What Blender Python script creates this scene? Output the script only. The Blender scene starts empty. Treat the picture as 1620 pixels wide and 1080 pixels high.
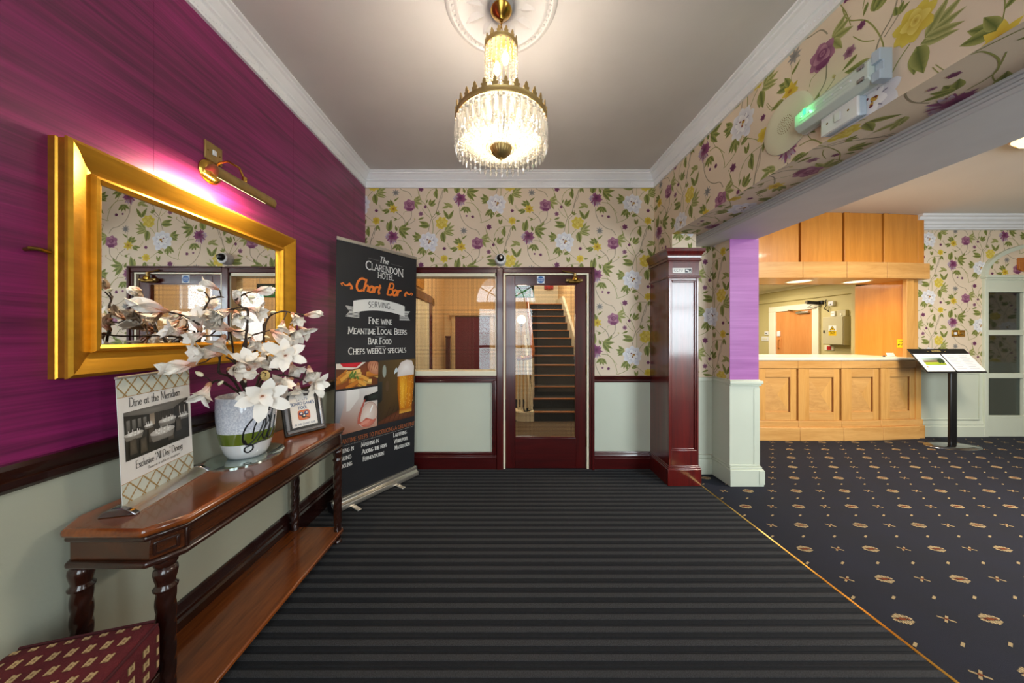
import bpy, bmesh, math, random
import numpy as np
from mathutils import Vector, Matrix, Euler

random.seed(7)
PI = math.pi
scene = bpy.context.scene
COL = scene.collection

def lin(r, g, b):
    def f(c):
        c = c / 255.0
        return c / 12.92 if c <= 0.04045 else ((c + 0.055) / 1.055) ** 2.4
    return (f(r), f(g), f(b))

# ------------------------------------------------------------------ camera
# world frame: x to the right along the far wall, y into the hall, z up; metres
EYE = 1.354
FPX = 485.0
cam_d = bpy.data.cameras.new('camera')
cam = bpy.data.objects.new('camera', cam_d)
COL.objects.link(cam)
cam.location = (0, 0, EYE)
cam.rotation_euler = (PI / 2, 0, 0)
cam_d.sensor_width = 36.0
cam_d.lens = 36.0 * FPX / 1620.0
cam_d.shift_x = 10.0 / 1620.0
cam_d.shift_y = -11.0 / 1620.0
cam_d.clip_start = 0.05
scene.camera = cam

# ------------------------------------------------------------------ look
scene.view_settings.view_transform = 'Standard'
scene.view_settings.look = 'None'
scene.view_settings.gamma = 1.0
scene.view_settings.use_curve_mapping = False
scene.view_settings.exposure = 1.5
scene.cycles.max_bounces = 8
scene.cycles.diffuse_bounces = 4
scene.cycles.glossy_bounces = 4
scene.cycles.transmission_bounces = 4
scene.cycles.transparent_max_bounces = 24
scene.cycles.caustics_reflective = False
scene.cycles.caustics_refractive = False
scene.cycles.sample_clamp_indirect = 6.0

# ------------------------------------------------------------------ daylight outside
world = bpy.data.worlds.new('sky')
scene.world = world
world.use_nodes = True
bg = world.node_tree.nodes['Background']
bg.inputs[0].default_value = (0.80, 0.90, 1.0, 1)
bg.inputs[1].default_value = 1.1

def area(name, loc, rot, sx, sy, power, col, spread=180):
    d = bpy.data.lights.new(name, 'AREA')
    d.shape = 'RECTANGLE'; d.size = sx; d.size_y = sy
    d.energy = power; d.color = col; d.spread = math.radians(spread)
    o = bpy.data.objects.new(name, d); COL.objects.link(o)
    o.location = loc; o.rotation_euler = rot
    return o

def point(name, loc, power, col, r=0.03):
    d = bpy.data.lights.new(name, 'POINT')
    d.energy = power; d.color = col; d.shadow_soft_size = r
    o = bpy.data.objects.new(name, d); COL.objects.link(o)
    o.location = loc
    return o

def spot(name, loc, rot, power, col, size, blend=0.6, r=0.03):
    d = bpy.data.lights.new(name, 'SPOT')
    d.energy = power; d.color = col; d.shadow_soft_size = r
    d.spot_size = math.radians(size); d.spot_blend = blend
    o = bpy.data.objects.new(name, d); COL.objects.link(o)
    o.location = loc; o.rotation_euler = rot
    return o

WARM = (1.0, 0.80, 0.56)
WARM2 = (1.0, 0.90, 0.77)
DAY = (0.86, 0.93, 1.0)
# daylight through the entrance doorway and the street windows behind the camera
area('daylight_entrance', (0.0, -1.32, 1.35), (PI / 2, 0, 0), 1.5, 2.4, 26, DAY)
area('daylight_window', (3.7, -1.32, 1.75), (PI / 2, 0, 0), 2.1, 1.7, 70, DAY)
# lamps of the place (fittings built further down, none for office, hall and landing)
LAMP = dict(chandelier=22.0, chandelier_top=1.0, picture=3.4, crystal=36.0, downlight=8.0, office=30.0, hall=11.0, globe=2.5, landing=12.0)

# ------------------------------------------------------------------ objects
def tag(o, label=None, cat=None, group=None, kind=None):
    if label: o['label'] = label
    if cat: o['category'] = cat
    if group: o['group'] = group
    if kind: o['kind'] = kind
    return o

def thing(name, label, cat, loc=(0, 0, 0), group=None, kind=None, rotz=0.0):
    o = bpy.data.objects.new(name, None)
    COL.objects.link(o)
    o.empty_display_size = 0.1
    o.location = loc
    o.rotation_euler = (0, 0, rotz)
    return tag(o, label, cat, group, kind)

def offset_of(p):
    v = Vector((0, 0, 0))
    while p is not None:
        v += p.location
        p = p.parent
    return v

class MB:
    """collects vertices and faces, then links them as one mesh object"""
    def __init__(self):
        self.v = []; self.f = []; self.c = None
    def add(self, vs, fs):
        n = len(self.v)
        self.v += [tuple(p) for p in vs]
        self.f += [tuple(i + n for i in f) for f in fs]
        return self
    def box(self, x0, x1, y0, y1, z0, z1):
        if x0 > x1: x0, x1 = x1, x0
        if y0 > y1: y0, y1 = y1, y0
        if z0 > z1: z0, z1 = z1, z0
        return self.add([(x0, y0, z0), (x1, y0, z0), (x1, y1, z0), (x0, y1, z0), (x0, y0, z1), (x1, y0, z1), (x1, y1, z1), (x0, y1, z1)],
                        [(0, 3, 2, 1), (4, 5, 6, 7), (0, 1, 5, 4), (1, 2, 6, 5), (2, 3, 7, 6), (3, 0, 4, 7)])
    def obox(self, O, A, B, C):
        """box from corner O along vectors A, B, C (right-handed)"""
        O, A, B, C = map(Vector, (O, A, B, C))
        if A.cross(B).dot(C) < 0:
            A, B = B, A
        return self.add([O, O + A, O + A + B, O + B, O + C, O + A + C, O + A + B + C, O + B + C],
                        [(0, 3, 2, 1), (4, 5, 6, 7), (0, 1, 5, 4), (1, 2, 6, 5), (2, 3, 7, 6), (3, 0, 4, 7)])
    def prism(self, poly, O, S, T, N, d):
        """flat polygon (s,t) in frame O,S,T extruded by d along N"""
        O, S, T, N = map(Vector, (O, S, T, N))
        if S.cross(T).dot(N) * d < 0:
            poly = poly[::-1]
        n = len(poly)
        a = [O + S * p[0] + T * p[1] for p in poly]
        b = [q + N * d for q in a]
        fs = [tuple(range(n))[::-1], tuple(range(n, 2 * n))]
        for i in range(n):
            j = (i + 1) % n
            fs.append((i, j, n + j, n + i))
        return self.add(a + b, fs)
    def lathe(self, prof, c=(0, 0, 0), seg=24, axis=(0, 0, 1), a0=0.0, a1=2 * PI, mod=None):
        c = Vector(c); ax = Vector(axis).normalized()
        q = Vector((0, 0, 1)).rotation_difference(ax)
        full = abs(a1 - a0 - 2 * PI) < 1e-6
        m = seg if full else seg + 1
        vs = []
        for (r, z) in prof:
            for k in range(m):
                a = a0 + (a1 - a0) * k / seg
                rr = r * (mod(a, z) if mod else 1.0)
                vs.append(c + q @ Vector((rr * math.cos(a), rr * math.sin(a), z)))
        fs = []
        for i in range(len(prof) - 1):
            for k in range(seg):
                k2 = (k + 1) % m
                if not full and k + 1 >= m: continue
                fs.append((i * m + k, i * m + k2, (i + 1) * m + k2, (i + 1) * m + k))
        return self.add(vs, fs)
    def cyl(self, a, b, r, r2=None, seg=16):
        a, b = Vector(a), Vector(b)
        r2 = r if r2 is None else r2
        L = (b - a).length
        return self.lathe([(0.0001, 0), (r, 0), (r2, L), (0.0001, L)], a, seg, b - a)
    def tube(self, pts, r, seg=8, closed=False):
        pts = [Vector(p) for p in pts]
        n = len(pts)
        rs = r if isinstance(r, (list, tuple)) else [r] * n
        vs = []; fs = []
        up = Vector((0, 0, 1))
        prev = None
        for i, p in enumerate(pts):
            if closed:
                t = pts[(i + 1) % n] - pts[i - 1]
            else:
                t = pts[min(i + 1, n - 1)] - pts[max(i - 1, 0)]
            t.normalize()
            if prev is None:
                x = t.orthogonal().normalized()
            else:
                x = (prev - t * prev.dot(t))
                x = x.normalized() if x.length > 1e-6 else t.orthogonal().normalized()
            prev = x
            y = t.cross(x)
            for k in range(seg):
                a = 2 * PI * k / seg
                vs.append(p + (x * math.cos(a) + y * math.sin(a)) * rs[i])
        m = n if closed else n - 1
        for i in range(m):
            j = (i + 1) % n
            for k in range(seg):
                k2 = (k + 1) % seg
                fs.append((i * seg + k, i * seg + k2, j * seg + k2, j * seg + k))
        if not closed:
            fs.append(tuple(range(seg))[::-1])
            fs.append(tuple((n - 1) * seg + k for k in range(seg)))
        return self.add(vs, fs)
    def sphere(self, c, r, seg=12, rings=8, sc=(1, 1, 1)):
        c = Vector(c)
        vs = []; fs = []
        for i in range(rings + 1):
            th = PI * i / rings
            for k in range(seg):
                a = 2 * PI * k / seg
                vs.append(c + Vector((r * sc[0] * math.sin(th) * math.cos(a), r * sc[1] * math.sin(th) * math.sin(a), r * sc[2] * math.cos(th))))
        for i in range(rings):
            for k in range(seg):
                k2 = (k + 1) % seg
                fs.append((i * seg + k, (i + 1) * seg + k, (i + 1) * seg + k2, i * seg + k2))
        return self.add(vs, fs)
    def mesh(self, name, mat, smooth=False, angle=40):
        me = bpy.data.meshes.new(name)
        me.from_pydata(self.v, [], self.f)
        me.validate()
        bm = bmesh.new(); bm.from_mesh(me)
        bmesh.ops.remove_doubles(bm, verts=bm.verts, dist=1e-5)
        bm.to_mesh(me); bm.free()
        if mat is not None: me.materials.append(mat)
        if smooth:
            me.shade_smooth()
            me.set_sharp_from_angle(angle=math.radians(angle))
        me.update()
        return me
    def build(self, name, mat, parent=None, smooth=False, angle=40, bevel=0.0, local=False, kind=None, label=None, seg=2):
        if not local:
            off = offset_of(parent) if parent else Vector((0, 0, 0))
            if off.length > 0:
                self.v = [(p[0] - off.x, p[1] - off.y, p[2] - off.z) for p in self.v]
        me = self.mesh(name, mat, smooth or bevel > 0, angle)
        o = bpy.data.objects.new(name, me)
        COL.objects.link(o)
        if parent: o.parent = parent
        if bevel > 0:
            md = o.modifiers.new('bevel', 'BEVEL')
            md.width = bevel; md.segments = seg; md.limit_method = 'ANGLE'; md.angle_limit = math.radians(40)
        if kind: o['kind'] = kind
        if label: o['label'] = label
        return o

def inst(name, me, parent, loc, rot=(0, 0, 0), scale=(1, 1, 1)):
    """one more object that shares mesh data; loc in world coordinates"""
    o = bpy.data.objects.new(name, me)
    COL.objects.link(o)
    o.parent = parent
    off = offset_of(parent) if parent else Vector((0, 0, 0))
    o.location = Vector(loc) - off
    if isinstance(rot, Matrix):
        o.rotation_euler = rot.to_euler()
    else:
        o.rotation_euler = rot
    o.scale = scale
    return o

def root_mesh(o, label, cat, group=None):
    return tag(o, label, cat, group)

# ------------------------------------------------------------------ materials
def new_mat(name):
    m = bpy.data.materials.new(name)
    m.use_nodes = True
    nt = m.node_tree
    return m, nt, nt.nodes['Principled BSDF']

def mat(name, rgb, rough=0.6, metal=0.0, coat=0.0, var=0.06, vscale=6.0, bump=0.0, bscale=80.0, spec=0.5, emit=0.0, stretch=(1, 1, 1)):
    """plain material with a little procedural variation"""
    m, nt, b = new_mat(name)
    L = nt.links
    c = lin(*rgb)
    tc = nt.nodes.new('ShaderNodeTexCoord')
    mp = nt.nodes.new('ShaderNodeMapping'); mp.inputs['Scale'].default_value = stretch
    L.new(tc.outputs['Object'], mp.inputs[0])
    n = nt.nodes.new('ShaderNodeTexNoise'); n.inputs['Scale'].default_value = vscale; n.inputs['Detail'].default_value = 4
    L.new(mp.outputs[0], n.inputs['Vector'])
    r = nt.nodes.new('ShaderNodeValToRGB')
    r.color_ramp.elements[0].position = 0.3; r.color_ramp.elements[1].position = 0.7
    r.color_ramp.elements[0].color = (*[x * (1 - var) for x in c], 1)
    r.color_ramp.elements[1].color = (*[min(1, x * (1 + var)) for x in c], 1)
    L.new(n.outputs['Fac'], r.inputs[0])
    L.new(r.outputs[0], b.inputs['Base Color'])
    b.inputs['Roughness'].default_value = rough
    b.inputs['Metallic'].default_value = metal
    b.inputs['Coat Weight'].default_value = coat
    b.inputs['Coat Roughness'].default_value = 0.08
    b.inputs['Specular IOR Level'].default_value = spec
    if emit > 0:
        b.inputs['Emission Color'].default_value = (*c, 1)
        b.inputs['Emission Strength'].default_value = emit
    if bump > 0:
        n2 = nt.nodes.new('ShaderNodeTexNoise'); n2.inputs['Scale'].default_value = bscale; n2.inputs['Detail'].default_value = 3
        L.new(mp.outputs[0], n2.inputs['Vector'])
        bp = nt.nodes.new('ShaderNodeBump'); bp.inputs['Strength'].default_value = bump; bp.inputs['Distance'].default_value = 0.01
        L.new(n2.outputs['Fac'], bp.inputs['Height'])
        L.new(bp.outputs[0], b.inputs['Normal'])
    return m

def wood(name, c1, c2, axis='z', rough=0.35, coat=0.0, scale=14.0, streak=12.0, bump=0.05, coat_rough=0.08, contrast=0.25):
    m, nt, b = new_mat(name)
    L = nt.links
    tc = nt.nodes.new('ShaderNodeTexCoord')
    mp = nt.nodes.new('ShaderNodeMapping')
    s = {'x': (1 / streak, 1, 1), 'y': (1, 1 / streak, 1), 'z': (1, 1, 1 / streak)}[axis]
    mp.inputs['Scale'].default_value = s
    L.new(tc.outputs['Object'], mp.inputs[0])
    n = nt.nodes.new('ShaderNodeTexNoise'); n.inputs['Scale'].default_value = scale; n.inputs['Detail'].default_value = 8; n.inputs['Roughness'].default_value = 0.65; n.inputs['Distortion'].default_value = 0.6
    L.new(mp.outputs[0], n.inputs['Vector'])
    n2 = nt.nodes.new('ShaderNodeTexNoise'); n2.inputs['Scale'].default_value = scale * 9; n2.inputs['Detail'].default_value = 4
    L.new(mp.outputs[0], n2.inputs['Vector'])
    mx = nt.nodes.new('ShaderNodeMath'); mx.operation = 'MULTIPLY_ADD'; mx.inputs[1].default_value = 0.3; 
    L.new(n2.outputs['Fac'], mx.inputs[0]); L.new(n.outputs['Fac'], mx.inputs[2])
    r = nt.nodes.new('ShaderNodeValToRGB')
    r.color_ramp.elements[0].position = 0.65 - contrast; r.color_ramp.elements[1].position = 0.65 + contrast
    r.color_ramp.elements[0].color = (*lin(*c1), 1)
    r.color_ramp.elements[1].color = (*lin(*c2), 1)
    L.new(mx.outputs[0], r.inputs[0])
    L.new(r.outputs[0], b.inputs['Base Color'])
    b.inputs['Roughness'].default_value = rough
    b.inputs['Coat Weight'].default_value = coat
    b.inputs['Coat Roughness'].default_value = coat_rough
    if bump > 0:
        bp = nt.nodes.new('ShaderNodeBump'); bp.inputs['Strength'].default_value = bump; bp.inputs['Distance'].default_value = 0.005
        L.new(n2.outputs['Fac'], bp.inputs['Height']); L.new(bp.outputs[0], b.inputs['Normal'])
        if coat > 0: L.new(bp.outputs[0], b.inputs['Coat Normal'])
    return m

def silk(name, c1, c2, along='y', rough=0.42, fine=150):
    """grass-cloth wallpaper: long horizontal threads"""
    m, nt, b = new_mat(name)
    L = nt.links
    tc = nt.nodes.new('ShaderNodeTexCoord')
    outs = []
    for (sc, st) in ((fine, 60.0), (fine * 0.22, 18.0), (3.0, 3.0)):
        mp = nt.nodes.new('ShaderNodeMapping')
        mp.inputs['Scale'].default_value = (1 / st, 1, 1) if along == 'x' else (1, 1 / st, 1)
        L.new(tc.outputs['Object'], mp.inputs[0])
        n = nt.nodes.new('ShaderNodeTexNoise'); n.inputs['Scale'].default_value = sc; n.inputs['Detail'].default_value = 3
        L.new(mp.outputs[0], n.inputs['Vector'])
        outs.append(n.outputs['Fac'])
    a = nt.nodes.new('ShaderNodeMath'); a.operation = 'MULTIPLY_ADD'; a.inputs[1].default_value = 0.5
    L.new(outs[0], a.inputs[0])
    a2 = nt.nodes.new('ShaderNodeMath'); a2.operation = 'MULTIPLY_ADD'; a2.inputs[1].default_value = 0.8
    L.new(outs[1], a2.inputs[0]); 
    a3 = nt.nodes.new('ShaderNodeMath'); a3.operation = 'MULTIPLY'; a3.inputs[1].default_value = 0.25
    L.new(outs[2], a3.inputs[0]); L.new(a3.outputs[0], a2.inputs[2]); L.new(a2.outputs[0], a.inputs[2])
    r = nt.nodes.new('ShaderNodeValToRGB')
    r.color_ramp.elements[0].position = 0.55; r.color_ramp.elements[1].position = 1.0
    r.color_ramp.elements[0].color = (*lin(*c1), 1); r.color_ramp.elements[1].color = (*lin(*c2), 1)
    L.new(a.outputs[0], r.inputs[0]); L.new(r.outputs[0], b.inputs['Base Color'])
    b.inputs['Roughness'].default_value = rough
    b.inputs['Sheen Weight'].default_value = 0.15
    bp = nt.nodes.new('ShaderNodeBump'); bp.inputs['Strength'].default_value = 0.25; bp.inputs['Distance'].default_value = 0.002
    L.new(outs[0], bp.inputs['Height']); L.new(bp.outputs[0], b.inputs['Normal'])
    return m

def print_mat(name, rough=0.6, coat=0.0, spec=0.4):
    m, nt, b = new_mat(name)
    a = nt.nodes.new('ShaderNodeAttribute'); a.attribute_name = 'Col'
    n = nt.nodes.new('ShaderNodeTexNoise'); n.inputs['Scale'].default_value = 900
    mix = nt.nodes.new('ShaderNodeMixRGB'); mix.blend_type = 'MULTIPLY'; mix.inputs[0].default_value = 0.12
    nt.links.new(a.outputs['Color'], mix.inputs[1]); nt.links.new(n.outputs['Fac'], mix.inputs[2])
    nt.links.new(mix.outputs[0], b.inputs['Base Color'])
    b.inputs['Roughness'].default_value = rough; b.inputs['Coat Weight'].default_value = coat
    b.inputs['Specular IOR Level'].default_value = spec
    return m

def glass_mat(name, tint=(1, 1, 1), boost=1.0, rough=0.0):
    m = bpy.data.materials.new(name); m.use_nodes = True
    nt = m.node_tree; nt.nodes.clear()
    o = nt.nodes.new('ShaderNodeOutputMaterial')
    t = nt.nodes.new('ShaderNodeBsdfTransparent'); t.inputs[0].default_value = (*tint, 1)
    g = nt.nodes.new('ShaderNodeBsdfGlossy'); g.inputs['Roughness'].default_value = rough
    fr = nt.nodes.new('ShaderNodeFresnel'); ge = nt.nodes.new('ShaderNodeNewGeometry'); io = nt.nodes.new('ShaderNodeMapRange')
    io.inputs['To Min'].default_value = 1.5; io.inputs['To Max'].default_value = 1 / 1.5   # the node inverts it on the back face
    nt.links.new(ge.outputs['Backfacing'], io.inputs['Value']); nt.links.new(io.outputs[0], fr.inputs[0])
    mu = nt.nodes.new('ShaderNodeMath'); mu.operation = 'MULTIPLY'; mu.inputs[1].default_value = boost; mu.use_clamp = True
    mx = nt.nodes.new('ShaderNodeMixShader')
    nt.links.new(fr.outputs[0], mu.inputs[0]); nt.links.new(mu.outputs[0], mx.inputs[0])
    nt.links.new(t.outputs[0], mx.inputs[1]); nt.links.new(g.outputs[0], mx.inputs[2])
    nt.links.new(mx.outputs[0], o.inputs[0])
    return m

def crystal_mat(name, tr=0.40, gl=0.26, tint=(1, 0.97, 0.9), alb=0.66):
    """cut glass: lets light through, scatters it and glints"""
    m = bpy.data.materials.new(name); m.use_nodes = True
    nt = m.node_tree; nt.nodes.clear()
    o = nt.nodes.new('ShaderNodeOutputMaterial')
    t = nt.nodes.new('ShaderNodeBsdfTransparent'); t.inputs[0].default_value = (*tint, 1)
    g = nt.nodes.new('ShaderNodeBsdfGlossy'); g.inputs['Roughness'].default_value = 0.08
    tl = nt.nodes.new('ShaderNodeBsdfTranslucent'); tl.inputs[0].default_value = (*[alb * x for x in tint], 1)
    df = nt.nodes.new('ShaderNodeBsdfDiffuse'); df.inputs[0].default_value = (*[alb * x for x in tint], 1)
    m1 = nt.nodes.new('ShaderNodeMixShader'); m1.inputs[0].default_value = 0.35
    nt.links.new(tl.outputs[0], m1.inputs[1]); nt.links.new(df.outputs[0], m1.inputs[2])
    m2 = nt.nodes.new('ShaderNodeMixShader'); m2.inputs[0].default_value = gl
    nt.links.new(m1.outputs[0], m2.inputs[1]); nt.links.new(g.outputs[0], m2.inputs[2])
    m3 = nt.nodes.new('ShaderNodeMixShader'); m3.inputs[0].default_value = 1 - tr
    nt.links.new(t.outputs[0], m3.inputs[1]); nt.links.new(m2.outputs[0], m3.inputs[2])
    nt.links.new(m3.outputs[0], o.inputs[0])
    return m

def emit_mat(name, rgb, strength):
    m = bpy.data.materials.new(name); m.use_nodes = True
    nt = m.node_tree; nt.nodes.clear()
    o = nt.nodes.new('ShaderNodeOutputMaterial')
    e = nt.nodes.new('ShaderNodeEmission'); e.inputs[0].default_value = (*lin(*rgb), 1); e.inputs[1].default_value = strength
    nt.links.new(e.outputs[0], o.inputs[0])
    return m

M = {}
M['paper'] = mat('floral_paper_ground', (226, 206, 181), 0.62, var=0.03, vscale=3, bump=0.08, bscale=400)
M['print'] = print_mat('ink_print')
M['poster'] = print_mat('poster_print', 0.35)
M['magenta'] = silk('magenta_grasscloth', (88, 8, 58), (150, 26, 100), 'y')
M['lilac'] = silk('lilac_grasscloth', (150, 78, 150), (176, 104, 174), 'x', fine=120)
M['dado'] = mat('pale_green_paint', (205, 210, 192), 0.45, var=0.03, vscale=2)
M['dado_shaded'] = mat('pale_green_shaded', (178, 180, 160), 0.55, var=0.04, vscale=2, bump=0.05)  # dado paint darkened: dimmer light on the left wall put into the colour
M['white'] = mat('white_gloss_paint', (236, 236, 238), 0.5, var=0.02)
M['ceiling'] = mat('ceiling_paint', (204, 198, 194), 0.85, var=0.06, vscale=1.6, bump=0.05, bscale=40)
M['ceiling2'] = mat('reception_ceiling_paint', (226, 222, 216), 0.85, var=0.03, vscale=1.2)
M['beam'] = mat('beam_grey_paint', (206, 204, 204), 0.6, var=0.03)
M['mahog'] = wood('mahogany_gloss', (44, 7, 8), (92, 16, 14), 'z', 0.28, 0.5, 16, 18, 0.04)
M['mahog_x'] = wood('mahogany_gloss_rail', (44, 7, 8), (84, 14, 13), 'x', 0.28, 0.5, 16, 18, 0.04)
M['mahog_col'] = wood('mahogany_column', (62, 9, 8), (116, 22, 16), 'z', 0.3, 1.0, 22, 24, 0.10, 0.10)
M['rail_dark'] = wood('dark_rail', (22, 8, 7), (48, 17, 13), 'y', 0.25, 0.6, 14, 18, 0.02)
M['table'] = wood('console_walnut', (78, 34, 10), (156, 80, 28), 'y', 0.24, 0.7, 9, 9, 0.03, 0.1)
M['apron'] = wood('console_apron', (30, 14, 7), (88, 42, 15), 'y', 0.26, 0.6, 9, 9, 0.03, 0.1)
M['table_d'] = wood('console_dark', (26, 10, 6), (64, 28, 14), 'y', 0.28, 0.6, 12, 12, 0.02)
M['leg'] = wood('turned_leg_wood', (26, 10, 7), (58, 26, 15), 'z', 0.25, 0.6, 20, 10, 0.02)
M['oak'] = wood('oak_veneer_upright', (196, 138, 66), (226, 172, 98), 'z', 0.42, 0.15, 12, 14, 0.03)
M['oak_x'] = wood('oak_veneer_lengthways', (192, 136, 68), (224, 172, 104), 'x', 0.42, 0.15, 12, 12, 0.03)
M['oak_b'] = wood('oak_veneer_burr', (190, 136, 74), (220, 168, 100), 'x', 0.42, 0.15, 26, 3, 0.03)
M['oak_can'] = wood('oak_canopy_panel', (190, 116, 34), (222, 150, 62), 'z', 0.4, 0.2, 12, 16, 0.03)
M['oak_edge'] = mat('oak_shadow_gap', (120, 70, 26), 0.5)
M['oak_hot'] = wood('oak_cheek', (206, 128, 40), (226, 152, 62), 'z', 0.4, 0.2, 10, 18, 0.02)
M['door_wood'] = wood('office_door_veneer', (196, 122, 58), (218, 150, 84), 'z', 0.4, 0.2, 9, 12, 0.02)
M['stone'] = mat('cream_counter_slab', (240, 230, 206), 0.25, var=0.03, vscale=20)
M['gold'] = mat('gilt_frame', (214, 158, 50), 0.34, 0.85, var=0.1, vscale=30, bump=0.05, bscale=120, stretch=(1, 0.1, 1))
M['gold_pale'] = mat('gilt_frame_side', (196, 170, 112), 0.38, 0.7, var=0.08)
M['brass'] = mat('polished_brass', (204, 160, 72), 0.2, 1.0, var=0.05)
M['brass_ant'] = mat('antique_brass', (182, 154, 98), 0.42, 0.85, var=0.12, vscale=30)
M['bronze'] = mat('dark_brass', (136, 104, 50), 0.35, 0.9)
M['chrome'] = mat('brushed_aluminium', (205, 200, 190), 0.3, 0.9, var=0.04)
M['chrome_d'] = mat('polished_chrome', (160, 160, 165), 0.12, 1.0, var=0.03)
M['black'] = mat('black_plastic', (16, 16, 18), 0.35)
M['black_m'] = mat('black_metal', (20, 20, 22), 0.4, 0.3)
M['mirror'] = mat('mirror_silver', (238, 240, 240), 0.0, 1.0, var=0.0)
M['glass'] = glass_mat('window_glass', (0.97, 0.99, 0.98), 1.0)
M['glass_dark'] = glass_mat('screen_glass', (0.55, 0.6, 0.6), 1.5)
M['plate_glass'] = mat('mirror_plate_glass', (176, 190, 184), 0.03, 0.85, var=0.01)
M['crystal'] = crystal_mat('cut_crystal')
M['crystal2'] = crystal_mat('crystal_pendant', 0.40, 0.30, (1, 0.98, 0.95))
M['bulb'] = emit_mat('lamp_filament_glow', (255, 226, 170), 12.0)
M['bulb_s'] = emit_mat('globe_glow', (255, 236, 190), 1.1)
M['tubebulb'] = emit_mat('picture_lamp_glow', (255, 214, 150), 8.0)
M['led_green'] = emit_mat('green_led', (40, 255, 90), 2.2)
M['downlight'] = emit_mat('downlight_glow', (255, 224, 176), 1.0)
M['mat_base'] = mat('entrance_mat_dark', (21, 23, 28), 0.95, var=0.25, vscale=90, bump=0.5, bscale=500)
M['mat_pile'] = mat('entrance_mat_grey_pile', (60, 60, 62), 0.95, var=0.55, vscale=260, bump=0.9, bscale=420)
M['carpet'] = mat('navy_carpet', (10, 14, 32), 0.95, var=0.22, vscale=3.5, bump=0.4, bscale=600)
M['carpet_print'] = print_mat('carpet_motif', 0.95, spec=0.1)
M['hall_wall'] = mat('hall_peach_paint', (232, 198, 146), 0.6, var=0.04, vscale=1.5)
M['cream'] = mat('cream_gloss', (236, 228, 200), 0.4, var=0.02)
M['olive'] = mat('office_olive_paint', (196, 182, 124), 0.65, var=0.03, vscale=2)
M['cab'] = mat('cabinet_putty', (190, 180, 140), 0.5, var=0.02)
M['maroon'] = mat('maroon_paint', (112, 24, 34), 0.4, var=0.06)
M['stair_carpet'] = mat('stair_carpet', (42, 44, 46), 0.95, var=0.3, vscale=60, bump=0.4, bscale=300)
M['nosing'] = wood('stair_nosing', (150, 92, 40), (190, 126, 62), 'x', 0.35, 0.2)
M['handrail'] = wood('handrail_wood', (128, 64, 22), (176, 98, 40), 'y', 0.3, 0.4)
M['ivory'] = mat('ivory_plastic', (222, 216, 186), 0.45, var=0.02)
M['plastic'] = mat('white_plastic', (228, 228, 226), 0.4, var=0.02)
M['plastic_b'] = mat('pale_blue_plastic', (186, 200, 212), 0.45, var=0.02)
M['diffuser'] = mat('clear_diffuser', (206, 216, 206), 0.2, var=0.03, coat=0.4)
M['petal'] = None
M['branch'] = mat('magnolia_twig', (58, 44, 34), 0.8, var=0.3, vscale=120, bump=0.5, bscale=200)
M['bud'] = mat('magnolia_bud', (232, 224, 190), 0.6, var=0.06)
M['calyx'] = mat('magnolia_calyx', (176, 124, 92), 0.7, var=0.2, vscale=80)
M['soil'] = mat('dried_moss', (132, 104, 60), 0.9, var=0.4, vscale=90, bump=0.8, bscale=120)
M['red'] = mat('red_plastic', (176, 26, 24), 0.4)
M['paper_white'] = mat('white_card', (238, 236, 232), 0.6, var=0.01)
M['banner'] = mat('banner_black_vinyl', (34, 35, 39), 0.38, var=0.06)
M['wire'] = mat('glass_wire', (44, 38, 28), 0.5, 0.3)
M['seat_wood'] = M['leg']
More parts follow.
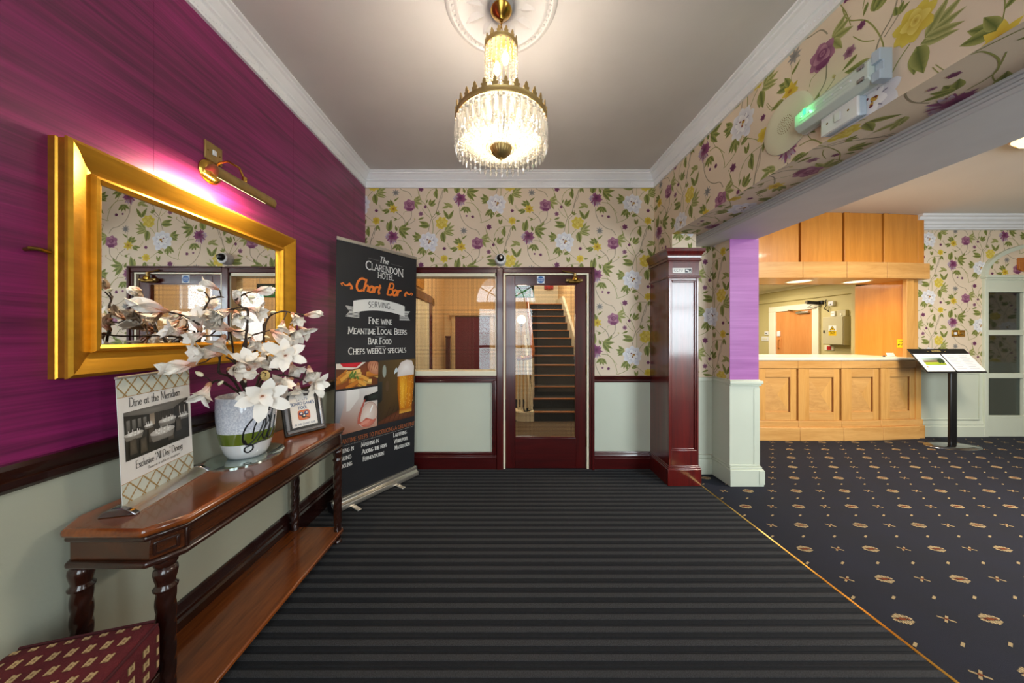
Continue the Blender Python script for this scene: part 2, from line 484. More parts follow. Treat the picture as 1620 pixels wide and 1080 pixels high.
# ------------------------------------------------------------------ flat print: coloured triangles in a plane
class Ink:
    def __init__(self):
        self.t = []      # (p0,p1,p2) 2-D
        self.c = []      # three colours
        self.l = []      # layer
        self.k = 0; self.q = []   # running number of the primitive: no two share a depth
    def tri(self, a, b, c, ca, cb, cc, l):
        self.t.append((a, b, c)); self.c.append((ca, cb, cc)); self.l.append(l); self.q.append(self.k)
    def poly(self, pts, col, l, ccol=None):
        """fan about the centroid; col edge colour, ccol centre colour"""
        self.k += 1
        cx = sum(p[0] for p in pts) / len(pts); cy = sum(p[1] for p in pts) / len(pts)
        cc = ccol or col
        for i in range(len(pts)):
            a, b = pts[i], pts[(i + 1) % len(pts)]
            self.tri((cx, cy), a, b, cc, col, col, l)
    def rect(self, x0, y0, x1, y1, c, l, c2=None):
        """c bottom colour, c2 top colour"""
        self.k += 1
        c2 = c2 or c
        self.tri((x0, y0), (x1, y0), (x1, y1), c, c, c2, l)
        self.tri((x0, y0), (x1, y1), (x0, y1), c, c2, c2, l)
    def rect4(self, x0, y0, x1, y1, c00, c10, c11, c01, l):
        self.k += 1
        self.tri((x0, y0), (x1, y0), (x1, y1), c00, c10, c11, l)
        self.tri((x0, y0), (x1, y1), (x0, y1), c00, c11, c01, l)
    def line(self, pts, w, col, l, col2=None):
        """strip of width w (number or list) along pts"""
        self.k += 1
        n = len(pts)
        if n < 2: return
        ws = w if isinstance(w, (list, tuple)) else [w] * n
        L = []; R = []
        for i in range(n):
            a = pts[max(i - 1, 0)]; b = pts[min(i + 1, n - 1)]
            dx, dy = b[0] - a[0], b[1] - a[1]
            d = math.hypot(dx, dy) or 1e-9
            nx, ny = -dy / d, dx / d
            if 0 < i < n - 1:   # mitre
                ax, ay = pts[i][0] - a[0], pts[i][1] - a[1]
                da = math.hypot(ax, ay) or 1e-9
                k = abs((-ay / da) * nx + (ax / da) * ny)
                k = min(1 / max(k, 0.5), 1.6)
            else: k = 1
            h = ws[i] / 2 * k
            L.append((pts[i][0] + nx * h, pts[i][1] + ny * h)); R.append((pts[i][0] - nx * h, pts[i][1] - ny * h))
        for i in range(n - 1):
            f = i / (n - 1)
            c = col if col2 is None else tuple(col[k] * (1 - f) + col2[k] * f for k in range(3))
            self.tri(R[i], R[i + 1], L[i + 1], c, c, c, l); self.tri(R[i], L[i + 1], L[i], c, c, c, l)
    def ell(self, cx, cy, rx, ry, col, l, ccol=None, n=14, rot=0.0):
        c, s = math.cos(rot), math.sin(rot)
        self.poly([(cx + rx * math.cos(2 * PI * k / n) * c - ry * math.sin(2 * PI * k / n) * s,
                    cy + rx * math.cos(2 * PI * k / n) * s + ry * math.sin(2 * PI * k / n) * c) for k in range(n)], col, l, ccol)
    def petal(self, x, y, ang, ln, wd, cb, ct, l, shape=0.6, rip=0.0, n=9):
        """petal or leaf growing from (x,y) in direction ang; cb base, ct tip colour"""
        self.k += 1
        ca, sa = math.cos(ang), math.sin(ang)
        Lp = []; Rp = []
        for i in range(n + 1):
            f = i / n
            w = wd / 2 * (math.sin(PI * min(1, f ** shape)) ** (.55 if shape < .66 else 1.0) if f < 1 else 0)
            rr = 1 + rip * math.sin(f * 23 + ang * 5)
            Lp.append((f * ln, w * rr)); Rp.append((f * ln, -w * rr))
        def X(p): return (x + p[0] * ca - p[1] * sa, y + p[0] * sa + p[1] * ca)
        def C(f): return tuple(cb[k] * (1 - f) + ct[k] * f for k in range(3))
        for i in range(n):
            f0, f1 = i / n, (i + 1) / n
            a, b, c, d = X(Lp[i]), X(Lp[i + 1]), X(Rp[i + 1]), X(Rp[i])
            self.tri(d, c, b, C(f0), C(f1), C(f1), l); self.tri(d, b, a, C(f0), C(f1), C(f0), l)
    def leaf(self, x, y, ang, ln, wd, dark, light, l):
        """two-tone leaf with a midrib"""
        self.k += 1
        ca, sa = math.cos(ang), math.sin(ang)
        def X(f, w): return (x + f * ln * ca - w * sa, y + f * ln * sa + w * ca)
        n = 6
        for sgn, c0, c1 in ((1, dark, light), (-1, light, dark)):
            for i in range(n):
                f0, f1 = i / n, (i + 1) / n
                w0 = wd / 2 * math.sin(PI * f0 ** 0.7) * sgn; w1 = wd / 2 * math.sin(PI * f1 ** 0.7) * sgn if i < n - 1 else 0
                cv = 0.10 * ln * 0
                a, b, c, d = X(f0, 0), X(f1, 0), X(f1, w1), X(f0, w0)
                if sgn < 0: a, b, c, d = d, c, b, a
                self.tri(a, b, c, c0, c0, c1, l); self.tri(a, c, d, c0, c1, c1, l)
    def arrays(self):
        key = np.array(self.l, float) * 1e6 + np.array(self.q, float)
        rank = np.unique(key, return_inverse=True)[1].astype(float).ravel()
        return np.array(self.t, float), np.array(self.c, float), rank

def clip_tri(pts, cols, rect):
    x0, x1, y0, y1 = rect
    P = [(p[0], p[1], *c) for p, c in zip(pts, cols)]
    for ax, lim, sg in ((0, x0, 1), (0, x1, -1), (1, y0, 1), (1, y1, -1)):
        out = []
        for i in range(len(P)):
            a, b = P[i], P[(i + 1) % len(P)]
            da, db = sg * (a[ax] - lim), sg * (b[ax] - lim)
            if da >= 0: out.append(a)
            if (da >= 0) != (db >= 0):
                t = da / (da - db)
                out.append(tuple(a[k] + (b[k] - a[k]) * t for k in range(5)))
        P = out
        if len(P) < 3: return []
    return P

def ink_mesh(name, T, C, Ly, O, S, Tv, N, material, parent=None, base=0.0006, step=0.00015, local=False, kind=None, label=None, bend=None):
    """T (n,3,2), C (n,3,3), Ly (n) -> one printed mesh lying in the plane O,S,Tv"""
    O, S, Tv, N = (np.array(Vector(a)) for a in (O, S, Tv, N))
    off = np.array(offset_of(parent)) if (parent and not local) else np.zeros(3)
    n = len(T)
    step = min(2e-5, .002 / max(1.0, float(Ly.max())))
    fl = T.reshape(-1, 2)
    P = O + fl[:, :1] * S + fl[:, 1:2] * Tv + N * (base + step * np.repeat(Ly, 3))[:, None] - off
    if bend is not None: P = bend(P, fl)
    me = bpy.data.meshes.new(name)
    flip = np.dot(np.cross(S, Tv), N) < 0
    F = np.arange(3 * n).reshape(-1, 3)
    # make all faces look along N
    a = T[:, 1] - T[:, 0]; b = T[:, 2] - T[:, 0]
    neg = (a[:, 0] * b[:, 1] - a[:, 1] * b[:, 0]) < 0
    if flip: neg = ~neg
    F[neg] = F[neg][:, ::-1]
    me.vertices.add(3 * n); me.vertices.foreach_set('co', P.astype(np.float32).ravel())
    me.loops.add(3 * n); me.loops.foreach_set('vertex_index', F.astype(np.int32).ravel())
    me.polygons.add(n); me.polygons.foreach_set('loop_start', np.arange(0, 3 * n, 3, dtype=np.int32))
    me.update(calc_edges=True)
    ca = me.color_attributes.new('Col', 'FLOAT_COLOR', 'POINT')
    rgba = np.ones((3 * n, 4), np.float32); rgba[:, :3] = C.reshape(-1, 3)
    ca.data.foreach_set('color', rgba.ravel())
    me.materials.append(material)
    o = bpy.data.objects.new(name, me); COL.objects.link(o)
    if parent: o.parent = parent
    if kind: o['kind'] = kind
    if label: o['label'] = label
    return o

def ink_build(ink, name, O, S, Tv, N, material, parent=None, rect=None, **kw):
    T, C, Ly = ink.arrays()
    if rect is not None:
        T, C, Ly = clip_all(T, C, Ly, rect)
    return ink_mesh(name, T, C, Ly, O, S, Tv, N, material, parent, **kw)

def clip_all(T, C, Ly, rect):
    x0, x1, y0, y1 = rect
    mn = T.min(1); mx = T.max(1)
    inside = (mn[:, 0] >= x0) & (mx[:, 0] <= x1) & (mn[:, 1] >= y0) & (mx[:, 1] <= y1)
    outside = (mx[:, 0] <= x0) | (mn[:, 0] >= x1) | (mx[:, 1] <= y0) | (mn[:, 1] >= y1)
    T2 = [T[inside]]; C2 = [C[inside]]; L2 = [Ly[inside]]
    et, ec, el = [], [], []
    for i in np.where(~inside & ~outside)[0]:
        P = clip_tri(T[i], C[i], rect)
        for k in range(1, len(P) - 1):
            et.append([P[0][:2], P[k][:2], P[k + 1][:2]]); ec.append([P[0][2:], P[k][2:], P[k + 1][2:]]); el.append(Ly[i])
    if et:
        T2.append(np.array(et)); C2.append(np.array(ec)); L2.append(np.array(el))
    return np.concatenate(T2), np.concatenate(C2), np.concatenate(L2)

# ------------------------------------------------------------------ stroke lettering (own letterforms)
def arc(cx, cy, rx, ry, a0, a1, n=9):
    return [(cx + rx * math.cos(math.radians(a0 + (a1 - a0) * i / n)), cy + ry * math.sin(math.radians(a0 + (a1 - a0) * i / n))) for i in range(n + 1)]
# glyph: width, [(weight, points)], weight 1 thick, 0 thin
G = {
 'A': (.78, [(0, [(0, 0), (.38, 1)]), (1, [(.38, 1), (.78, 0)]), (0, [(.14, .36), (.62, .36)])]),
 'B': (.62, [(1, [(.08, 0), (.08, 1)]), (0, [(.08, 1), (.32, 1)] + arc(.32, .76, .22, .24, 90, -90) + [(.08, .52)]), (1, arc(.34, .26, .26, .26, 88, -88)), (0, [(.08, 0), (.34, 0)])]),
 'C': (.72, [(1, arc(.42, .5, .38, .5, 52, 308, 14))]),
 'D': (.76, [(1, [(.08, 0), (.08, 1)]), (0, [(.08, 1), (.3, 1)]), (1, arc(.3, .5, .42, .5, 90, -90, 12)), (0, [(.08, 0), (.3, 0)])]),
 'E': (.56, [(1, [(.08, 0), (.08, 1)]), (0, [(.08, 1), (.52, 1)]), (0, [(.08, .52), (.44, .52)]), (0, [(.08, 0), (.54, 0)])]),
 'F': (.52, [(1, [(.08, 0), (.08, 1)]), (0, [(.08, 1), (.5, 1)]), (0, [(.08, .52), (.42, .52)])]),
 'G': (.78, [(1, arc(.42, .5, .38, .5, 52, 320, 14)), (1, [(.72, .14), (.72, .46)]), (0, [(.5, .46), (.78, .46)])]),
 'H': (.76, [(1, [(.08, 0), (.08, 1)]), (1, [(.66, 0), (.66, 1)]), (0, [(.08, .52), (.66, .52)])]),
 'I': (.2, [(1, [(.1, 0), (.1, 1)])]),
 'K': (.7, [(1, [(.08, 0), (.08, 1)]), (0, [(.08, .42), (.6, 1)]), (1, [(.24, .58), (.68, 0)])]),
 'L': (.52, [(1, [(.08, 0), (.08, 1)]), (0, [(.08, 0), (.5, 0)])]),
 'M': (.92, [(0, [(.06, 0), (.12, 1)]), (1, [(.12, 1), (.46, .08)]), (0, [(.46, .08), (.8, 1)]), (1, [(.8, 1), (.86, 0)])]),
 'N': (.78, [(0, [(.08, 0), (.08, 1)]), (1, [(.08, 1), (.7, 0)]), (0, [(.7, 0), (.7, 1)])]),
 'O': (.82, [(1, arc(.41, .5, .37, .5, 0, 360, 20))]),
 'P': (.58, [(1, [(.08, 0), (.08, 1)]), (0, [(.08, 1), (.3, 1)]), (1, arc(.3, .75, .25, .25, 90, -90)), (0, [(.08, .5), (.3, .5)])]),
 'R': (.66, [(1, [(.08, 0), (.08, 1)]), (0, [(.08, 1), (.3, 1)]), (1, arc(.3, .75, .24, .25, 90, -90)), (0, [(.08, .5), (.3, .5)]), (1, [(.28, .5), (.64, 0)])]),
 'S': (.52, [(1, arc(.26, .75, .21, .25, 40, 230, 9) + arc(.26, .25, .22, .25, 60, -140, 10))]),
 'T': (.66, [(1, [(.33, 0), (.33, 1)]), (0, [(.02, 1), (.64, 1)])]),
 'U': (.74, [(1, [(.1, 1), (.1, .36)] + arc(.37, .32, .27, .32, 180, 360, 9) + [(.64, 1)])]),
 'V': (.74, [(1, [(.02, 1), (.37, 0)]), (0, [(.37, 0), (.72, 1)])]),
 'W': (1.04, [(1, [(.02, 1), (.28, 0)]), (0, [(.28, 0), (.52, .9)]), (1, [(.52, .9), (.76, 0)]), (0, [(.76, 0), (1.02, 1)])]),
 'Y': (.7, [(1, [(.02, 1), (.35, .48)]), (0, [(.35, .48), (.68, 1)]), (1, [(.35, .48), (.35, 0)])]),
 'a': (.5, [(1, arc(.22, .25, .19, .24, 10, 350, 12)), (1, [(.42, .5), (.42, .05), (.5, 0)])]),
 'b': (.54, [(1, [(.08, 0), (.08, 1)]), (1, arc(.28, .25, .2, .25, 150, -150, 12))]),
 'c': (.44, [(1, arc(.25, .25, .2, .25, 50, 310, 10))]),
 'd': (.54, [(1, arc(.24, .25, .2, .25, 30, 330, 12)), (1, [(.44, 1), (.44, 0)])]),
 'e': (.46, [(0, [(.06, .28), (.42, .28)]), (1, arc(.24, .25, .2, .25, 5, 315, 12))]),
 'g': (.5, [(1, arc(.22, .28, .19, .22, 0, 360, 12)), (1, [(.42, .5), (.42, -.1)] + arc(.22, -.1, .2, .2, 0, -160, 8))]),
 'h': (.54, [(1, [(.08, 0), (.08, 1)]), (1, arc(.28, .3, .18, .2, 170, 0, 8) + [(.46, 0)])]),
 'i': (.18, [(1, [(.09, 0), (.09, .5)]), (1, [(.09, .68), (.09, .76)])]),
 'l': (.18, [(1, [(.09, 0), (.09, 1)])]),
 'n': (.54, [(1, [(.08, 0), (.08, .5)]), (1, arc(.28, .3, .18, .2, 170, 0, 8) + [(.46, 0)])]),
 'o': (.5, [(1, arc(.25, .25, .2, .25, 0, 360, 14))]),
 'p': (.54, [(1, [(.08, -.25), (.08, .5)]), (1, arc(.28, .25, .2, .25, 150, -150, 12))]),
 'r': (.38, [(1, [(.08, 0), (.08, .5)]), (1, arc(.26, .3, .17, .2, 165, 50, 6))]),
 's': (.36, [(1, arc(.18, .375, .13, .125, 30, 230, 7) + arc(.18, .125, .14, .125, 60, -150, 8))]),
 't': (.34, [(1, [(.13, .72), (.13, .1), (.2, .01), (.32, .05)]), (0, [(0, .5), (.3, .5)])]),
 'u': (.54, [(1, [(.08, .5), (.08, .2)] + arc(.26, .18, .18, .18, 180, 350, 7)), (1, [(.44, .5), (.44, 0)])]),
 'v': (.46, [(1, [(.02, .5), (.23, 0)]), (0, [(.23, 0), (.44, .5)])]),
 'w': (.66, [(1, [(.02, .5), (.18, 0)]), (0, [(.18, 0), (.33, .46)]), (1, [(.33, .46), (.48, 0)]), (0, [(.48, 0), (.64, .5)])]),
 'x': (.46, [(1, [(.03, .5), (.42, 0)]), (0, [(.04, 0), (.41, .5)])]),
 'y': (.46, [(1, [(.02, .5), (.23, .02)]), (0, [(.44, .5), (.16, -.24), (.02, -.22)])]),
 "'": (.14, [(1, [(.07, 1), (.05, .78)])]),
 '.': (.16, [(1, [(.08, 0), (.08, .09)])]),
 '1': (.4, [(1, [(.06, .8), (.24, 1), (.24, 0)])]), '8': (.5, [(1, arc(.25, .75, .18, .24, -90, 270, 14)), (1, arc(.25, .26, .22, .26, 90, 450, 14))]),
 '2': (.5, [(1, arc(.25, .72, .2, .27, 160, -30, 9) + [(.05, 0), (.48, 0)])]), '0': (.54, [(1, arc(.27, .5, .22, .5, 0, 360, 16))]), '4': (.54, [(0, [(.38, 0), (.38, 1), (.03, .3), (.52, .3)])]),
 ' ': (.3, []),
}
def text_width(s, h, caps=False, track=0.06):
    w = 0
    for ch in s:
        k = 1.0
        if caps and ch.islower(): ch = ch.upper(); k = 0.78
        g = G.get(ch)
        if g: w += (g[0] + track) * h * k
    return w
def text(ink, s, x, y, h, col, l=3, thick=0.13, thin=0.06, serif=True, caps=False, slant=0.0, align='c', track=0.06, curve=None, stretch=1.0):
    """letters drawn from (x,y) baseline; caps: lower case set as small capitals"""
    w = text_width(s, h, caps, track) * stretch
    cx = x - w / 2 if align == 'c' else (x - w if align == 'r' else x)
    def put(p, k):
        q = (cx + (p[0] + slant * p[1]) * h * k * stretch, y + p[1] * h * k)
        if curve: q = (q[0], q[1] + curve(q[0]))
        return q
    for ch in s:
        k = 1.0
        if caps and ch.islower(): ch = ch.upper(); k = 0.78
        g = G.get(ch)
        if not g: continue
        for wt, pts in g[1]:
            ink.line([put(p, k) for p in pts], (thick if wt else thin) * h * (0.5 + 0.5 * k), col, l)
            if serif and len(pts) >= 2:
                for e, o in ((pts[0], pts[1]), (pts[-1], pts[-2])):
                    if abs(e[1] - o[1]) > abs(e[0] - o[0]) * 0.8 and (abs(e[1]) < .01 or abs(e[1] - 1) < .01 or abs(e[1] - .5) < .01):
                        ink.line([put((e[0] - .12, e[1]), k), put((e[0] + .12, e[1]), k)], thin * h, col, l)
        cx += (g[0] + track) * h * k * stretch

# ------------------------------------------------------------------ floral wallpaper tile (half-drop repeat 0.686 x 0.766)
def build_tile():
    k = 1 / 1102.5
    I = Ink()
    rnd = random.Random(3)
    def Pm(a, b): return ((a - 690) * k, -(b - 645) * k)
    def spline(pts):
        out = []
        n = len(pts)
        for i in range(n - 1):
            p0 = pts[max(i - 1, 0)]; p1 = pts[i]; p2 = pts[i + 1]; p3 = pts[min(i + 2, n - 1)]
            for s in range(6):
                t = s / 6
                out.append(tuple(0.5 * (2 * p1[q] + (p2[q] - p0[q]) * t + (2 * p0[q] - 5 * p1[q] + 4 * p2[q] - p3[q]) * t * t + (3 * p1[q] - p0[q] - 3 * p2[q] + p3[q]) * t ** 3) for q in range(2)))
        out.append(pts[-1])
        return out
    green = lin(146, 146, 78); woody = lin(150, 138, 112)
    dk = lin(92, 104, 40); lt = lin(166, 166, 92); dk2 = lin(128, 134, 66); lt2 = lin(192, 186, 122)
    stems = [
     ([(500, 290), (492, 390), (430, 450), (380, 510), (350, 480)], woody, 9), ([(330, 320), (380, 360), (415, 400), (430, 450)], woody, 9),
     ([(400, 360), (350, 400), (290, 380)], green, 5), ([(410, 350), (420, 320), (450, 310)], green, 4),
     ([(575, 100), (600, 180), (680, 270), (735, 420), (738, 560)], green, 7), ([(850, 70), (805, 210), (770, 330), (720, 400), (690, 520), (672, 570)], woody, 8),
     ([(620, 280), (660, 340), (705, 380)], green, 5), ([(660, 190), (672, 140), (700, 90)], green, 5),
     ([(280, 690), (286, 770), (330, 860), (400, 920), (470, 945), (505, 1000)], woody, 8),
     ([(350, 635), (430, 650), (490, 730), (520, 830), (510, 860)], green, 7), ([(520, 860), (600, 830), (660, 780), (690, 730)], green, 7),
     ([(390, 580), (420, 640), (470, 690), (520, 750)], green, 5),
     ([(825, 510), (790, 545), (760, 590)], green, 6), ([(700, 750), (770, 800), (830, 850)], green, 5),
     ([(870, 900), (780, 900), (720, 920), (690, 960)], green, 5), ([(305, 140), (308, 190), (300, 250)], green, 4),
     ([(135, 240), (160, 290), (180, 300)], green, 4), ([(900, 660), (930, 710), (960, 720)], green, 4),
     ([(560, 900), (590, 980), (610, 1060)], green, 5), ([(100, 490), (80, 590), (50, 640), (40, 700)], woody, 6),
     ([(440, 470), (500, 440), (540, 410)], woody, 6), ([(740, 400), (790, 350), (800, 300)], woody, 6),
    ]
    for pts, c, w in stems:
        I.line(spline([Pm(*p) for p in pts]), w * k * .8, c, 1, tuple(x * 1.15 for x in c))
    def cluster(a, b, angs, ln, wd, light=False):
        x, y = Pm(a, b)
        for an in angs:
            f = rnd.uniform(.85, 1.15)
            I.leaf(x, y, math.radians(an), ln * k * f, wd * k * f, dk2 if light else dk, lt2 if light else lt, 2)
    cluster(90, 130, [265], 105, 56); cluster(100, 120, [10, -22], 120, 34, True)
    cluster(295, 250, [140, 165, 115], 90, 44); cluster(305, 200, [40], 85, 24); cluster(255, 300, [185, 215], 80, 36)
    cluster(250, 535, [100, 80], 120, 56); cluster(360, 520, [35, 8, -25, -50], 125, 46); cluster(340, 530, [110], 70, 36)
    cluster(350, 680, [-75, -50, -105, -140], 80, 36); cluster(200, 690, [140, 160], 80, 34, True)
    cluster(700, 475, [155, 180], 120, 52); cluster(705, 250, [85, 20, 50], 85, 40); cluster(755, 90, [-70], 90, 46)
    cluster(915, 400, [62, 120], 110, 38); cluster(845, 540, [-80], 120, 58); cluster(870, 530, [30, 5, 55, -20], 115, 34, True)
    cluster(600, 615, [130, 160, 185, 205], 90, 42); cluster(625, 710, [-60, -85, -110, -130], 95, 38); cluster(680, 790, [10, 30], 80, 26)
    cluster(735, 880, [75, 110], 70, 28); cluster(770, 900, [-70], 60, 24); cluster(440, 470, [60], 50, 24)
    cluster(525, 205, [45, 20, -15, -60], 90, 36, True); cluster(540, 120, [150], 0.1, 0.1)
    cluster(640, 380, [200], 70, 22); cluster(680, 180, [250], 60, 20); cluster(785, 350, [20, 60, 100], 40, 20)
    cluster(340, 400, [160, 200], 40, 16); cluster(920, 250, [150, 200], 80, 30, True)
    cluster(120, 465, [-65, -100], 70, 28); cluster(150, 420, [5], 60, 24); cluster(10, 500, [-80], 90, 40)
    # white peony
    x, y = Pm(690, 645)
    for i in range(9):
        an = 2 * PI * i / 9 + .2
        I.petal(x + 20 * k * math.cos(an), y + 14 * k * math.sin(an), an, 92 * k, 82 * k, lin(206, 204, 212), lin(240, 238, 240), 4, 0.55, 0.1)
    for i in range(6):
        an = 2 * PI * i / 6 - .3
        I.petal(x, y, an, 66 * k, 52 * k, lin(226, 222, 222), lin(248, 246, 246), 5, 0.6, 0.08)
    I.petal(x + 40 * k, y - 70 * k, -1.1, 50 * k, 60 * k, lin(214, 212, 222), lin(244, 242, 245), 5, .6)
    for i in range(11):
        an = rnd.uniform(0, 2 * PI); r = rnd.uniform(8, 30) * k
        I.ell(x + r * math.cos(an), y + r * .8 * math.sin(an), 9 * k, 7 * k, lin(196, 150, 50) if i % 3 else lin(112, 44, 44), 6, None, 6)
    for i in range(5):
        an = rnd.uniform(0, 6.28); I.line([(x + 45 * k * math.cos(an), y + 40 * k * math.sin(an)), (x + 66 * k * math.cos(an), y + 56 * k * math.sin(an))], 5 * k, lin(150, 146, 160), 6)
    # purple pompom
    x, y = Pm(280, 600)
    for i in range(34):
        an = 2 * PI * i / 34 + rnd.uniform(-.1, .1)
        ln = rnd.uniform(58, 86) * k * (1.0 if abs(math.cos(an)) > .3 else 1.1)
        ct = lin(206, 186, 202) if rnd.random() < .35 else lin(150, 88, 142)
        I.petal(x, y, an, ln, 22 * k, lin(98, 36, 92), ct, 4 + (i % 2), 0.9)
    for i in range(20):
        an = rnd.uniform(0, 6.28)
        I.petal(x + 8 * k, y + 14 * k, an, 46 * k, 20 * k, lin(84, 28, 78), lin(146, 76, 132), 6, 0.8)
    # purple rose
    x, y = Pm(478, 240)
    for an in (100, 40, 150, 210, -30, 250, 290):
        I.petal(x, y - 5 * k, math.radians(an), 72 * k, 70 * k, lin(104, 48, 100), lin(172, 122, 162), 4, .6, .05)
    for an in (80, 200, 320):
        I.petal(x, y, math.radians(an), 48 * k, 54 * k, lin(122, 60, 112), lin(190, 146, 180), 5, .6)
    I.ell(x, y + 4 * k, 27 * k, 24 * k, lin(134, 74, 124), 6, lin(92, 36, 84)); I.ell(x + 3 * k, y + 6 * k, 15 * k, 13 * k, lin(170, 122, 160), 7, lin(120, 60, 110))
    I.petal(x + 5 * k, y - 32 * k, math.radians(270), 38 * k, 74 * k, lin(128, 68, 120), lin(108, 46, 100), 6, .6)
    # yellow rose (big)
    x, y = Pm(838, 440)
    for i, an in enumerate((110, 60, 160, 210, 20, 270, 320, 240)):
        I.petal(x, y, math.radians(an), 74 * k, 62 * k, lin(196, 160, 36), lin(228, 206, 84), 4, .6, .05)
    for an in (90, 0, 180, 260):
        I.petal(x + 4 * k, y + 6 * k, math.radians(an), 48 * k, 46 * k, lin(204, 168, 40), lin(236, 220, 120), 5, .6)
    I.ell(x + 6 * k, y + 6 * k, 16 * k, 20 * k, lin(232, 214, 110), 6, lin(190, 150, 40))
    # yellow star
    x, y = Pm(298, 285)
    for an in (80, 30, 130, 180, 230, -20, 280, 330):
        I.petal(x, y, math.radians(an), 56 * k, 30 * k, lin(200, 160, 30), lin(228, 204, 80), 4, .7)
    I.ell(x, y, 12 * k, 10 * k, lin(176, 130, 30), 5)
    # yellow bud
    x, y = Pm(108, 418)
    for an in (60, 100, 140, 20, 200, 260, 320):
        I.petal(x, y, math.radians(an), 46 * k, 36 * k, lin(204, 166, 36), lin(230, 208, 84), 4, .6)
    # small purple flowers
    for (a, b, r, c) in ((110, 305, 22, 0), (605, 340, 30, 1), (655, 262, 20, 0), (425, 795, 20, 0), (357, 785, 15, 1), (607, 908, 34, 0)):
        x, y = Pm(a, b)
        for i in range(6):
            I.petal(x, y, i * 1.05 + a, r * k, r * .8 * k, lin(96, 40, 88), lin(180, 140, 172) if c else lin(132, 76, 124), 4, .7)
    # grey sketch flower
    x, y = Pm(325, 105)
    for i in range(8):
        I.petal(x, y, i * .8, 46 * k, 15 * k, lin(120, 118, 116), lin(176, 168, 158), 4, .8)
    x, y = Pm(290, 378); I.ell(x, y, 12 * k, 10 * k, lin(196, 180, 140), 4, lin(226, 214, 180))
    x, y = Pm(540, 408); I.petal(x, y, 2, 26 * k, 16 * k, lin(180, 150, 70), lin(226, 214, 170), 4)
    T, C, L = I.arrays()
    pur = (C[..., 2] > C[..., 1] * 1.3) & (C[..., 0] > C[..., 1] * 1.15)
    C[..., 2] = np.where(pur, C[..., 2] * .78, C[..., 2]); C[..., 0] = np.where(pur, C[..., 0] * 1.08, C[..., 0])
    return T, C, L

TILE = build_tile()
TW, TH = 0.686, 0.766
def paper(name, parent, O, S, Tv, N, rect, sp, tp):
    """wallpaper print over rect (s0,s1,t0,t1) of a plane; a white peony sits at (sp,tp)"""
    T, C, Ly = TILE
    mn = T.reshape(-1, 2).min(0); mx = T.reshape(-1, 2).max(0)
    s0, s1, t0, t1 = rect
    Ts, Cs, Ls = [], [], []
    i0 = int(math.floor((s0 - sp - mx[0]) / TW)); i1 = int(math.ceil((s1 - sp - mn[0]) / TW))
    for i in range(i0, i1 + 1):
        sh = tp + (i % 2) * TH / 2
        j0 = int(math.floor((t0 - sh - mx[1]) / TH)); j1 = int(math.ceil((t1 - sh - mn[1]) / TH))
        for j in range(j0, j1 + 1):
            Ts.append(T + np.array([sp + i * TW, sh + j * TH])); Cs.append(C); Ls.append(Ly)
    A = clip_all(np.concatenate(Ts), np.concatenate(Cs), np.concatenate(Ls), rect)
    return ink_mesh(name, *A, O, S, Tv, N, M['print'], parent, base=0.0005, step=0.00012)

def put(o, s):
    return o
# ------------------------------------------------------------------ the room
XL, XR, YB, ZC = -1.418, 1.50, 3.097, 2.975
YF = -1.0            # inner face of the street wall behind the camera
ZR = 2.91            # reception ceiling
YR = 4.08            # reception far wall
def at(u, v, y):
    """a point that was measured at u,v on the plane y"""
    return Vector(((u - 800) / FPX * y, y, EYE + (529 - v) / FPX * y))

def S(o):
    o['kind'] = 'structure'
    return o

# floor, carpet motifs, entrance mat
floor = S(MB().box(-1.6, 8.4, -1.1, 8.5, -0.12, 0.0).build('floor', M['carpet']))
def carpet():
    T1 = Ink(); rnd = random.Random(5)
    cream = lin(186, 164, 124); cream2 = lin(168, 146, 108); rust = lin(118, 62, 40)
    def big(x, y):
        for i in range(7):
            xx = x + (i - 3) * 0.0112
            h = 0.030 - abs(i - 3) * 0.0045
            for s in (1, -1):
                T1.line([(xx, y + s * 0.008), (xx + 0.002, y + s * h)], 0.0085, cream if (i + s) % 2 else cream2, 1)
        T1.ell(x, y, .018, .009, rust, 2, None, 8)
        for s in (1, -1):
            T1.line([(x + s * .022, y), (x + s * .046, y + s * .004)], .010, cream, 1)
            T1.ell(x + s * .028, y, .006, .006, rust, 2, None, 6)
    def med(x, y):
        for s in (1, -1):
            for q in (1, -1):
                T1.line([(x + s * .006, y + q * .004), (x + s * .024, y + q * .016)], .009, cream2, 1)
        T1.ell(x, y, .009, .007, rust, 2, None, 6)
    def small(x, y):
        for s in (1, -1):
            T1.line([(x, y), (x + s * .014, y + s * .008)], .010, cream2, 1)
    px, py = 0.4167, 0.239
    for j in range(-11, 13):
        y = 1.458 + j * py
        if not (YF + .05 < y < YR + .35): continue
        for i in range(-1, 17):
            x = 1.888 + i * px + (px / 2 if j % 2 else 0) - px / 2 * 0
            if x < 8.1:
                if x > 1.80: big(x, y)
                if x + px / 2 > 1.78: med(x + px / 2, y)
        for i in range(-1, 33):
            x = 1.996 + i * px / 2
            if 1.77 < x < 8.1: small(x, y + py / 2)
    T, C, L = T1.arrays()
    # keep motifs on the carpet only (none under the column, the pier or the counter)
    c = T.mean(1)
    ok = ~((c[:, 0] < 2.30) & (c[:, 1] > 2.74)) | ((c[:, 0] > 1.76) & (c[:, 0] < 2.0) & (c[:, 1] < 2.96))
    ok &= c[:, 1] < 4.05
    T += .0
    ink_mesh('carpet_pattern', T[ok], C[ok], L[ok], (0, 0, 0), (1, 0, 0), (0, 1, 0), (0, 0, 1), M['carpet_print'], floor, base=0.0008, step=0.0003)
carpet()
matt = thing('entrance_mat', 'dark ribbed entrance mat with grey pile stripes filling the lobby floor', 'mat', (0.16, 1.0, 0))
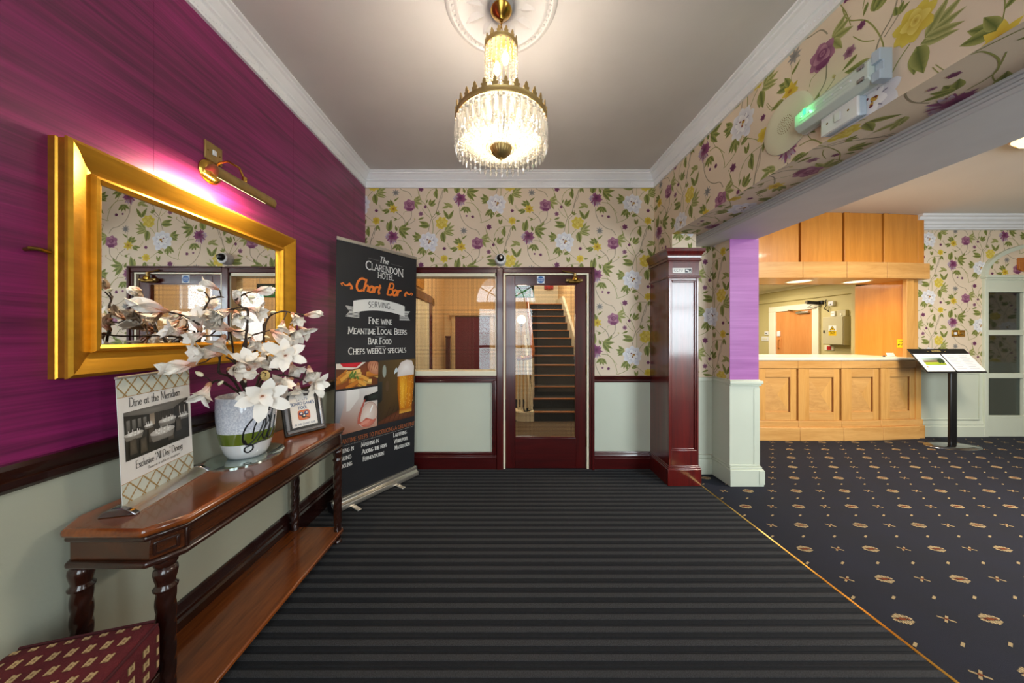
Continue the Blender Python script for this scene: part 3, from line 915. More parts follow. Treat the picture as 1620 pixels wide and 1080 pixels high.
MB().box(XL + .002, 1.738, YF + .005, YB - .004, 0.0, 0.007).build('mat_base', M['mat_base'], matt)
pile = MB().box(-1.576, 1.576, -.0125, .0125, 0, .0035).mesh('pile_strip', M['mat_pile'])
groove = MB().box(-1.576, 1.576, -.004, .004, 0, .0022).mesh('thin_rib', M['mat_base'])
yy = 1.644 - 0.0612 * 42
while yy < YB - .02:
    inst('pile_strip', pile, matt, (0.161, yy, 0.007))
    if yy + .03 < YB - .02:
        inst('thin_rib', groove, matt, (0.161, yy + .0306, 0.007))
    yy += 0.0612
st = MB().box(1.739, 1.757, YF + .01, 2.735, 0.0, 0.009).build('threshold_strip', M['brass'], None, bevel=.003)
tag(st, 'thin brass strip between the ribbed mat and the navy carpet', 'strip')

# ---- left wall
wl = S(MB().box(XL - .14, XL, YF - .1, YB + .12, .945, 3.08).build('wall_left', M['magenta']))
MB().box(XL - .14, XL, YF - .1, YB + .12, 0, .945).build('dado', M['dado_shaded'], wl)
for yb_ in (0.42, 1.235, 2.05, 2.865):
    MB().box(XL - .001, XL + .0006, yb_, yb_ + .0012, .99, 2.83).build('paper_seam', M['magenta'], wl)
def profile_y(name, prof, x, y0, y1, m, sgn=1, parent=None):
    """moulding running along y; prof (out, z)"""
    b = MB(); n = len(prof)
    vs = [(x + sgn * p, y0, z) for p, z in prof] + [(x + sgn * p, y1, z) for p, z in prof]
    fs = [(i, i + 1, n + i + 1, n + i) for i in range(n - 1)] + [(n - 1, 0, n, 2 * n - 1), tuple(range(n)), tuple(range(2 * n - 1, n - 1, -1))]
    b.add(vs, fs)
    o = b.build(name, m, parent, smooth=True, angle=25)
    return o
def profile_x(name, prof, y, x0, x1, m, sgn=-1, parent=None):
    b = MB(); n = len(prof)
    vs = [(x0, y + sgn * p, z) for p, z in prof] + [(x1, y + sgn * p, z) for p, z in prof]
    fs = [(i, i + 1, n + i + 1, n + i) for i in range(n - 1)] + [(n - 1, 0, n, 2 * n - 1), tuple(range(n)), tuple(range(2 * n - 1, n - 1, -1))]
    b.add(vs, fs)
    return b.build(name, m, parent, smooth=True, angle=25)
def fixnormals(o):
    bm = bmesh.new(); bm.from_mesh(o.data); bmesh.ops.recalc_face_normals(bm, faces=bm.faces); bm.to_mesh(o.data); bm.free()
    return o
RAIL = lambda a, b: [(0, a), (.012, a), (.022, a + .012), (.022, a + (b - a) * .4), (.03, a + (b - a) * .55), (.034, b - .012), (.024, b), (0, b)]
SKIRT = lambda h: [(0, 0), (.024, 0), (.024, h * .62), (.017, h * .68), (.02, h * .76), (.013, h * .84), (.012, h - .012), (.006, h), (0, h)]
S(fixnormals(profile_y('trim_1', RAIL(.905, .987), XL, YF, YB - .01, M['rail_dark'])))
S(fixnormals(profile_y('baseboard_left', SKIRT(.20), XL, YF, YB - .01, M['rail_dark'])))

# ---- far wall with the screen opening and the door opening
b = MB()
b.box(XL, XR + .3, YB, YB + .12, 2.0, 3.08)
b.box(XL, -1.26, YB, YB + .12, 0, 2.0)
b.box(.86, XR + .3, YB, YB + .12, 0, 2.0)
wb = S(b.build('wall_back', M['paper']))
paper('wallpaper_print', wb, (0, YB, 0), (1, 0, 0), (0, 0, 1), (0, -1, 0), (XL, XR, 2.02, 2.83), -.779, 2.295)
paper('wallpaper_print', wb, (0, YB, 0), (1, 0, 0), (0, 0, 1), (0, -1, 0), (.87, XR, .94, 2.02), -.779, 2.295)
MB().box(.875, XR, YB - .004, YB, .17, .88).build('dado', M['dado'], wb)
S(fixnormals(profile_x('trim_2', RAIL(.873, .939), YB, .875, 1.46, M['mahog_x'])))
S(fixnormals(profile_x('baseboard_back', SKIRT(.178), YB, .875, 1.46, M['mahog_x'])))

# ---- glazed screen beside the door (window_1)
w1 = thing('window_1', None, None, (-.68, YB, 0), kind='structure')
yf, yk = YB - .042, YB + .11
mx = M['mahog_x']; mz = M['mahog']
MB().box(-1.30, -.02, yf, yk, 1.966, 2.024).build('head_rail', mx, w1, bevel=.006)
MB().box(-1.30, -.06, yf - .012, yf + .02, 2.006, 2.026).build('head_moulding', mx, w1, bevel=.005)
MB().box(-1.30, -1.235, yf, yk, 0, 1.966).build('jamb', mz, w1, bevel=.006)
MB().box(-.092, -.024, yf - .006, yk, 0, 2.02).build('post', mz, w1, bevel=.008)
MB().box(-.104, -.092, yf + .012, yk, .94, 1.966).build('cream_bead', M['cream'], w1)
MB().box(-1.235, -.092, yf + .012, yk, 1.935, 1.966).build('cream_bead', M['cream'], w1)
MB().box(-1.235, -.092, yf - .01, yk, .942, .992).build('sill', M['cream'], w1, bevel=.006)
MB().box(-1.235, -.092, yf - .004, yk, .897, .942).build('middle_rail', mx, w1, bevel=.006)
MB().box(-1.235, -.092, yf - .014, yf + .03, .915, .935).build('rail_moulding', mx, w1, bevel=.006)
MB().box(-1.235, -.114, YB - .012, YB + .08, .17, .885).build('lower_panel', M['dado'], w1)
b = MB()
b.box(-.136, -.092, yf + .004, YB + .05, .15, .897); b.box(-1.235, -.136, yf + .004, YB + .05, .872, .897); b.box(-1.235, -.136, yf + .004, YB + .05, .15, .178)
b.box(-.116, -.100, yf - .006, YB, .15, .897); b.box(-1.235, -.116, yf - .006, YB, .886, .897)
b.build('panel_moulding', mx, w1, bevel=.005)
MB().box(-1.235, -.092, yf, YB + .08, 0, .15).build('bottom_rail', mx, w1, bevel=.004)
MB().box(-1.235, -.092, yf - .008, YB, .122, .138).build('rail_moulding', mx, w1, bevel=.005)
pane = MB().box(-1.235, -.104, YB + .028, YB + .034, .992, 1.935).build('glass_pane', M['glass'], w1)
def wires(name, x0, x1, z0, z1, y, parent, pitch=.0127, w=.0016):
    b = MB()
    x = x0 + pitch / 2
    while x < x1:
        b.add([(x - w / 2, y, z0), (x + w / 2, y, z0), (x + w / 2, y, z1), (x - w / 2, y, z1)], [(0, 1, 2, 3)]); x += pitch
    z = z0 + pitch / 2
    while z < z1:
        b.add([(x0, y, z - w / 2), (x1, y, z - w / 2), (x1, y, z + w / 2), (x0, y, z + w / 2)], [(0, 1, 2, 3)]); z += pitch
    return b.build(name, M['wire'], parent, kind='stuff')
wires('wire_mesh', -1.235, -.104, .992, 1.935, YB + .031, pane)

# ---- lobby door (door_1)
d1 = thing('door_1', None, None, (.40, YB, 0), kind='structure')
MB().box(-.024, .875, yf, yk, 1.968, 2.024).build('head_frame', mx, d1, bevel=.006)
MB().box(-.03, .88, yf - .012, yf + .02, 2.006, 2.026).build('head_moulding', mx, d1, bevel=.005)
MB().box(.832, .876, yf, yk, 0, 1.968).build('jamb', mz, d1, bevel=.006)
MB().box(.856, .884, yf - .012, yf + .02, 0, 2.026).build('jamb_moulding', mz, d1, bevel=.006)
b = MB(); b.box(-.022, -.004, yf + .01, yk, 0, 1.966); b.box(.813, .832, yf + .01, yk, 0, 1.966); b.box(-.004, .813, yf + .01, yk, 1.952, 1.966)
b.build('cream_stop', M['cream'], d1)
y0, y1 = YB - .012, YB + .034
MB().box(0, .093, y0, y1, .008, 1.948).build('stile', mz, d1, bevel=.003)
MB().box(.706, .808, y0, y1, .008, 1.948).build('stile', mz, d1, bevel=.003)
MB().box(.093, .706, y0, y1, 1.858, 1.948).build('rail', mx, d1, bevel=.003)
MB().box(.093, .706, y0, y1, .008, .313).build('rail', mx, d1, bevel=.003)
dp = MB().box(.093, .706, YB + .008, YB + .014, .313, 1.858).build('glass_pane', M['glass'], d1)
wires('wire_mesh', .093, .706, .313, 1.858, YB + .011, dp)
b = MB()
for (xa, xb, za, zb) in ((.093, .706, .313, .323), (.093, .706, 1.850, 1.858), (.093, .099, .323, 1.850), (.700, .706, .323, 1.850)):
    b.box(xa, xb, y0 + .002, YB + .008, za, zb)
b.build('glazing_bead', mz, d1)
for z in (.28, 1.0, 1.72):
    MB().cyl((.811, y0 - .006, z - .05), (.811, y0 - .006, z + .05), .006).build('hinge', M['bronze'], d1, smooth=True)
# brass overhead closer on the top rail
cl = MB().box(.62, .745, y0 - .05, y0, 1.865, 1.90).build('door_closer', M['bronze'], d1, bevel=.012, label='brass overhead door closer')
MB().cyl((.60, y0 - .027, 1.893), (.765, y0 - .027, 1.893), .017).build('closer_body', M['brass_ant'], cl, smooth=True)
MB().cyl((.69, y0 - .03, 1.90), (.69, y0 - .03, 1.965), .014).build('closer_spindle', M['brass_ant'], cl, smooth=True)
MB().tube([(.69, y0 - .03, 1.965), (.63, y0 - .045, 1.972), (.56, yf - .02, 1.985)], .007).build('closer_arm', M['bronze'], cl, smooth=True)
MB().lathe([(.001, 0), (.026, 0), (.026, .02), (.012, .03), (.001, .032)], (.69, y0 - .032, 1.905), 16, (0, -1, 0)).build('closer_cap', M['brass'], cl, smooth=True)
# round blue notice on the top rail
I = Ink(); xs, zs = .353, 1.905
I.rect(xs - .038, zs - .038, xs + .038, zs + .038, lin(226, 230, 234), 0)
I.ell(xs, zs, .034, .034, lin(26, 96, 170), 1, None, 24)
text(I, 'FIRE DOOR', xs, zs + .004, .009, lin(235, 240, 245), 2, .2, .16, serif=False)
text(I, 'KEEP SHUT', xs, zs - .014, .009, lin(235, 240, 245), 2, .2, .16, serif=False)
ink_build(I, 'fire_door_notice', (0, y0, 0), (1, 0, 0), (0, 0, 1), (0, -1, 0), M['poster'], d1, label='round blue notice')

# ---- right side: nib wall, beam, pier
nib = S(MB().box(XR, 1.715, 2.762, YB, 0, 2.26).build('wall_nib', M['paper']))
paper('wallpaper_print', nib, (0, 2.762, 0), (1, 0, 0), (0, 0, 1), (0, -1, 0), (XR, 1.715, 2.1, 2.26), 1.62, 2.34)
paper('wallpaper_print', nib, (XR, 0, 0), (0, -1, 0), (0, 0, 1), (-1, 0, 0), (-YB, -2.762, .94, 2.26), -2.632, 2.309)
beam = S(MB().box(XR, 1.80, YF - .1, YB + .1, 2.26, 3.08).build('wall_right_beam', M['paper']))
paper('wallpaper_print', beam, (XR, 0, 0), (0, -1, 0), (0, 0, 1), (-1, 0, 0), (-YB, -YF, 2.26, 2.83), -2.632, 2.309)
paper('wallpaper_print', beam, (0, 0, 2.26), (0, -1, 0), (1, 0, 0), (0, 0, -1), (-YB, -YF, XR, 1.765), -2.2, 1.70)
MB().box(1.80, 2.25, YF - .1, YB - .05, 2.21, 3.08).build('painted_soffit', M['beam'], beam)
b = MB()
for (xa, xb, za) in ((1.762, 1.80, 2.248), (1.776, 1.80, 2.236), (1.786, 1.81, 2.224), (1.796, 1.82, 2.205)):
    b.box(xa, xb, YF, YB - .06, za, 2.262)
S(b.build('trim_3', M['beam'], None, bevel=.004))
wp = S(MB().box(1.70, 2.03, 2.99, YB + .12, 0, 2.3).build('wall_recess', M['paper']))
paper('wallpaper_print', wp, (0, 2.99, 0), (1, 0, 0), (0, 0, 1), (0, -1, 0), (1.71, 2.015, .95, 2.21), 2.02, 1.535)
MB().box(1.71, 2.015, 2.986, 2.99, .19, .93).build('dado', M['dado'], wp)
pier = S(MB().box(2.015, 2.27, 2.757, 4.42, .0, 2.95).build('wall_pier', M['paper']))
paper('wallpaper_print', pier, (2.015, 0, 0), (0, -1, 0), (0, 0, 1), (-1, 0, 0), (-2.99, -2.757, .95, 2.21), -3.00, 1.535)
MB().box(2.013, 2.272, 2.753, 2.757, .93, 2.21).build('grasscloth_face', M['lilac'], pier)
MB().box(2.010, 2.275, 2.750, 2.985, 0, .92).build('dado_casing', M['dado'], pier)
b = MB(); b.box(2.004, 2.288, 2.738, 2.99, .895, .912); b.box(1.998, 2.296, 2.728, 2.99, .912, .94); b.box(2.008, 2.28, 2.744, 2.99, .94, .95); b.box(1.71, 2.0, 2.97, 2.99, .90, .94)
b.build('dado_cap', M['dado'], pier, bevel=.005)
b = MB(); b.box(1.998, 2.30, 2.726, 2.99, 0, .15); b.box(2.003, 2.29, 2.736, 2.99, .15, .172); b.box(2.007, 2.28, 2.744, 2.99, .172, .188)
b.box(1.71, 2.0, 2.966, 2.99, 0, .15); b.box(1.71, 2.0, 2.975, 2.99, .15, .188)
S(b.build('baseboard_pier', M['dado'], None, bevel=.004))
MB().box(2.226, 2.277, 2.747, 2.752, .19, .87).build('corner_guard', M['dado'], pier)
MB().box(2.255, 2.302, 2.722, 2.727, .02, .14).build('corner_guard', M['dado'], pier)

# ---- ceilings and cornices
ceil = S(MB().box(-1.6, XR + .3, YF - .1, YB + .1, ZC, 3.1).build('ceiling', M['ceiling']))
PROF = [(0, 2.83), (.016, 2.83), (.018, 2.842), (.011, 2.846), (.011, 2.893), (.026, 2.898), (.03, 2.906), (.022, 2.912), (.04, 2.926), (.052, 2.945), (.066, 2.952), (.068, 2.962), (.085, 2.966), (.088, 2.98), (0, 2.98)]
def cornice(name, P0, P1, nrm, m0, m1, prof, mtl, zc=0.0):
    """moulding from P0 to P1 (plan), nrm out of the wall; m0,m1 shorten/lengthen with the projection (mitres)"""
    P0, P1, nrm = Vector((*P0, 0)), Vector((*P1, 0)), Vector((*nrm, 0))
    d = (P1 - P0).normalized()
    a = [P0 + nrm * p + d * (m0 * p) + Vector((0, 0, z + zc)) for p, z in prof]
    c = [P1 + nrm * p - d * (m1 * p) + Vector((0, 0, z + zc)) for p, z in prof]
    n = len(prof)
    b = MB().add(a + c, [(i, i + 1, n + i + 1, n + i) for i in range(n - 1)] + [(n - 1, 0, n, 2 * n - 1), tuple(range(n)), tuple(range(2 * n - 1, n - 1, -1))])
    return S(fixnormals(b.build(name, mtl, None, smooth=True, angle=20)))
c1 = cornice('trim_4', (XL, YF), (XL, YB), (1, 0), 0, 1, PROF, M['white'])
c2 = cornice('trim_5', (XL, YB), (XR, YB), (0, -1), 1, 1, PROF, M['white'])
c3 = cornice('trim_6', (XR, YB), (XR, YF), (-1, 0), 1, 0, PROF, M['white'])
def swags(parent, P0, P1, nrm):
    P0, P1, nrm = Vector((*P0, 2.892)), Vector((*P1, 2.892)), Vector((*nrm, 0))
    L = (P1 - P0).length; d = (P1 - P0) / L
    n = int(L / .217)
    b = MB()
    oct_ = [(1, 0, 0), (-1, 0, 0), (0, 1, 0), (0, -1, 0), (0, 0, 1), (0, 0, -1)]
    of = [(0, 2, 4), (2, 1, 4), (1, 3, 4), (3, 0, 4), (2, 0, 5), (1, 2, 5), (3, 1, 5), (0, 3, 5)]
    def bead(c, r): b.add([(c.x + p[0] * r, c.y + p[1] * r, c.z + p[2] * r) for p in oct_], of)
    for i in range(n):
        for k in range(13):
            t = k / 12
            z = -.038 * 4 * t * (1 - t)
            bead(P0 + d * ((i + t) * L / n) + nrm * .011 + Vector((0, 0, z - .002)), .0052 if 2 < k < 10 else .0042)
        for k in range(4):
            bead(P0 + d * (i * L / n) + nrm * .011 + Vector((0, 0, -.004 - k * .009)), .005 - k * .0006)
    b.build('swag_relief', M['white'], parent, kind='stuff')
swags(c1, (XL, YF + .1), (XL, YB - .02), (1, 0)); swags(c2, (XL + .02, YB), (XR - .02, YB), (0, -1)); swags(c3, (XR, YB - .02), (XR, YF + .1), (-1, 0))
# plaster ceiling rose round the chandelier hook
RX, RY = -.022, 1.499
rose = S(MB().lathe([(.27, 0), (.275, -.006), (.268, -.016), (.252, -.02), (.246, -.012), (.232, -.012), (.226, -.022), (.214, -.024), (.206, -.014), (.12, -.012), (.10, -.02), (.08, -.026), (.06, -.022), (.05, -.036), (.001, -.04)], (RX, RY, ZC), 64).build('trim_7', M['ceiling'], None, smooth=True, angle=60))
lf = MB()
for i in range(4):
    lf.add([(0, 0, 0)], [])
lf = MB(); n = 6
pv = []
for i in range(n + 1):
    f = i / n; w = .026 * math.sin(PI * f ** .8) + .001
    pv += [(.095 + f * .105, -w, -.013), (.095 + f * .105, 0, -.026 + .006 * f), (.095 + f * .105, w, -.013)]
lf.add(pv, [(3 * i + k, 3 * i + k + 1, 3 * i + k + 4, 3 * i + k + 3) for i in range(n) for k in range(2)])
leafm = lf.mesh('acanthus_leaf', M['ceiling'], True)
for i in range(12):
    inst('acanthus_leaf', leafm, rose, (RX, RY, ZC), (0, 0, 2 * PI * i / 12 + .1), (1, 1, 1) if i % 2 else (.85, .8, 1))
b = MB()
for i in range(60):
    a = 2 * PI * i / 60
    b.sphere((RX + .239 * math.cos(a), RY + .239 * math.sin(a), ZC - .012), .008, 6, 4)
b.build('bead_ring', M['ceiling'], rose, smooth=True, kind='stuff')
ceil2 = S(MB().box(2.2, 8.4, YF - .1, 5.0, ZR, 3.1).build('ceiling_reception', M['ceiling2']))

# ---- reception far wall
wr = S(MB().box(5.42, 6.36, YR, YR + .12, 0, 3.0).box(6.36, 8.0, YR, YR + .12, 2.1, 3.0).box(8.0, 8.4, YR, YR + .12, 0, 3.0).build('wall_reception', M['paper']))
paper('wallpaper_print', wr, (0, YR, 0), (1, 0, 0), (0, 0, 1), (0, -1, 0), (5.42, 6.36, .90, 2.76), 6.314, 2.24)
paper('wallpaper_print', wr, (0, YR, 0), (1, 0, 0), (0, 0, 1), (0, -1, 0), (6.36, 8.2, 2.1, 2.76), 6.314, 2.24)
MB().box(5.42, 6.34, YR - .006, YR, .2, .865).build('dado', M['dado'], wr)
b = MB()
for (xa, xb, za, zb) in ((5.44, 5.46, .22, .85), (6.28, 6.30, .22, .85), (5.46, 6.28, .83, .85), (5.46, 6.28, .22, .24)):
    b.box(xa, xb, YR - .014, YR, za, zb)
b.build('panel_moulding', M['dado'], wr, bevel=.004)
S(fixnormals(profile_x('trim_8', RAIL(.855, .90), YR, 5.42, 6.34, M['dado'])))
S(fixnormals(profile_x('baseboard_reception', SKIRT(.215), YR, 5.42, 6.34, M['dado'])))
PROF2 = [(0, 2.74), (.03, 2.74), (.034, 2.76), (.05, 2.765), (.055, 2.79), (.075, 2.80), (.08, 2.83), (.11, 2.85), (.115, 2.875), (.14, 2.885), (.145, 2.915), (0, 2.915)]
cornice('trim_9', (5.36, YR), (8.2, YR), (0, -1), 0, 0, PROF2, M['white'])
wrt = S(MB().box(8.2, 8.4, YF - .1, 5.8, 0, 3.0).build('wall_right', M['paper']))
paper('wallpaper_print', wrt, (8.2, 0, 0), (0, -1, 0), (0, 0, 1), (-1, 0, 0), (-YR, -YF, .90, 2.90), -3.2, 2.24)
MB().box(8.194, 8.2, YF, YR, 0, .90).build('dado', M['dado'], wrt)
# glazed double door in the reception wall (door_3)
d3 = thing('door_3', None, None, (7.18, YR, 0), kind='structure')
dm = M['dado']
MB().box(6.335, 6.385, YR - .03, YR + .1, 0, 2.12).build('jamb', dm, d3, bevel=.005)
MB().box(7.975, 8.025, YR - .03, YR + .1, 0, 2.12).build('jamb', dm, d3, bevel=.005)
MB().box(6.385, 7.975, YR - .02, YR + .1, 1.915, 2.10).build('head_board', dm, d3)
MB().box(6.31, 8.05, YR - .06, YR + .1, 2.10, 2.135).build('head_cornice', dm, d3, bevel=.008)
MB().box(6.33, 8.03, YR - .04, YR + .1, 2.075, 2.10).build('head_moulding', dm, d3, bevel=.006)
MB().box(6.385, 7.975, YR - .012, YR + .05, 0, .25).build('kick_board', dm, d3, bevel=.004)
k = 0
for x in (6.385, 6.905, 7.425):
    for (za, zb) in ((1.413, 1.91), (.84, 1.345), (.277, .774)):
        MB().box(x + .012, x + .492, YR + .02, YR + .026, za, zb).build('glass_pane', M['glass_dark'], d3)
    MB().box(x + .492, x + .532, YR - .008, YR + .05, .25, 1.915).build('mullion', dm, d3, bevel=.004)
    MB().box(x, x + .012, YR - .008, YR + .05, .25, 1.915).build('mullion', dm, d3)
for (za, zb) in ((1.345, 1.413), (.774, .84), (.25, .277)):
    MB().box(6.385, 7.975, YR - .01, YR + .05, za, zb).build('rail', dm, d3, bevel=.005)
# arched band over the door
b = MB(); ax, hw, hh, nn = 7.18, .86, .44, 28
ring = []
for i in range(nn + 1):
    a = PI * i / nn
    ring.append(((ax + hw * math.cos(a), 2.135 + hh * math.sin(a)), (ax + (hw - .05) * math.cos(a), 2.135 + (hh - .05) * math.sin(a))))
for i in range(nn):
    (o0, i0), (o1, i1) = ring[i], ring[i + 1]
    b.prism([o0, o1, i1, i0], (0, YR, 0), (1, 0, 0), (0, 0, 1), (0, -1, 0), .035)
b.build('arch_band', dm, d3)
# dim passage behind it
pas = S(MB().box(6.2, 8.2, 5.65, 5.75, 0, 2.6).box(6.1, 6.2, YR + .12, 5.75, 0, 2.6).build('wall_passage', mat('passage_wall', (120, 112, 96), .7)))
S(MB().box(6.1, 8.2, YR + .12, 5.75, 2.5, 2.6).build('ceiling_passage', M['ceiling2']))
MB().box(6.2, 8.2, 5.63, 5.65, 0, .9).build('dado', M['dado'], pas)

# ---- street wall behind the camera: doorway with fanlight, and the reception window
b = MB()
b.box(XL - .14, -.75, YF - .14, YF, 0, 3.08); b.box(.75, 2.7, YF - .14, YF, 0, 3.08)
b.box(2.7, 4.75, YF - .14, YF, 0, .85); b.box(2.7, 4.75, YF - .14, YF, 2.6, 3.08); b.box(4.75, 8.4, YF - .14, YF, 0, 3.08)
na = 20; ri = .70
for i in range(na):
    a0, a1 = PI * i / na, PI * (i + 1) / na
    b.prism([(ri * math.cos(a0), 2.13 + ri * math.sin(a0)), (ri * math.cos(a1), 2.13 + ri * math.sin(a1)), (.75 * math.cos(a1) if 0 else max(-.75, min(.75, ri * 2 * math.cos(a1))), 3.08), (max(-.75, min(.75, ri * 2 * math.cos(a0))), 3.08)], (0, YF - .14, 0), (1, 0, 0), (0, 0, 1), (0, 1, 0), .14)
b.box(-.75, -.70, YF - .14, YF, 2.13, 3.08); b.box(.70, .75, YF - .14, YF, 2.13, 3.08)
S(b.build('wall_street', M['paper']))
d4 = thing('door_4', None, None, (0, YF, 0), kind='structure')
ya, yb2 = YF - .10, YF - .04
MB().box(-.75, .75, ya - .02, yb2 + .02, 2.06, 2.13).build('transom', mx, d4, bevel=.005)
MB().box(-.75, -.70, ya, yb2, 0, 2.06).build('jamb', mz, d4); MB().box(.70, .75, ya, yb2, 0, 2.06).build('jamb', mz, d4)
for s in (-1, 1):
    for (xa, xb, za, zb, nm) in ((.0, .07, 0, 2.06, 'stile'), (.63, .70, 0, 2.06, 'stile'), (.07, .63, 1.96, 2.06, 'rail'), (.07, .63, .02, .40, 'rail'), (.07, .63, 1.04, 1.10, 'rail')):
        MB().box(s * xa, s * xb, ya, yb2, za, zb).build(nm, mz, d4)
    MB().box(s * .07, s * .63, ya + .025, ya + .031, .40, 1.96).build('glass_pane', M['glass'], d4)
b = MB()
for i in range(1, 6):
    a = PI * i / 6
    b.tube([(.18 * math.cos(a), YF - .07, 2.13 + .18 * math.sin(a)), (ri * math.cos(a), YF - .07, 2.13 + ri * math.sin(a))], .014)
b.tube([(.18 * math.cos(PI * i / 12), YF - .07, 2.13 + .18 * math.sin(PI * i / 12)) for i in range(13)], .014)
b.tube([(.45 * math.cos(PI * i / 16), YF - .07, 2.13 + .45 * math.sin(PI * i / 16)) for i in range(17)], .012)
b.build('fanlight_bars', M['white'], d4, smooth=True)
w2 = thing('window_2', None, None, (3.72, YF, 0), kind='structure')
for (xa, xb, za, zb) in ((2.7, 2.77, .85, 2.6), (4.68, 4.75, .85, 2.6), (2.77, 4.68, .85, .93), (2.77, 4.68, 2.52, 2.6), (3.39, 3.44, .93, 2.52), (4.03, 4.08, .93, 2.52), (2.77, 4.68, 1.9, 1.95)):
    MB().box(xa, xb, YF - .11, YF - .05, za, zb).build('window_bar', M['white'], w2)
MB().box(2.77, 4.68, YF - .083, YF - .078, .93, 2.52).build('glass_pane', M['glass'], w2)
S(MB().box(-9, 14, -14, YF - .14, -.2, -.12).build('ground', mat('pavement', (150, 148, 144), .9)))
S(MB().box(-9, 14, -13.2, -12.6, -.12, 1.5).build('wall_garden', mat('garden_hedge', (74, 92, 58), .9, var=.4, vscale=4)))

# ---- stair hall beyond the lobby door
hw_ = M['hall_wall']
S(MB().box(-1.42, -1.28, YB + .12, 6.5, 0, 3.4).build('wall_hall_left', hw_))
S(MB().box(-1.42, .42, 6.4, 6.5, 0, 3.4).build('wall_hall_back', hw_))
S(MB().box(1.40, 1.54, YB + .12, 8.4, 0, 3.4).build('wall_hall_right', hw_))
S(MB().box(.32, 1.54, 8.2, 8.3, 0, 3.4).build('wall_landing', M['cream']))
S(MB().box(.32, .42, 6.5, 8.3, 0, 3.4).build('wall_stair_left', hw_))
S(MB().box(-1.42, 1.54, YB + .12, 8.4, 3.3, 3.4).build('ceiling_hall', M['cream']))
S(MB().box(-1.28, 1.40, YB + .13, 4.77, 0, .006).build('floor_hall', mat('hall_floor_brown', (98, 84, 66), .9, var=.2, vscale=80)))

# ---- office behind the reception hatch
XO = 5.75
wo = S(MB().box(XO, XO + .12, 4.62, 7.7, 0, 2.42).build('wall_office', M['olive']))
MB().box(XO - .035, XO, 4.7, 7.6, 2.035, 2.13).build('duct_band', M['olive'], wo, bevel=.003)
MB().box(XO - .05, XO, 4.7, 7.6, 2.26, 2.31).build('ceiling_bead', M['cream'], wo)
S(MB().box(1.9, XO + .1, 7.6, 7.7, 0, 2.42).build('wall_office_back', M['olive']))
S(MB().box(1.86, 1.98, 4.3, 7.7, 0, 2.42).build('wall_office_left', M['olive']))
S(MB().box(1.86, XO + .12, 4.5, 7.7, 2.31, 2.42).build('ceiling_office', M['cream']))
S(MB().box(5.25, XO + .12, 4.60, 4.66, 0, 2.42).build('wall_office_front', M['olive']))
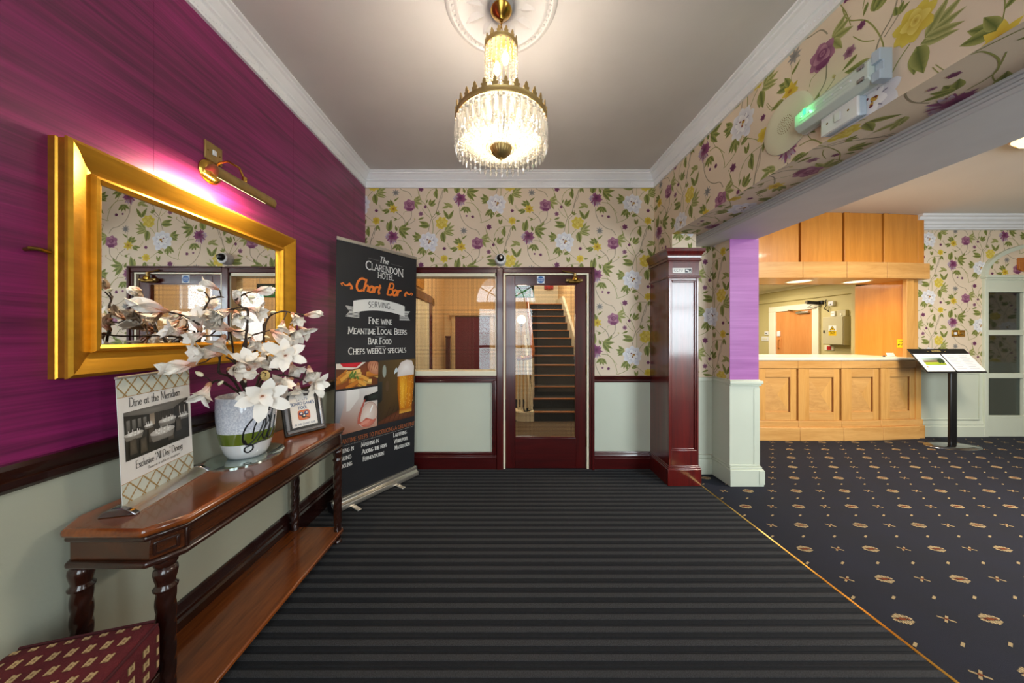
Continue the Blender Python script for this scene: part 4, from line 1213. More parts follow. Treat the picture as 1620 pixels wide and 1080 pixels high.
# ------------------------------------------------------------------ reception counter and canopy (bowed in facets)
FA = [(2.64, 4.0), (3.193, 3.955), (3.746, 3.941), (4.299, 3.941), (4.836, 3.969), (5.371, 4.02)]
def frames():
    for i in range(len(FA) - 1):
        p, q = Vector((*FA[i], 0)), Vector((*FA[i + 1], 0))
        e = (q - p); L = e.length; e /= L
        yield i, p, e, L, Vector((e.y, -e.x, 0))
def fbox(b, p, e, n, s0, s1, d0, d1, z0, z1):
    return b.obox(p + e * s0 + n * d0 + Vector((0, 0, z0)), e * (s1 - s0), n * (d1 - d0), Vector((0, 0, z1 - z0)))
ctr = thing('reception_counter', 'bowed oak reception counter with veneered panels and a cream top', 'counter', (4.0, 4.0, 0))
can = thing('reception_canopy', 'oak canopy of tall panels over the reception counter', 'canopy', (4.0, 4.0, 2.07))
for i, p, e, L, n in frames():
    fbox(MB(), p, e, n, 0, L, -.30, -.03, .0, 1.02).build('carcass', M['oak_edge'], ctr)
    fbox(MB(), p, e, n, 0.001, L - .001, -.03, .045, 0, .168).build('plinth_board', M['oak_x'], ctr, bevel=.005)
    fbox(MB(), p, e, n, 0.001, L - .001, -.03, .022, .168, .249).build('plinth_upper_board', M['oak_x'], ctr, bevel=.006)
    fbox(MB(), p, e, n, 0.001, L - .001, -.03, .016, .921, 1.022).build('frieze_board', M['oak_x'], ctr, bevel=.002)
    # pilaster strip and framed door-like panel
    fbox(MB(), p, e, n, .008, .085, -.03, .012, .252, .918).build('pilaster_strip', M['oak'], ctr, bevel=.002)
    a, c = .088, L - .012
    fbox(MB(), p, e, n, a, a + .066, -.03, .004, .252, .918).build('panel_stile', M['oak'], ctr, bevel=.002)
    fbox(MB(), p, e, n, c - .075, c, -.03, .004, .252, .918).build('panel_stile', M['oak'], ctr, bevel=.002)
    fbox(MB(), p, e, n, a + .066, c - .075, -.03, .004, .252, .357).build('panel_rail', M['oak_x'], ctr, bevel=.002)
    fbox(MB(), p, e, n, a + .066, c - .075, -.03, .004, .806, .918).build('panel_rail', M['oak_x'], ctr, bevel=.002)
    s0, s1, z0, z1 = a + .066, c - .075, .357, .806
    sm, zm = (s0 + s1) / 2, (z0 + z1) / 2
    def V(s, z, d=-.012): return p + e * s + n * d + Vector((0, 0, z))
    for k, (tri, mm) in enumerate((([(s0, z0), (s1, z0), (sm, zm)], 'oak_b'), ([(s1, z0), (s1, z1), (sm, zm)], 'oak'), ([(s1, z1), (s0, z1), (sm, zm)], 'oak_x'), ([(s0, z1), (s0, z0), (sm, zm)], 'oak_b'))):
        f = [V(*t) for t in tri]; f[2] = V(sm, zm, -.006)
        bk = [v - n * .012 for v in f]
        MB().add(f + bk, [(0, 1, 2), (5, 4, 3), (0, 3, 4, 1), (1, 4, 5, 2), (2, 5, 3, 0)]).build('veneer_quarter', M[mm], ctr)
    fbox(MB(), p, e, n, c - .086, c - .0755, -.03, -.004, .357, .806).build('shadow_bead', M['oak_edge'], ctr)
    # canopy
    d = .03
    fbox(MB(), p, e, n, .001, L - .001, -.02 + d, .05 + d, 2.071, 2.272).build('fascia_board', M['oak_x'], can, bevel=.003)
    fbox(MB(), p, e, n, 0, L, -.12 + d, -.02 + d, 2.08, ZR).build('backing', M['oak_edge'], can)
    fbox(MB(), p, e, n, .012, .085, -.02 + d, .012 + d, 2.272, ZR - .002).build('pilaster_strip', M['oak_can'], can, bevel=.002)
    fbox(MB(), p, e, n, .085, L - .008, -.02 + d, .002 + d, 2.272, ZR - .002).build('fascia_panel', M['oak_can'], can, bevel=.002)
# right-hand returns
MB().box(5.36, 5.432, 4.006, 4.10, .249, .921).build('end_stile', M['oak'], ctr, bevel=.003)
MB().box(5.36, 5.47, 3.995, 4.10, 0, .168).build('plinth_board', M['oak_x'], ctr, bevel=.005)
MB().box(5.36, 5.45, 4.0, 4.10, .168, .249).build('plinth_upper_board', M['oak_x'], ctr, bevel=.005)
MB().box(5.36, 5.44, 4.0, 4.10, .921, 1.022).build('frieze_board', M['oak_x'], ctr, bevel=.003)
MB().box(5.36, 5.44, 3.985, 4.10, 2.272, ZR - .002).build('fascia_panel', M['oak_can'], can, bevel=.002)
MB().box(5.36, 5.475, 3.955, 4.10, 2.071, 2.272).build('fascia_board', M['oak_x'], can, bevel=.003)
top = [(x, y - .03) for x, y in FA] + [(5.44, 4.0), (5.44, 4.07), (5.235, 4.60), (2.3, 4.60), (2.3, 4.0)]
MB().prism(top, (0, 0, 1.022), (1, 0, 0), (0, 1, 0), (0, 0, 1), .036).build('counter_top', M['stone'], ctr, bevel=.006)
sof = [(x, y - .01) for x, y in FA] + [(5.40, 4.08), (5.26, 4.38), (2.3, 4.38), (2.3, 4.0)]
MB().prism(sof, (0, 0, 2.071), (1, 0, 0), (0, 1, 0), (0, 0, 1), .03).build('soffit_panel', M['oak_x'], can)
MB().box(2.2, 5.43, 4.34, 4.44, 2.075, 2.95).build('header', M['oak_edge'], can)
MB().box(5.23, 5.27, 4.0, 4.59, 1.058, 2.071).build('cheek_panel', M['oak_hot'], ctr)
MB().box(5.215, 5.31, 3.985, 4.03, 1.058, 2.071).build('end_post', M['oak'], ctr, bevel=.003)
MB().box(5.31, 5.42, 4.03, 4.08, 1.02, 2.071).build('post_filler', M['oak'], ctr)
# downlights in the canopy soffit
for k, (x, y, lb) in enumerate(((3.94, 4.12, 'round downlight in the oak soffit nearer the lilac pier'), (4.74, 4.14, 'round downlight in the oak soffit nearer the floral wall'))):
    t = thing('downlight', lb, 'light', (x, y, 2.071), 'canopy downlights')
    MB().lathe([(.14, 0), (.145, -.006), (.128, -.008), (.122, -.001), (.122, 0)], (x, y, 2.071), 40).build('rim', M['cream'], t, smooth=True)
    MB().lathe([(.001, -.004), (.121, -.004), (.121, -.001)], (x, y, 2.071), 40).build('lens', M['downlight'], t)
    spot('downlight_lamp', (x, y, 2.05), (0, 0, 0), LAMP['downlight'], WARM, 150, .8, .08)

# things on the counter and cheek
t = thing('card_holder', 'small white card holder on the counter by the yellow sign', 'holder', (5.15, 4.10, 1.058))
MB().box(5.10, 5.20, 4.08, 4.13, 1.059, 1.066).build('foot', M['plastic'], t, bevel=.002)
MB().obox((5.10, 4.09, 1.064), (.10, 0, 0), (0, .006, 0), (0, .02, .045)).build('face', M['paper_white'], t)
t = MB().lathe([(.001, 0), (.012, 0), (.012, .01), (.006, .018), (.001, .02)], (5.06, 4.10, 1.058), 14).build('desk_bell', M['black'], None, smooth=True)
tag(t, 'tiny black desk bell beside the white card holder', 'bell')
I = Ink()
I.rect(0, 0, .085, .11, lin(244, 206, 24), 0)
I.line([(.012, .03), (.03, .05)], .014, lin(20, 20, 20), 1); I.line([(.055, .078), (.072, .095)], .014, lin(20, 20, 20), 1)
I.line(arc(.042, .06, .026, .026, 150, 20, 8), .006, lin(60, 60, 60), 1); I.line([(.03, .046), (.05, .03), (.058, .06)], .005, lin(60, 60, 60), 1)
hs = MB().box(5.227, 5.23, 4.01, 4.095, 1.18, 1.29).build('hearing_loop_sign', mat('yellow_sign', (244, 206, 24), .5), None)
tag(hs, 'square yellow ear-symbol sign stuck on the orange cheek panel', 'sign')
ink_build(I, 'symbol', (5.227, 4.095, 1.18), (0, -1, 0), (0, 0, 1), (-1, 0, 0), M['poster'], hs)

# ------------------------------------------------------------------ office fittings on the olive wall
d2 = thing('door_2', None, None, (XO, 6.1, 0), kind='structure')
MB().box(XO - .012, XO, 5.72, 6.50, 0, 1.83).build('door_leaf', M['door_wood'], d2)
for (ya_, yb_, za, zb) in ((5.60, 5.72, 0, 1.83), (6.50, 6.66, 0, 1.83), (5.60, 6.66, 1.83, 1.94)):
    MB().box(XO - .04, XO, ya_, yb_, za, zb).build('architrave', M['cream'], d2, bevel=.006)
MB().box(XO - .06, XO - .01, 5.78, 6.02, 1.76, 1.80).build('door_closer', M['chrome'], d2, bevel=.005)
MB().tube([(XO - .05, 5.9, 1.80), (XO - .12, 6.02, 1.83), (XO - .06, 6.18, 1.845)], .009).build('closer_arm', M['bronze'], d2, smooth=True)
MB().box(XO - .03, XO - .01, 6.40, 6.47, 1.32, 1.42).build('lock_case', M['plastic'], d2, bevel=.004)
MB().tube([(XO - .012, 6.43, 1.08), (XO - .06, 6.43, 1.09), (XO - .06, 6.43, 1.24), (XO - .012, 6.43, 1.25)], .011).build('pull_handle', M['door_wood'], d2, smooth=True)
MB().box(XO - .016, XO - .011, 6.38, 6.48, 1.05, 1.28).build('push_plate', M['door_wood'], d2)
for z in (.3, 1.0, 1.62):
    MB().cyl((XO - .02, 5.72, z - .04), (XO - .02, 5.72, z + .04), .009).build('hinge', M['bronze'], d2, smooth=True)
t = thing('electrical_cabinet', 'putty coloured metal cabinet with a yellow warning label, beyond the hatch', 'cabinet', (5.685, 5.27, 1.18))
MB().box(5.63, XO, 5.104, 5.44, 1.177, 1.662).build('case', M['cab'], t, bevel=.004)
MB().box(5.618, 5.63, 5.112, 5.432, 1.187, 1.652).build('cabinet_door', M['cab'], t, bevel=.003)
MB().box(5.606, 5.618, 5.40, 5.415, 1.38, 1.43).build('latch', M['black'], t, bevel=.003)
I = Ink()
I.rect(0, 0, .125, .175, lin(236, 234, 224), 0); I.rect(0, 0, .125, .08, lin(242, 196, 20), 1)
I.poly([(.015, .09), (.11, .09), (.0625, .168)], lin(30, 28, 20), 1); I.poly([(.028, .096), (.097, .096), (.0625, .154)], lin(242, 196, 20), 2)
I.poly([(.06, .102), (.075, .118), (.05, .13), (.066, .14), (.045, .116)], lin(24, 22, 18), 3)
text(I, 'Warning', .0625, .055, .022, lin(30, 28, 20), 2, .2, .2, serif=False)
for q in (.036, .02): I.line([(.025, q), (.1, q)], .005, lin(60, 54, 30), 2)
ink_build(I, 'warning_label', (5.618, 5.335, 1.335), (0, -1, 0), (0, 0, 1), (-1, 0, 0), M['poster'], t, label='yellow warning label with black triangle')
t = thing('surveillance_camera', 'small dark camera with loose cables above the office door frame', 'camera', (5.69, 5.58, 1.93))
MB().box(XO - .03, XO, 5.54, 5.62, 1.90, 1.97).build('bracket', M['black_m'], t, bevel=.004)
MB().cyl((XO - .03, 5.6, 1.93), (XO - .17, 5.68, 1.95), .032).build('camera_body', M['black'], t, smooth=True)
MB().cyl((XO - .17, 5.68, 1.95), (XO - .19, 5.69, 1.953), .024).build('lens_hood', M['chrome'], t, smooth=True)
MB().tube([(XO - .02, 5.54, 1.93), (XO - .04, 5.46, 1.97), (XO - .07, 5.44, 1.93), (XO - .03, 5.47, 1.87), (XO - .02, 5.52, 1.82), (XO - .02, 5.44, 1.76), (XO - .02, 5.43, 1.84)], .006).build('cable', M['black'], t, smooth=True)
MB().tube([(XO - .1, 5.66, 1.90), (XO - .12, 5.72, 1.86), (XO - .06, 5.66, 1.84), (XO - .02, 5.58, 1.88)], .006).build('cable', M['black'], t, smooth=True)
def wallbox(name, lb, cat, y0, y1, z0, z1, d, m, sub=None, group=None):
    t = thing(name, lb, cat, (XO, (y0 + y1) / 2, z0), group)
    MB().box(XO - d, XO, y0, y1, z0, z1).build('body', m, t, bevel=.004)
    if sub: MB().box(XO - d - .006, XO - d, (y0 + y1) / 2 - (y1 - y0) * sub[0], (y0 + y1) / 2 + (y1 - y0) * sub[0], z0 + (z1 - z0) * sub[1], z0 + (z1 - z0) * sub[2]).build(sub[3], sub[4], t, bevel=.002)
    return t
wallbox('junction_box', 'square white box with a hole, high above the putty cabinet', 'box', 5.34, 5.42, 1.86, 1.94, .05, M['plastic'], (.1, .2, .4, 'cable_hole', M['black']))
wallbox('door_sensor', 'pinkish white card-like box standing just over the putty cabinet', 'box', 5.33, 5.40, 1.672, 1.76, .03, M['paper_white'], (.3, .6, .7, 'slot', M['ivory']))
wallbox('cable_trunk', 'olive conduit box above the near end of the putty cabinet', 'box', 5.14, 5.28, 1.665, 1.77, .05, M['cab'], (.1, .05, .5, 'label_strip', M['ivory']))
wallbox('fire_call_point', 'cream plate with a red fire symbol below the putty cabinet', 'sign', 5.36, 5.52, 1.07, 1.16, .012, M['ivory'], (.22, .15, .85, 'red_symbol', M['red']))
wallbox('light_switch', 'upper ivory switch plate left of the office door', 'switch', 6.70, 6.80, 1.34, 1.42, .012, M['plastic'], (.2, .4, .6, 'rocker', M['black']), 'office switch plates')
wallbox('light_switch', 'lower wide ivory switch plate left of the office door', 'switch', 6.70, 6.88, 1.21, 1.31, .012, M['plastic'], (.35, .3, .7, 'rocker', M['ivory']), 'office switch plates')
wallbox('notice_frame', 'narrow white framed notice half hidden by the orange cheek panel', 'notice', 4.86, 5.0, 1.25, 1.63, .02, M['plastic'], (.35, .1, .9, 'sheet', M['ivory']))
for (x, y) in ((3.4, 5.6), (4.7, 6.0)):
    area('office_lamp', (x, y, 2.28), (0, 0, 0), .9, .9, LAMP['office'] / 2, WARM2)

# ------------------------------------------------------------------ reception ceiling light (wavy glass dish)
CX_, CY_ = 4.27, 2.06
t = thing('ceiling_light', 'shallow dish of rippled golden glass on the reception ceiling', 'light', (CX_, CY_, ZR))
MB().lathe([(.001, 0), (.46, 0), (.47, -.02), (.455, -.03)], (CX_, CY_, ZR), 48).build('pan', M['brass'], t, smooth=True)
dish = mat('rippled_glass', (250, 232, 190), .15, var=.12, vscale=26, bump=.9, bscale=34, emit=.0)
dish.node_tree.nodes['Principled BSDF'].inputs['Emission Color'].default_value = (*lin(255, 226, 160), 1)
dish.node_tree.nodes['Principled BSDF'].inputs['Emission Strength'].default_value = .8
MB().lathe([(.455, -.03), (.41, -.06), (.28, -.09), (.12, -.105), (.001, -.11)], (CX_, CY_, ZR), 48, mod=lambda a, z: 1 + .012 * math.sin(a * 17 + z * 60)).build('glass_dish', dish, t, smooth=True)
MB().lathe([(.001, 0), (.014, 0), (.02, -.012), (.001, -.03)], (CX_, CY_, ZR - .108), 16).build('finial', M['brass'], t, smooth=True)
area('reception_lamp', (CX_, CY_, ZR - .14), (0, 0, 0), .6, .6, LAMP['crystal'], WARM2)

# ------------------------------------------------------------------ menu stand
sx, sy = 5.42, 3.72
t = thing('menu_stand', 'black floor stand holding two open menu sheets beside the counter', 'stand', (sx, sy, 0))
MB().lathe([(.001, 0), (1, 0), (.98, .008), (.6, .016), (.1, .024), (.001, .026)], (0, 0, 0), 40).build('base_plate', M['chrome_d'], t, smooth=True, local=True).scale = (.30, .145, 1)
MB().box(sx - .04, sx + .04, sy - .018, sy + .018, .015, .93).build('pole', M['black'], t, bevel=.012)
Ox = Vector((5.02, 3.64, .90)); Sx = Vector((1, .03, 0)).normalized(); Tx = Vector((-.03, .55, .835)).normalized(); Nx = Sx.cross(Tx)
W_, H_ = .74, .33
MB().obox(Ox - Nx * .012, Sx * W_, Tx * H_, Nx * .012).build('board', M['black'], t, bevel=.003)
def sheet(name, s0, s1, draw):
    MB().obox(Ox + Sx * s0 + Tx * .018, Sx * (s1 - s0), Tx * .238, Nx * .003).build(name, M['paper_white'], t)
    I = Ink(); draw(I, s1 - s0); ink_build(I, 'menu_print', Ox + Sx * s0 + Tx * .018 + Nx * .003, Sx, Tx, Nx, M['poster'], t)
def pic(I, w):
    I.rect4(.05, .085, .31, .185, lin(160, 176, 40), lin(70, 86, 40), lin(90, 110, 110), lin(200, 220, 224), 0)
    I.rect4(.05, .085, .31, .122, lin(150, 176, 30), lin(120, 140, 40), lin(196, 206, 60), lin(190, 200, 70), 1)
    I.rect4(.05, .122, .24, .15, lin(90, 76, 66), lin(120, 96, 84), lin(150, 122, 108), lin(190, 170, 160), 2)
    for k in range(6): I.ell(.245 + k * .012, .13 + .006 * (k % 3), .016, .026, lin(52, 70, 42), 3, None, 8)
    I.line([(.09, .2), (.25, .2)], .004, lin(190, 150, 140), 1); I.ell(.045, .06, .014, .009, lin(232, 130, 50), 1)
    I.line([(.07, .035), (.31, .035)], .003, lin(170, 160, 160), 1)
def lines(I, w):
    for c0 in (.04, .20):
        for k in range(9):
            I.line([(c0, .215 - k * .022), (c0 + (.09 if k % 2 else .12), .215 - k * .022)], .0035, lin(150, 150, 172), 1)
sheet('menu_sheet', .006, .352, pic); sheet('menu_sheet', .366, .732, lines)
MB().obox(Ox + Sx * .355 + Tx * .01, Sx * .008, Tx * .25, Nx * .006).build('divider', M['black'], t)
I = Ink(); text(I, 'MERIDIAN', .34, .285, .022, lin(200, 176, 110), 1, .16, .1, serif=True)
I.line([(.22, .296), (.245, .29)], .004, lin(200, 176, 110), 1); I.line([(.44, .29), (.465, .296)], .004, lin(200, 176, 110), 1)
ink_build(I, 'header_print', Ox, Sx, Tx, Nx, M['poster'], t)

# brass switch plate on the floral reception wall, wooden sign over the glazed door
t = thing('switch_plate', 'double brass switch plate on the floral wall above the menu stand', 'switch', (6.02, YR, 1.32))
MB().box(5.93, 6.016, YR - .008, YR, 1.325, 1.412).build('plate', M['brass'], t, bevel=.003)
MB().box(6.020, 6.106, YR - .008, YR, 1.325, 1.412).build('plate', M['brass'], t, bevel=.003)
MB().box(5.955, 5.99, YR - .013, YR - .008, 1.35, 1.385).build('rocker', M['plastic'], t, bevel=.002)
MB().lathe([(.001, .012), (.016, .012), (.019, 0)], (6.063, YR - .008, 1.368), 18, (0, -1, 0)).build('dimmer_knob', M['brass_ant'], t, smooth=True)
t = MB().prism([(0, .03), (.05, 0), (.23, 0), (.28, .03), (.28, .18), (0, .18)], (6.80, YR, 2.19), (1, 0, 0), (0, 0, 1), (0, -1, 0), .022).build('wooden_sign', wood('sign_wood', (156, 84, 22), (204, 122, 44), 'x', .35, .3), None, bevel=.003)
tag(t, 'orange wooden plaque on the wall under the arch at the frame edge', 'sign')
I = Ink(); text(I, '1', .09, .05, .09, lin(60, 28, 10), 1, .22, .16, serif=True); ink_build(I, 'numeral', (6.80, YR - .022, 2.19), (1, 0, 0), (0, 0, 1), (0, -1, 0), M['poster'], t)
# ------------------------------------------------------------------ staircase in the hall
RISE, RUN, Y0 = .161, .212, 4.754
sx0, sx1 = .44, 1.34
t = thing('staircase', 'carpeted staircase with brown nosings rising behind the glazed door', 'staircase', (.9, Y0, 0))
for n in range(1, 14):
    y = Y0 + RUN * (n - 1); z = RISE * n
    ye = y + RUN + .02 if n < 13 else 8.2
    MB().box(sx0, sx1, y + .018, ye, max(0, z - RISE * 1.6), z - .002).build('step', M['stair_carpet'], t)
    MB().box(sx0 - .005, sx1, y - .008, y + .034, z - .024, z + .002).build('nosing', M['nosing'], t, bevel=.008)
# right stringer
pts = [(Y0 - .02, 0), (Y0 - .02, .36)]
pts += [(Y0 + RUN * 12, RISE * 13 + .17), (8.2, RISE * 13 + .17), (8.2, 0)]
MB().prism(pts, (sx1, 0, 0), (0, 1, 0), (0, 0, 1), (1, 0, 0), .055).build('stringer', M['cream'], t)
pts = [(Y0 + .05, 0), (Y0 + .05, .10), (Y0 + RUN * 12, RISE * 13 - .05), (7.4, 0)]
MB().prism(pts, (sx0 - .05, 0, 0), (0, 1, 0), (0, 0, 1), (1, 0, 0), .045).build('stringer', M['cream'], t)
# curtail step with balusters and swept rail
MB().lathe([(.001, 0), (.13, 0), (.13, RISE - .03), (.001, RISE - .03)], (.28, Y0 + .13, 0), 24).box(.28, .44, Y0 + .0, Y0 + .26, 0, RISE - .03).build('curtail_block', M['cream'], t)
MB().lathe([(.001, 0), (.145, 0), (.15, .012), (.145, .03), (.001, .03)], (.28, Y0 + .13, RISE - .03), 24).box(.28, .44, Y0 - .018, Y0 + .27, RISE - .03, RISE).build('curtail_tread', M['cream'], t)
bal = [(.011, 0), (.011, .03), (.016, .05), (.013, .12), (.018, .2), (.012, .3), (.010, .62), (.016, .66), (.011, .70)]
def rail_z(y): return 1.02 + .76 * (y - 4.92)
for (x, y) in ((.20, Y0 + .12), (.25, Y0 + .05), (.31, Y0 + .05), (.37, Y0 + .07), (.42, Y0 + .12), (.26, Y0 + .18)):
    h = .955 - RISE
    MB().lathe([(r * 1.15, q * h / .7) for r, q in bal], (x, y, RISE), 10).build('baluster', M['cream'], t, smooth=True)
for n in range(2, 12):
    for f in (.25, .75):
        y = Y0 + RUN * (n - 1 + f); z = RISE * n
        h = rail_z(y) - .03 - z
        MB().lathe([(r, q * h / .7) for r, q in bal], (.455, y, z), 8).build('baluster', M['cream'], t, smooth=True)
rp = [(.30, 4.88, .975), (.25, 4.83, .972), (.20, 4.87, .972), (.22, 4.94, .972), (.30, 4.96, .972), (.38, 4.93, .978), (.43, 4.95, 1.005), (.445, 5.02, rail_z(5.02)), (.445, 5.5, rail_z(5.5)), (.445, 7.2, rail_z(7.2))]
MB().tube(rp, .034, 10).build('handrail', M['handrail'], t, smooth=True, angle=60)
g = thing('globe_lamp', 'lit white globe on a brass stem at the foot of the stairs', 'lamp', (.25, 4.87, .99))
MB().lathe([(.001, 0), (.05, 0), (.052, .012), (.02, .025), (.012, .06), (.018, .09), (.010, .12), (.009, .25), (.016, .28), (.009, .31), (.009, .47), (.022, .50), (.034, .53), (.001, .535)], (.25, 4.87, .99), 18).build('stem', M['brass'], g, smooth=True)
MB().sphere((.25, 4.87, 1.59), .074, 24, 14).build('globe', M['bulb_s'], g, smooth=True)
point('globe_light', (.25, 4.70, 1.60), LAMP['globe'], WARM, .07)

# hall fittings
t = thing('hall_cupboard', 'maroon cupboard with a beige cornice, seen through the screen glass', 'cupboard', (-.69, 6.37, 0))
MB().box(-1.04, -.33, 6.33, 6.40, 0, 1.72).build('door_panel', M['maroon'], t, bevel=.004)
MB().box(-.70, -.69, 6.322, 6.332, .05, 1.68).build('seam_strip', M['maroon'], t)
MB().box(-1.16, -.22, 6.26, 6.40, 1.74, 1.80).build('cornice', hw_, t, bevel=.012)
MB().box(-1.13, -.25, 6.29, 6.40, 1.80, 1.86).build('cornice_cap', hw_, t, bevel=.01)
MB().box(-1.11, -1.04, 6.31, 6.40, 0, 1.74).build('side_frame', hw_, t); MB().box(-.33, -.26, 6.31, 6.40, 0, 1.74).build('side_frame', hw_, t)
t = thing('newel_post', 'short dark wooden post standing left of the maroon cupboard', 'post', (-1.15, 6.15, 0))
MB().box(-1.195, -1.11, 6.1, 6.19, 0, 1.29).build('shaft', M['mahog'], t, bevel=.006)
MB().box(-1.205, -1.10, 6.09, 6.20, 1.29, 1.325).build('cap', M['mahog'], t, bevel=.008)
d5 = thing('door_5', None, None, (-1.28, 4.7, 0), kind='structure')
for (a, c, z0, z1) in ((5.05, 5.22, 0, 1.87), (4.10, 4.25, 0, 1.87), (4.10, 5.22, 1.87, 2.0)):
    MB().box(-1.28, -1.245, a, c, z0, z1).build('architrave', M['mahog'], d5, bevel=.01)
for k in range(6):
    y = 4.25 + k * .1333
    MB().box(-1.28, -1.262 + .006 * (k % 2), y, y + .131, 0, 1.87).build('door_board', M['cream'], d5, bevel=.006)
MB().box(-1.28, -1.25, 4.26, 4.72, 2.04, 2.30).build('amber_light', mat('amber_glass', (176, 116, 30), .2, coat=.4), d5, bevel=.006)
t = thing('wall_plate', 'small brown square plate on the hall wall beyond the dark door frame', 'plate', (-1.28, 5.4, 1.86))
MB().box(-1.28, -1.268, 5.34, 5.47, 1.86, 1.99).build('plate', M['bronze'], t, bevel=.004)
MB().box(-1.268, -1.262, 5.39, 5.42, 1.90, 1.95).build('button', M['brass_ant'], t, bevel=.002)
t = thing('fire_beacon', 'dark red fire beacon on the landing wall above the stairs', 'alarm', (1.15, 8.18, 2.6))
MB().box(1.03, 1.27, 8.14, 8.2, 2.56, 2.68).build('base', M['red'], t, bevel=.01)
MB().lathe([(.07, 0), (.06, .05), (.001, .06)], (1.15, 8.14, 2.62), 16, (0, -1, 0)).build('lens', M['red'], t, smooth=True)
# green exit sign hanging behind the door glass
ys = 4.0
xa, xb, zb_, zt_ = .118, .368, 1.832, 2.010
t = thing('exit_sign', 'hanging green running man exit sign behind the top of the door glass', 'sign', (.243, ys, 1.83))
MB().box(xa, xb, ys - .008, ys + .008, zb_, zt_).build('panel', M['black'], t, bevel=.003)
I = Ink(); w, h = xb - xa, zt_ - zb_
gr = lin(40, 170, 60); wh = lin(236, 244, 236)
I.rect(.006, .006, w - .006, h * .62, gr, 0); I.rect(.006, h * .66, w - .006, h - .006, lin(20, 40, 30), 0)
I.ell(.178, .086, .011, .011, wh, 1, None, 10)
for pts in ([(.17, .075), (.155, .045)], [(.155, .045), (.175, .03), (.168, .012)], [(.155, .045), (.14, .03), (.122, .03)], [(.168, .07), (.185, .058), (.196, .064)], [(.168, .07), (.148, .07), (.14, .056)]):
    I.line(pts, .011, wh, 1)
I.rect(.208, .014, .236, .098, wh, 1); I.line([(.03, .055), (.09, .055)], .014, wh, 1); I.poly([(.02, .055), (.05, .08), (.05, .03)], wh, 1)
for k in range(4): I.line([(.02 + k * .03, h * .8), (.045 + k * .03, h * .86)], .006, lin(90, 200, 110), 1)
ink_build(I, 'sign_print', (xa, ys - .008, zb_), (1, 0, 0), (0, 0, 1), (0, -1, 0), M['poster'], t)
for x in (xa + .03, xb - .03):
    MB().cyl((x, ys, zt_), (x, ys, 3.3), .004, seg=8).build('hanging_rod', M['chrome'], t)
area('hall_lamp', (-.4, 4.3, 3.25), (0, 0, 0), .8, .8, LAMP['hall'], WARM)
area('landing_lamp', (.9, 6.6, 3.25), (0, 0, 0), .6, 1.2, LAMP['landing'], WARM2)
# ------------------------------------------------------------------ mahogany column
t = thing('mahogany_column', 'glossy red mahogany square column at the corner of the mat', 'column', (1.59, 2.9, 0))
cx0, cx1, cy0, cy1 = 1.459, 1.727, 2.742, YB
mc = M['mahog_col']
def ring(b, o, z0, z1):
    b.box(cx0 - o, cx1 + o, cy0 - o, cy1, z0, z1)
b = MB(); ring(b, .016, 0, .155); b.build('plinth', mc, t, bevel=.005)
b = MB(); ring(b, .012, .155, .168); ring(b, .006, .168, .182); b.build('base_moulding', mc, t, bevel=.004)
b = MB(); b.box(cx0, cx1, cy0 + .016, cy1, .182, 1.86); b.build('shaft_core', mc, t)
b = MB()
b.box(cx0, cx0 + .02, cy0, cy0 + .016, .182, 1.86); b.box(cx1 - .02, cx1, cy0, cy0 + .016, .182, 1.86)
b.box(cx0 + .02, cx1 - .02, cy0, cy0 + .016, .182, .318); b.box(cx0 + .02, cx1 - .02, cy0, cy0 + .016, 1.835, 1.86)
b.build('panel_frame', mc, t, bevel=.003)
b = MB()
x0, x1, z0, z1 = cx0 + .02, cx1 - .02, .318, 1.835
for (a_, c_, q0, q1) in ((x0, x0 + .014, z0, z1), (x1 - .014, x1, z0, z1), (x0 + .014, x1 - .014, z0, z0 + .014), (x0 + .014, x1 - .014, z1 - .014, z1)):
    b.box(a_, c_, cy0 + .006, cy0 + .016, q0, q1)
b.build('panel_bead', mc, t, bevel=.004)
b = MB(); ring(b, .014, 1.86, 1.872); ring(b, .008, 1.872, 1.882); b.build('neck_moulding', mc, t, bevel=.004)
b = MB(); ring(b, .002, 1.882, 2.0); b.build('frieze_block', mc, t)
b = MB(); ring(b, .008, 2.0, 2.012); ring(b, .018, 2.012, 2.026); ring(b, .012, 2.026, 2.04); b.build('cornice_lower', mc, t, bevel=.004)
prof = [(.014, 2.04), (.016, 2.055), (.026, 2.078), (.038, 2.092), (.038, 2.098)]
b = MB(); vs = []
for o, z in prof:
    vs += [(cx0 - o, cy1, z), (cx0 - o, cy0 - o, z), (cx1 + o, cy0 - o, z), (cx1 + o, cy1, z)]
fs = [(4 * i + k, 4 * i + (k + 1) % 4, 4 * i + 4 + (k + 1) % 4, 4 * i + 4 + k) for i in range(len(prof) - 1) for k in range(4)] + [(3, 2, 1, 0), tuple(4 * (len(prof) - 1) + k for k in range(4))]
b.add(vs, fs); b.build('cornice_cove', mc, t, smooth=True, angle=30)
b = MB(); ring(b, .04, 2.098, 2.12); b.build('cornice_cap', mc, t, bevel=.004)
sg = MB().box(1.490, 1.664, cy0 - .005, cy0 - .002, 1.902, 1.948).build('cctv_sign', M['paper_white'], None)
tag(sg, 'small white CCTV sign near the top of the mahogany column', 'sign')
I = Ink(); k_ = lin(40, 44, 50)
text(I, 'CCTV', .054, .013, .022, k_, 1, .16, .16, serif=False, track=.1, stretch=1.15)
I.rect(.11, .006, .168, .040, k_, 0); I.poly([(.118, .033), (.147, .027), (.143, .017), (.115, .024)], lin(236, 236, 234), 1)
I.line([(.135, .02), (.140, .011), (.158, .011)], .005, lin(236, 236, 234), 1); I.rect(.156, .008, .161, .022, lin(236, 236, 234), 1)
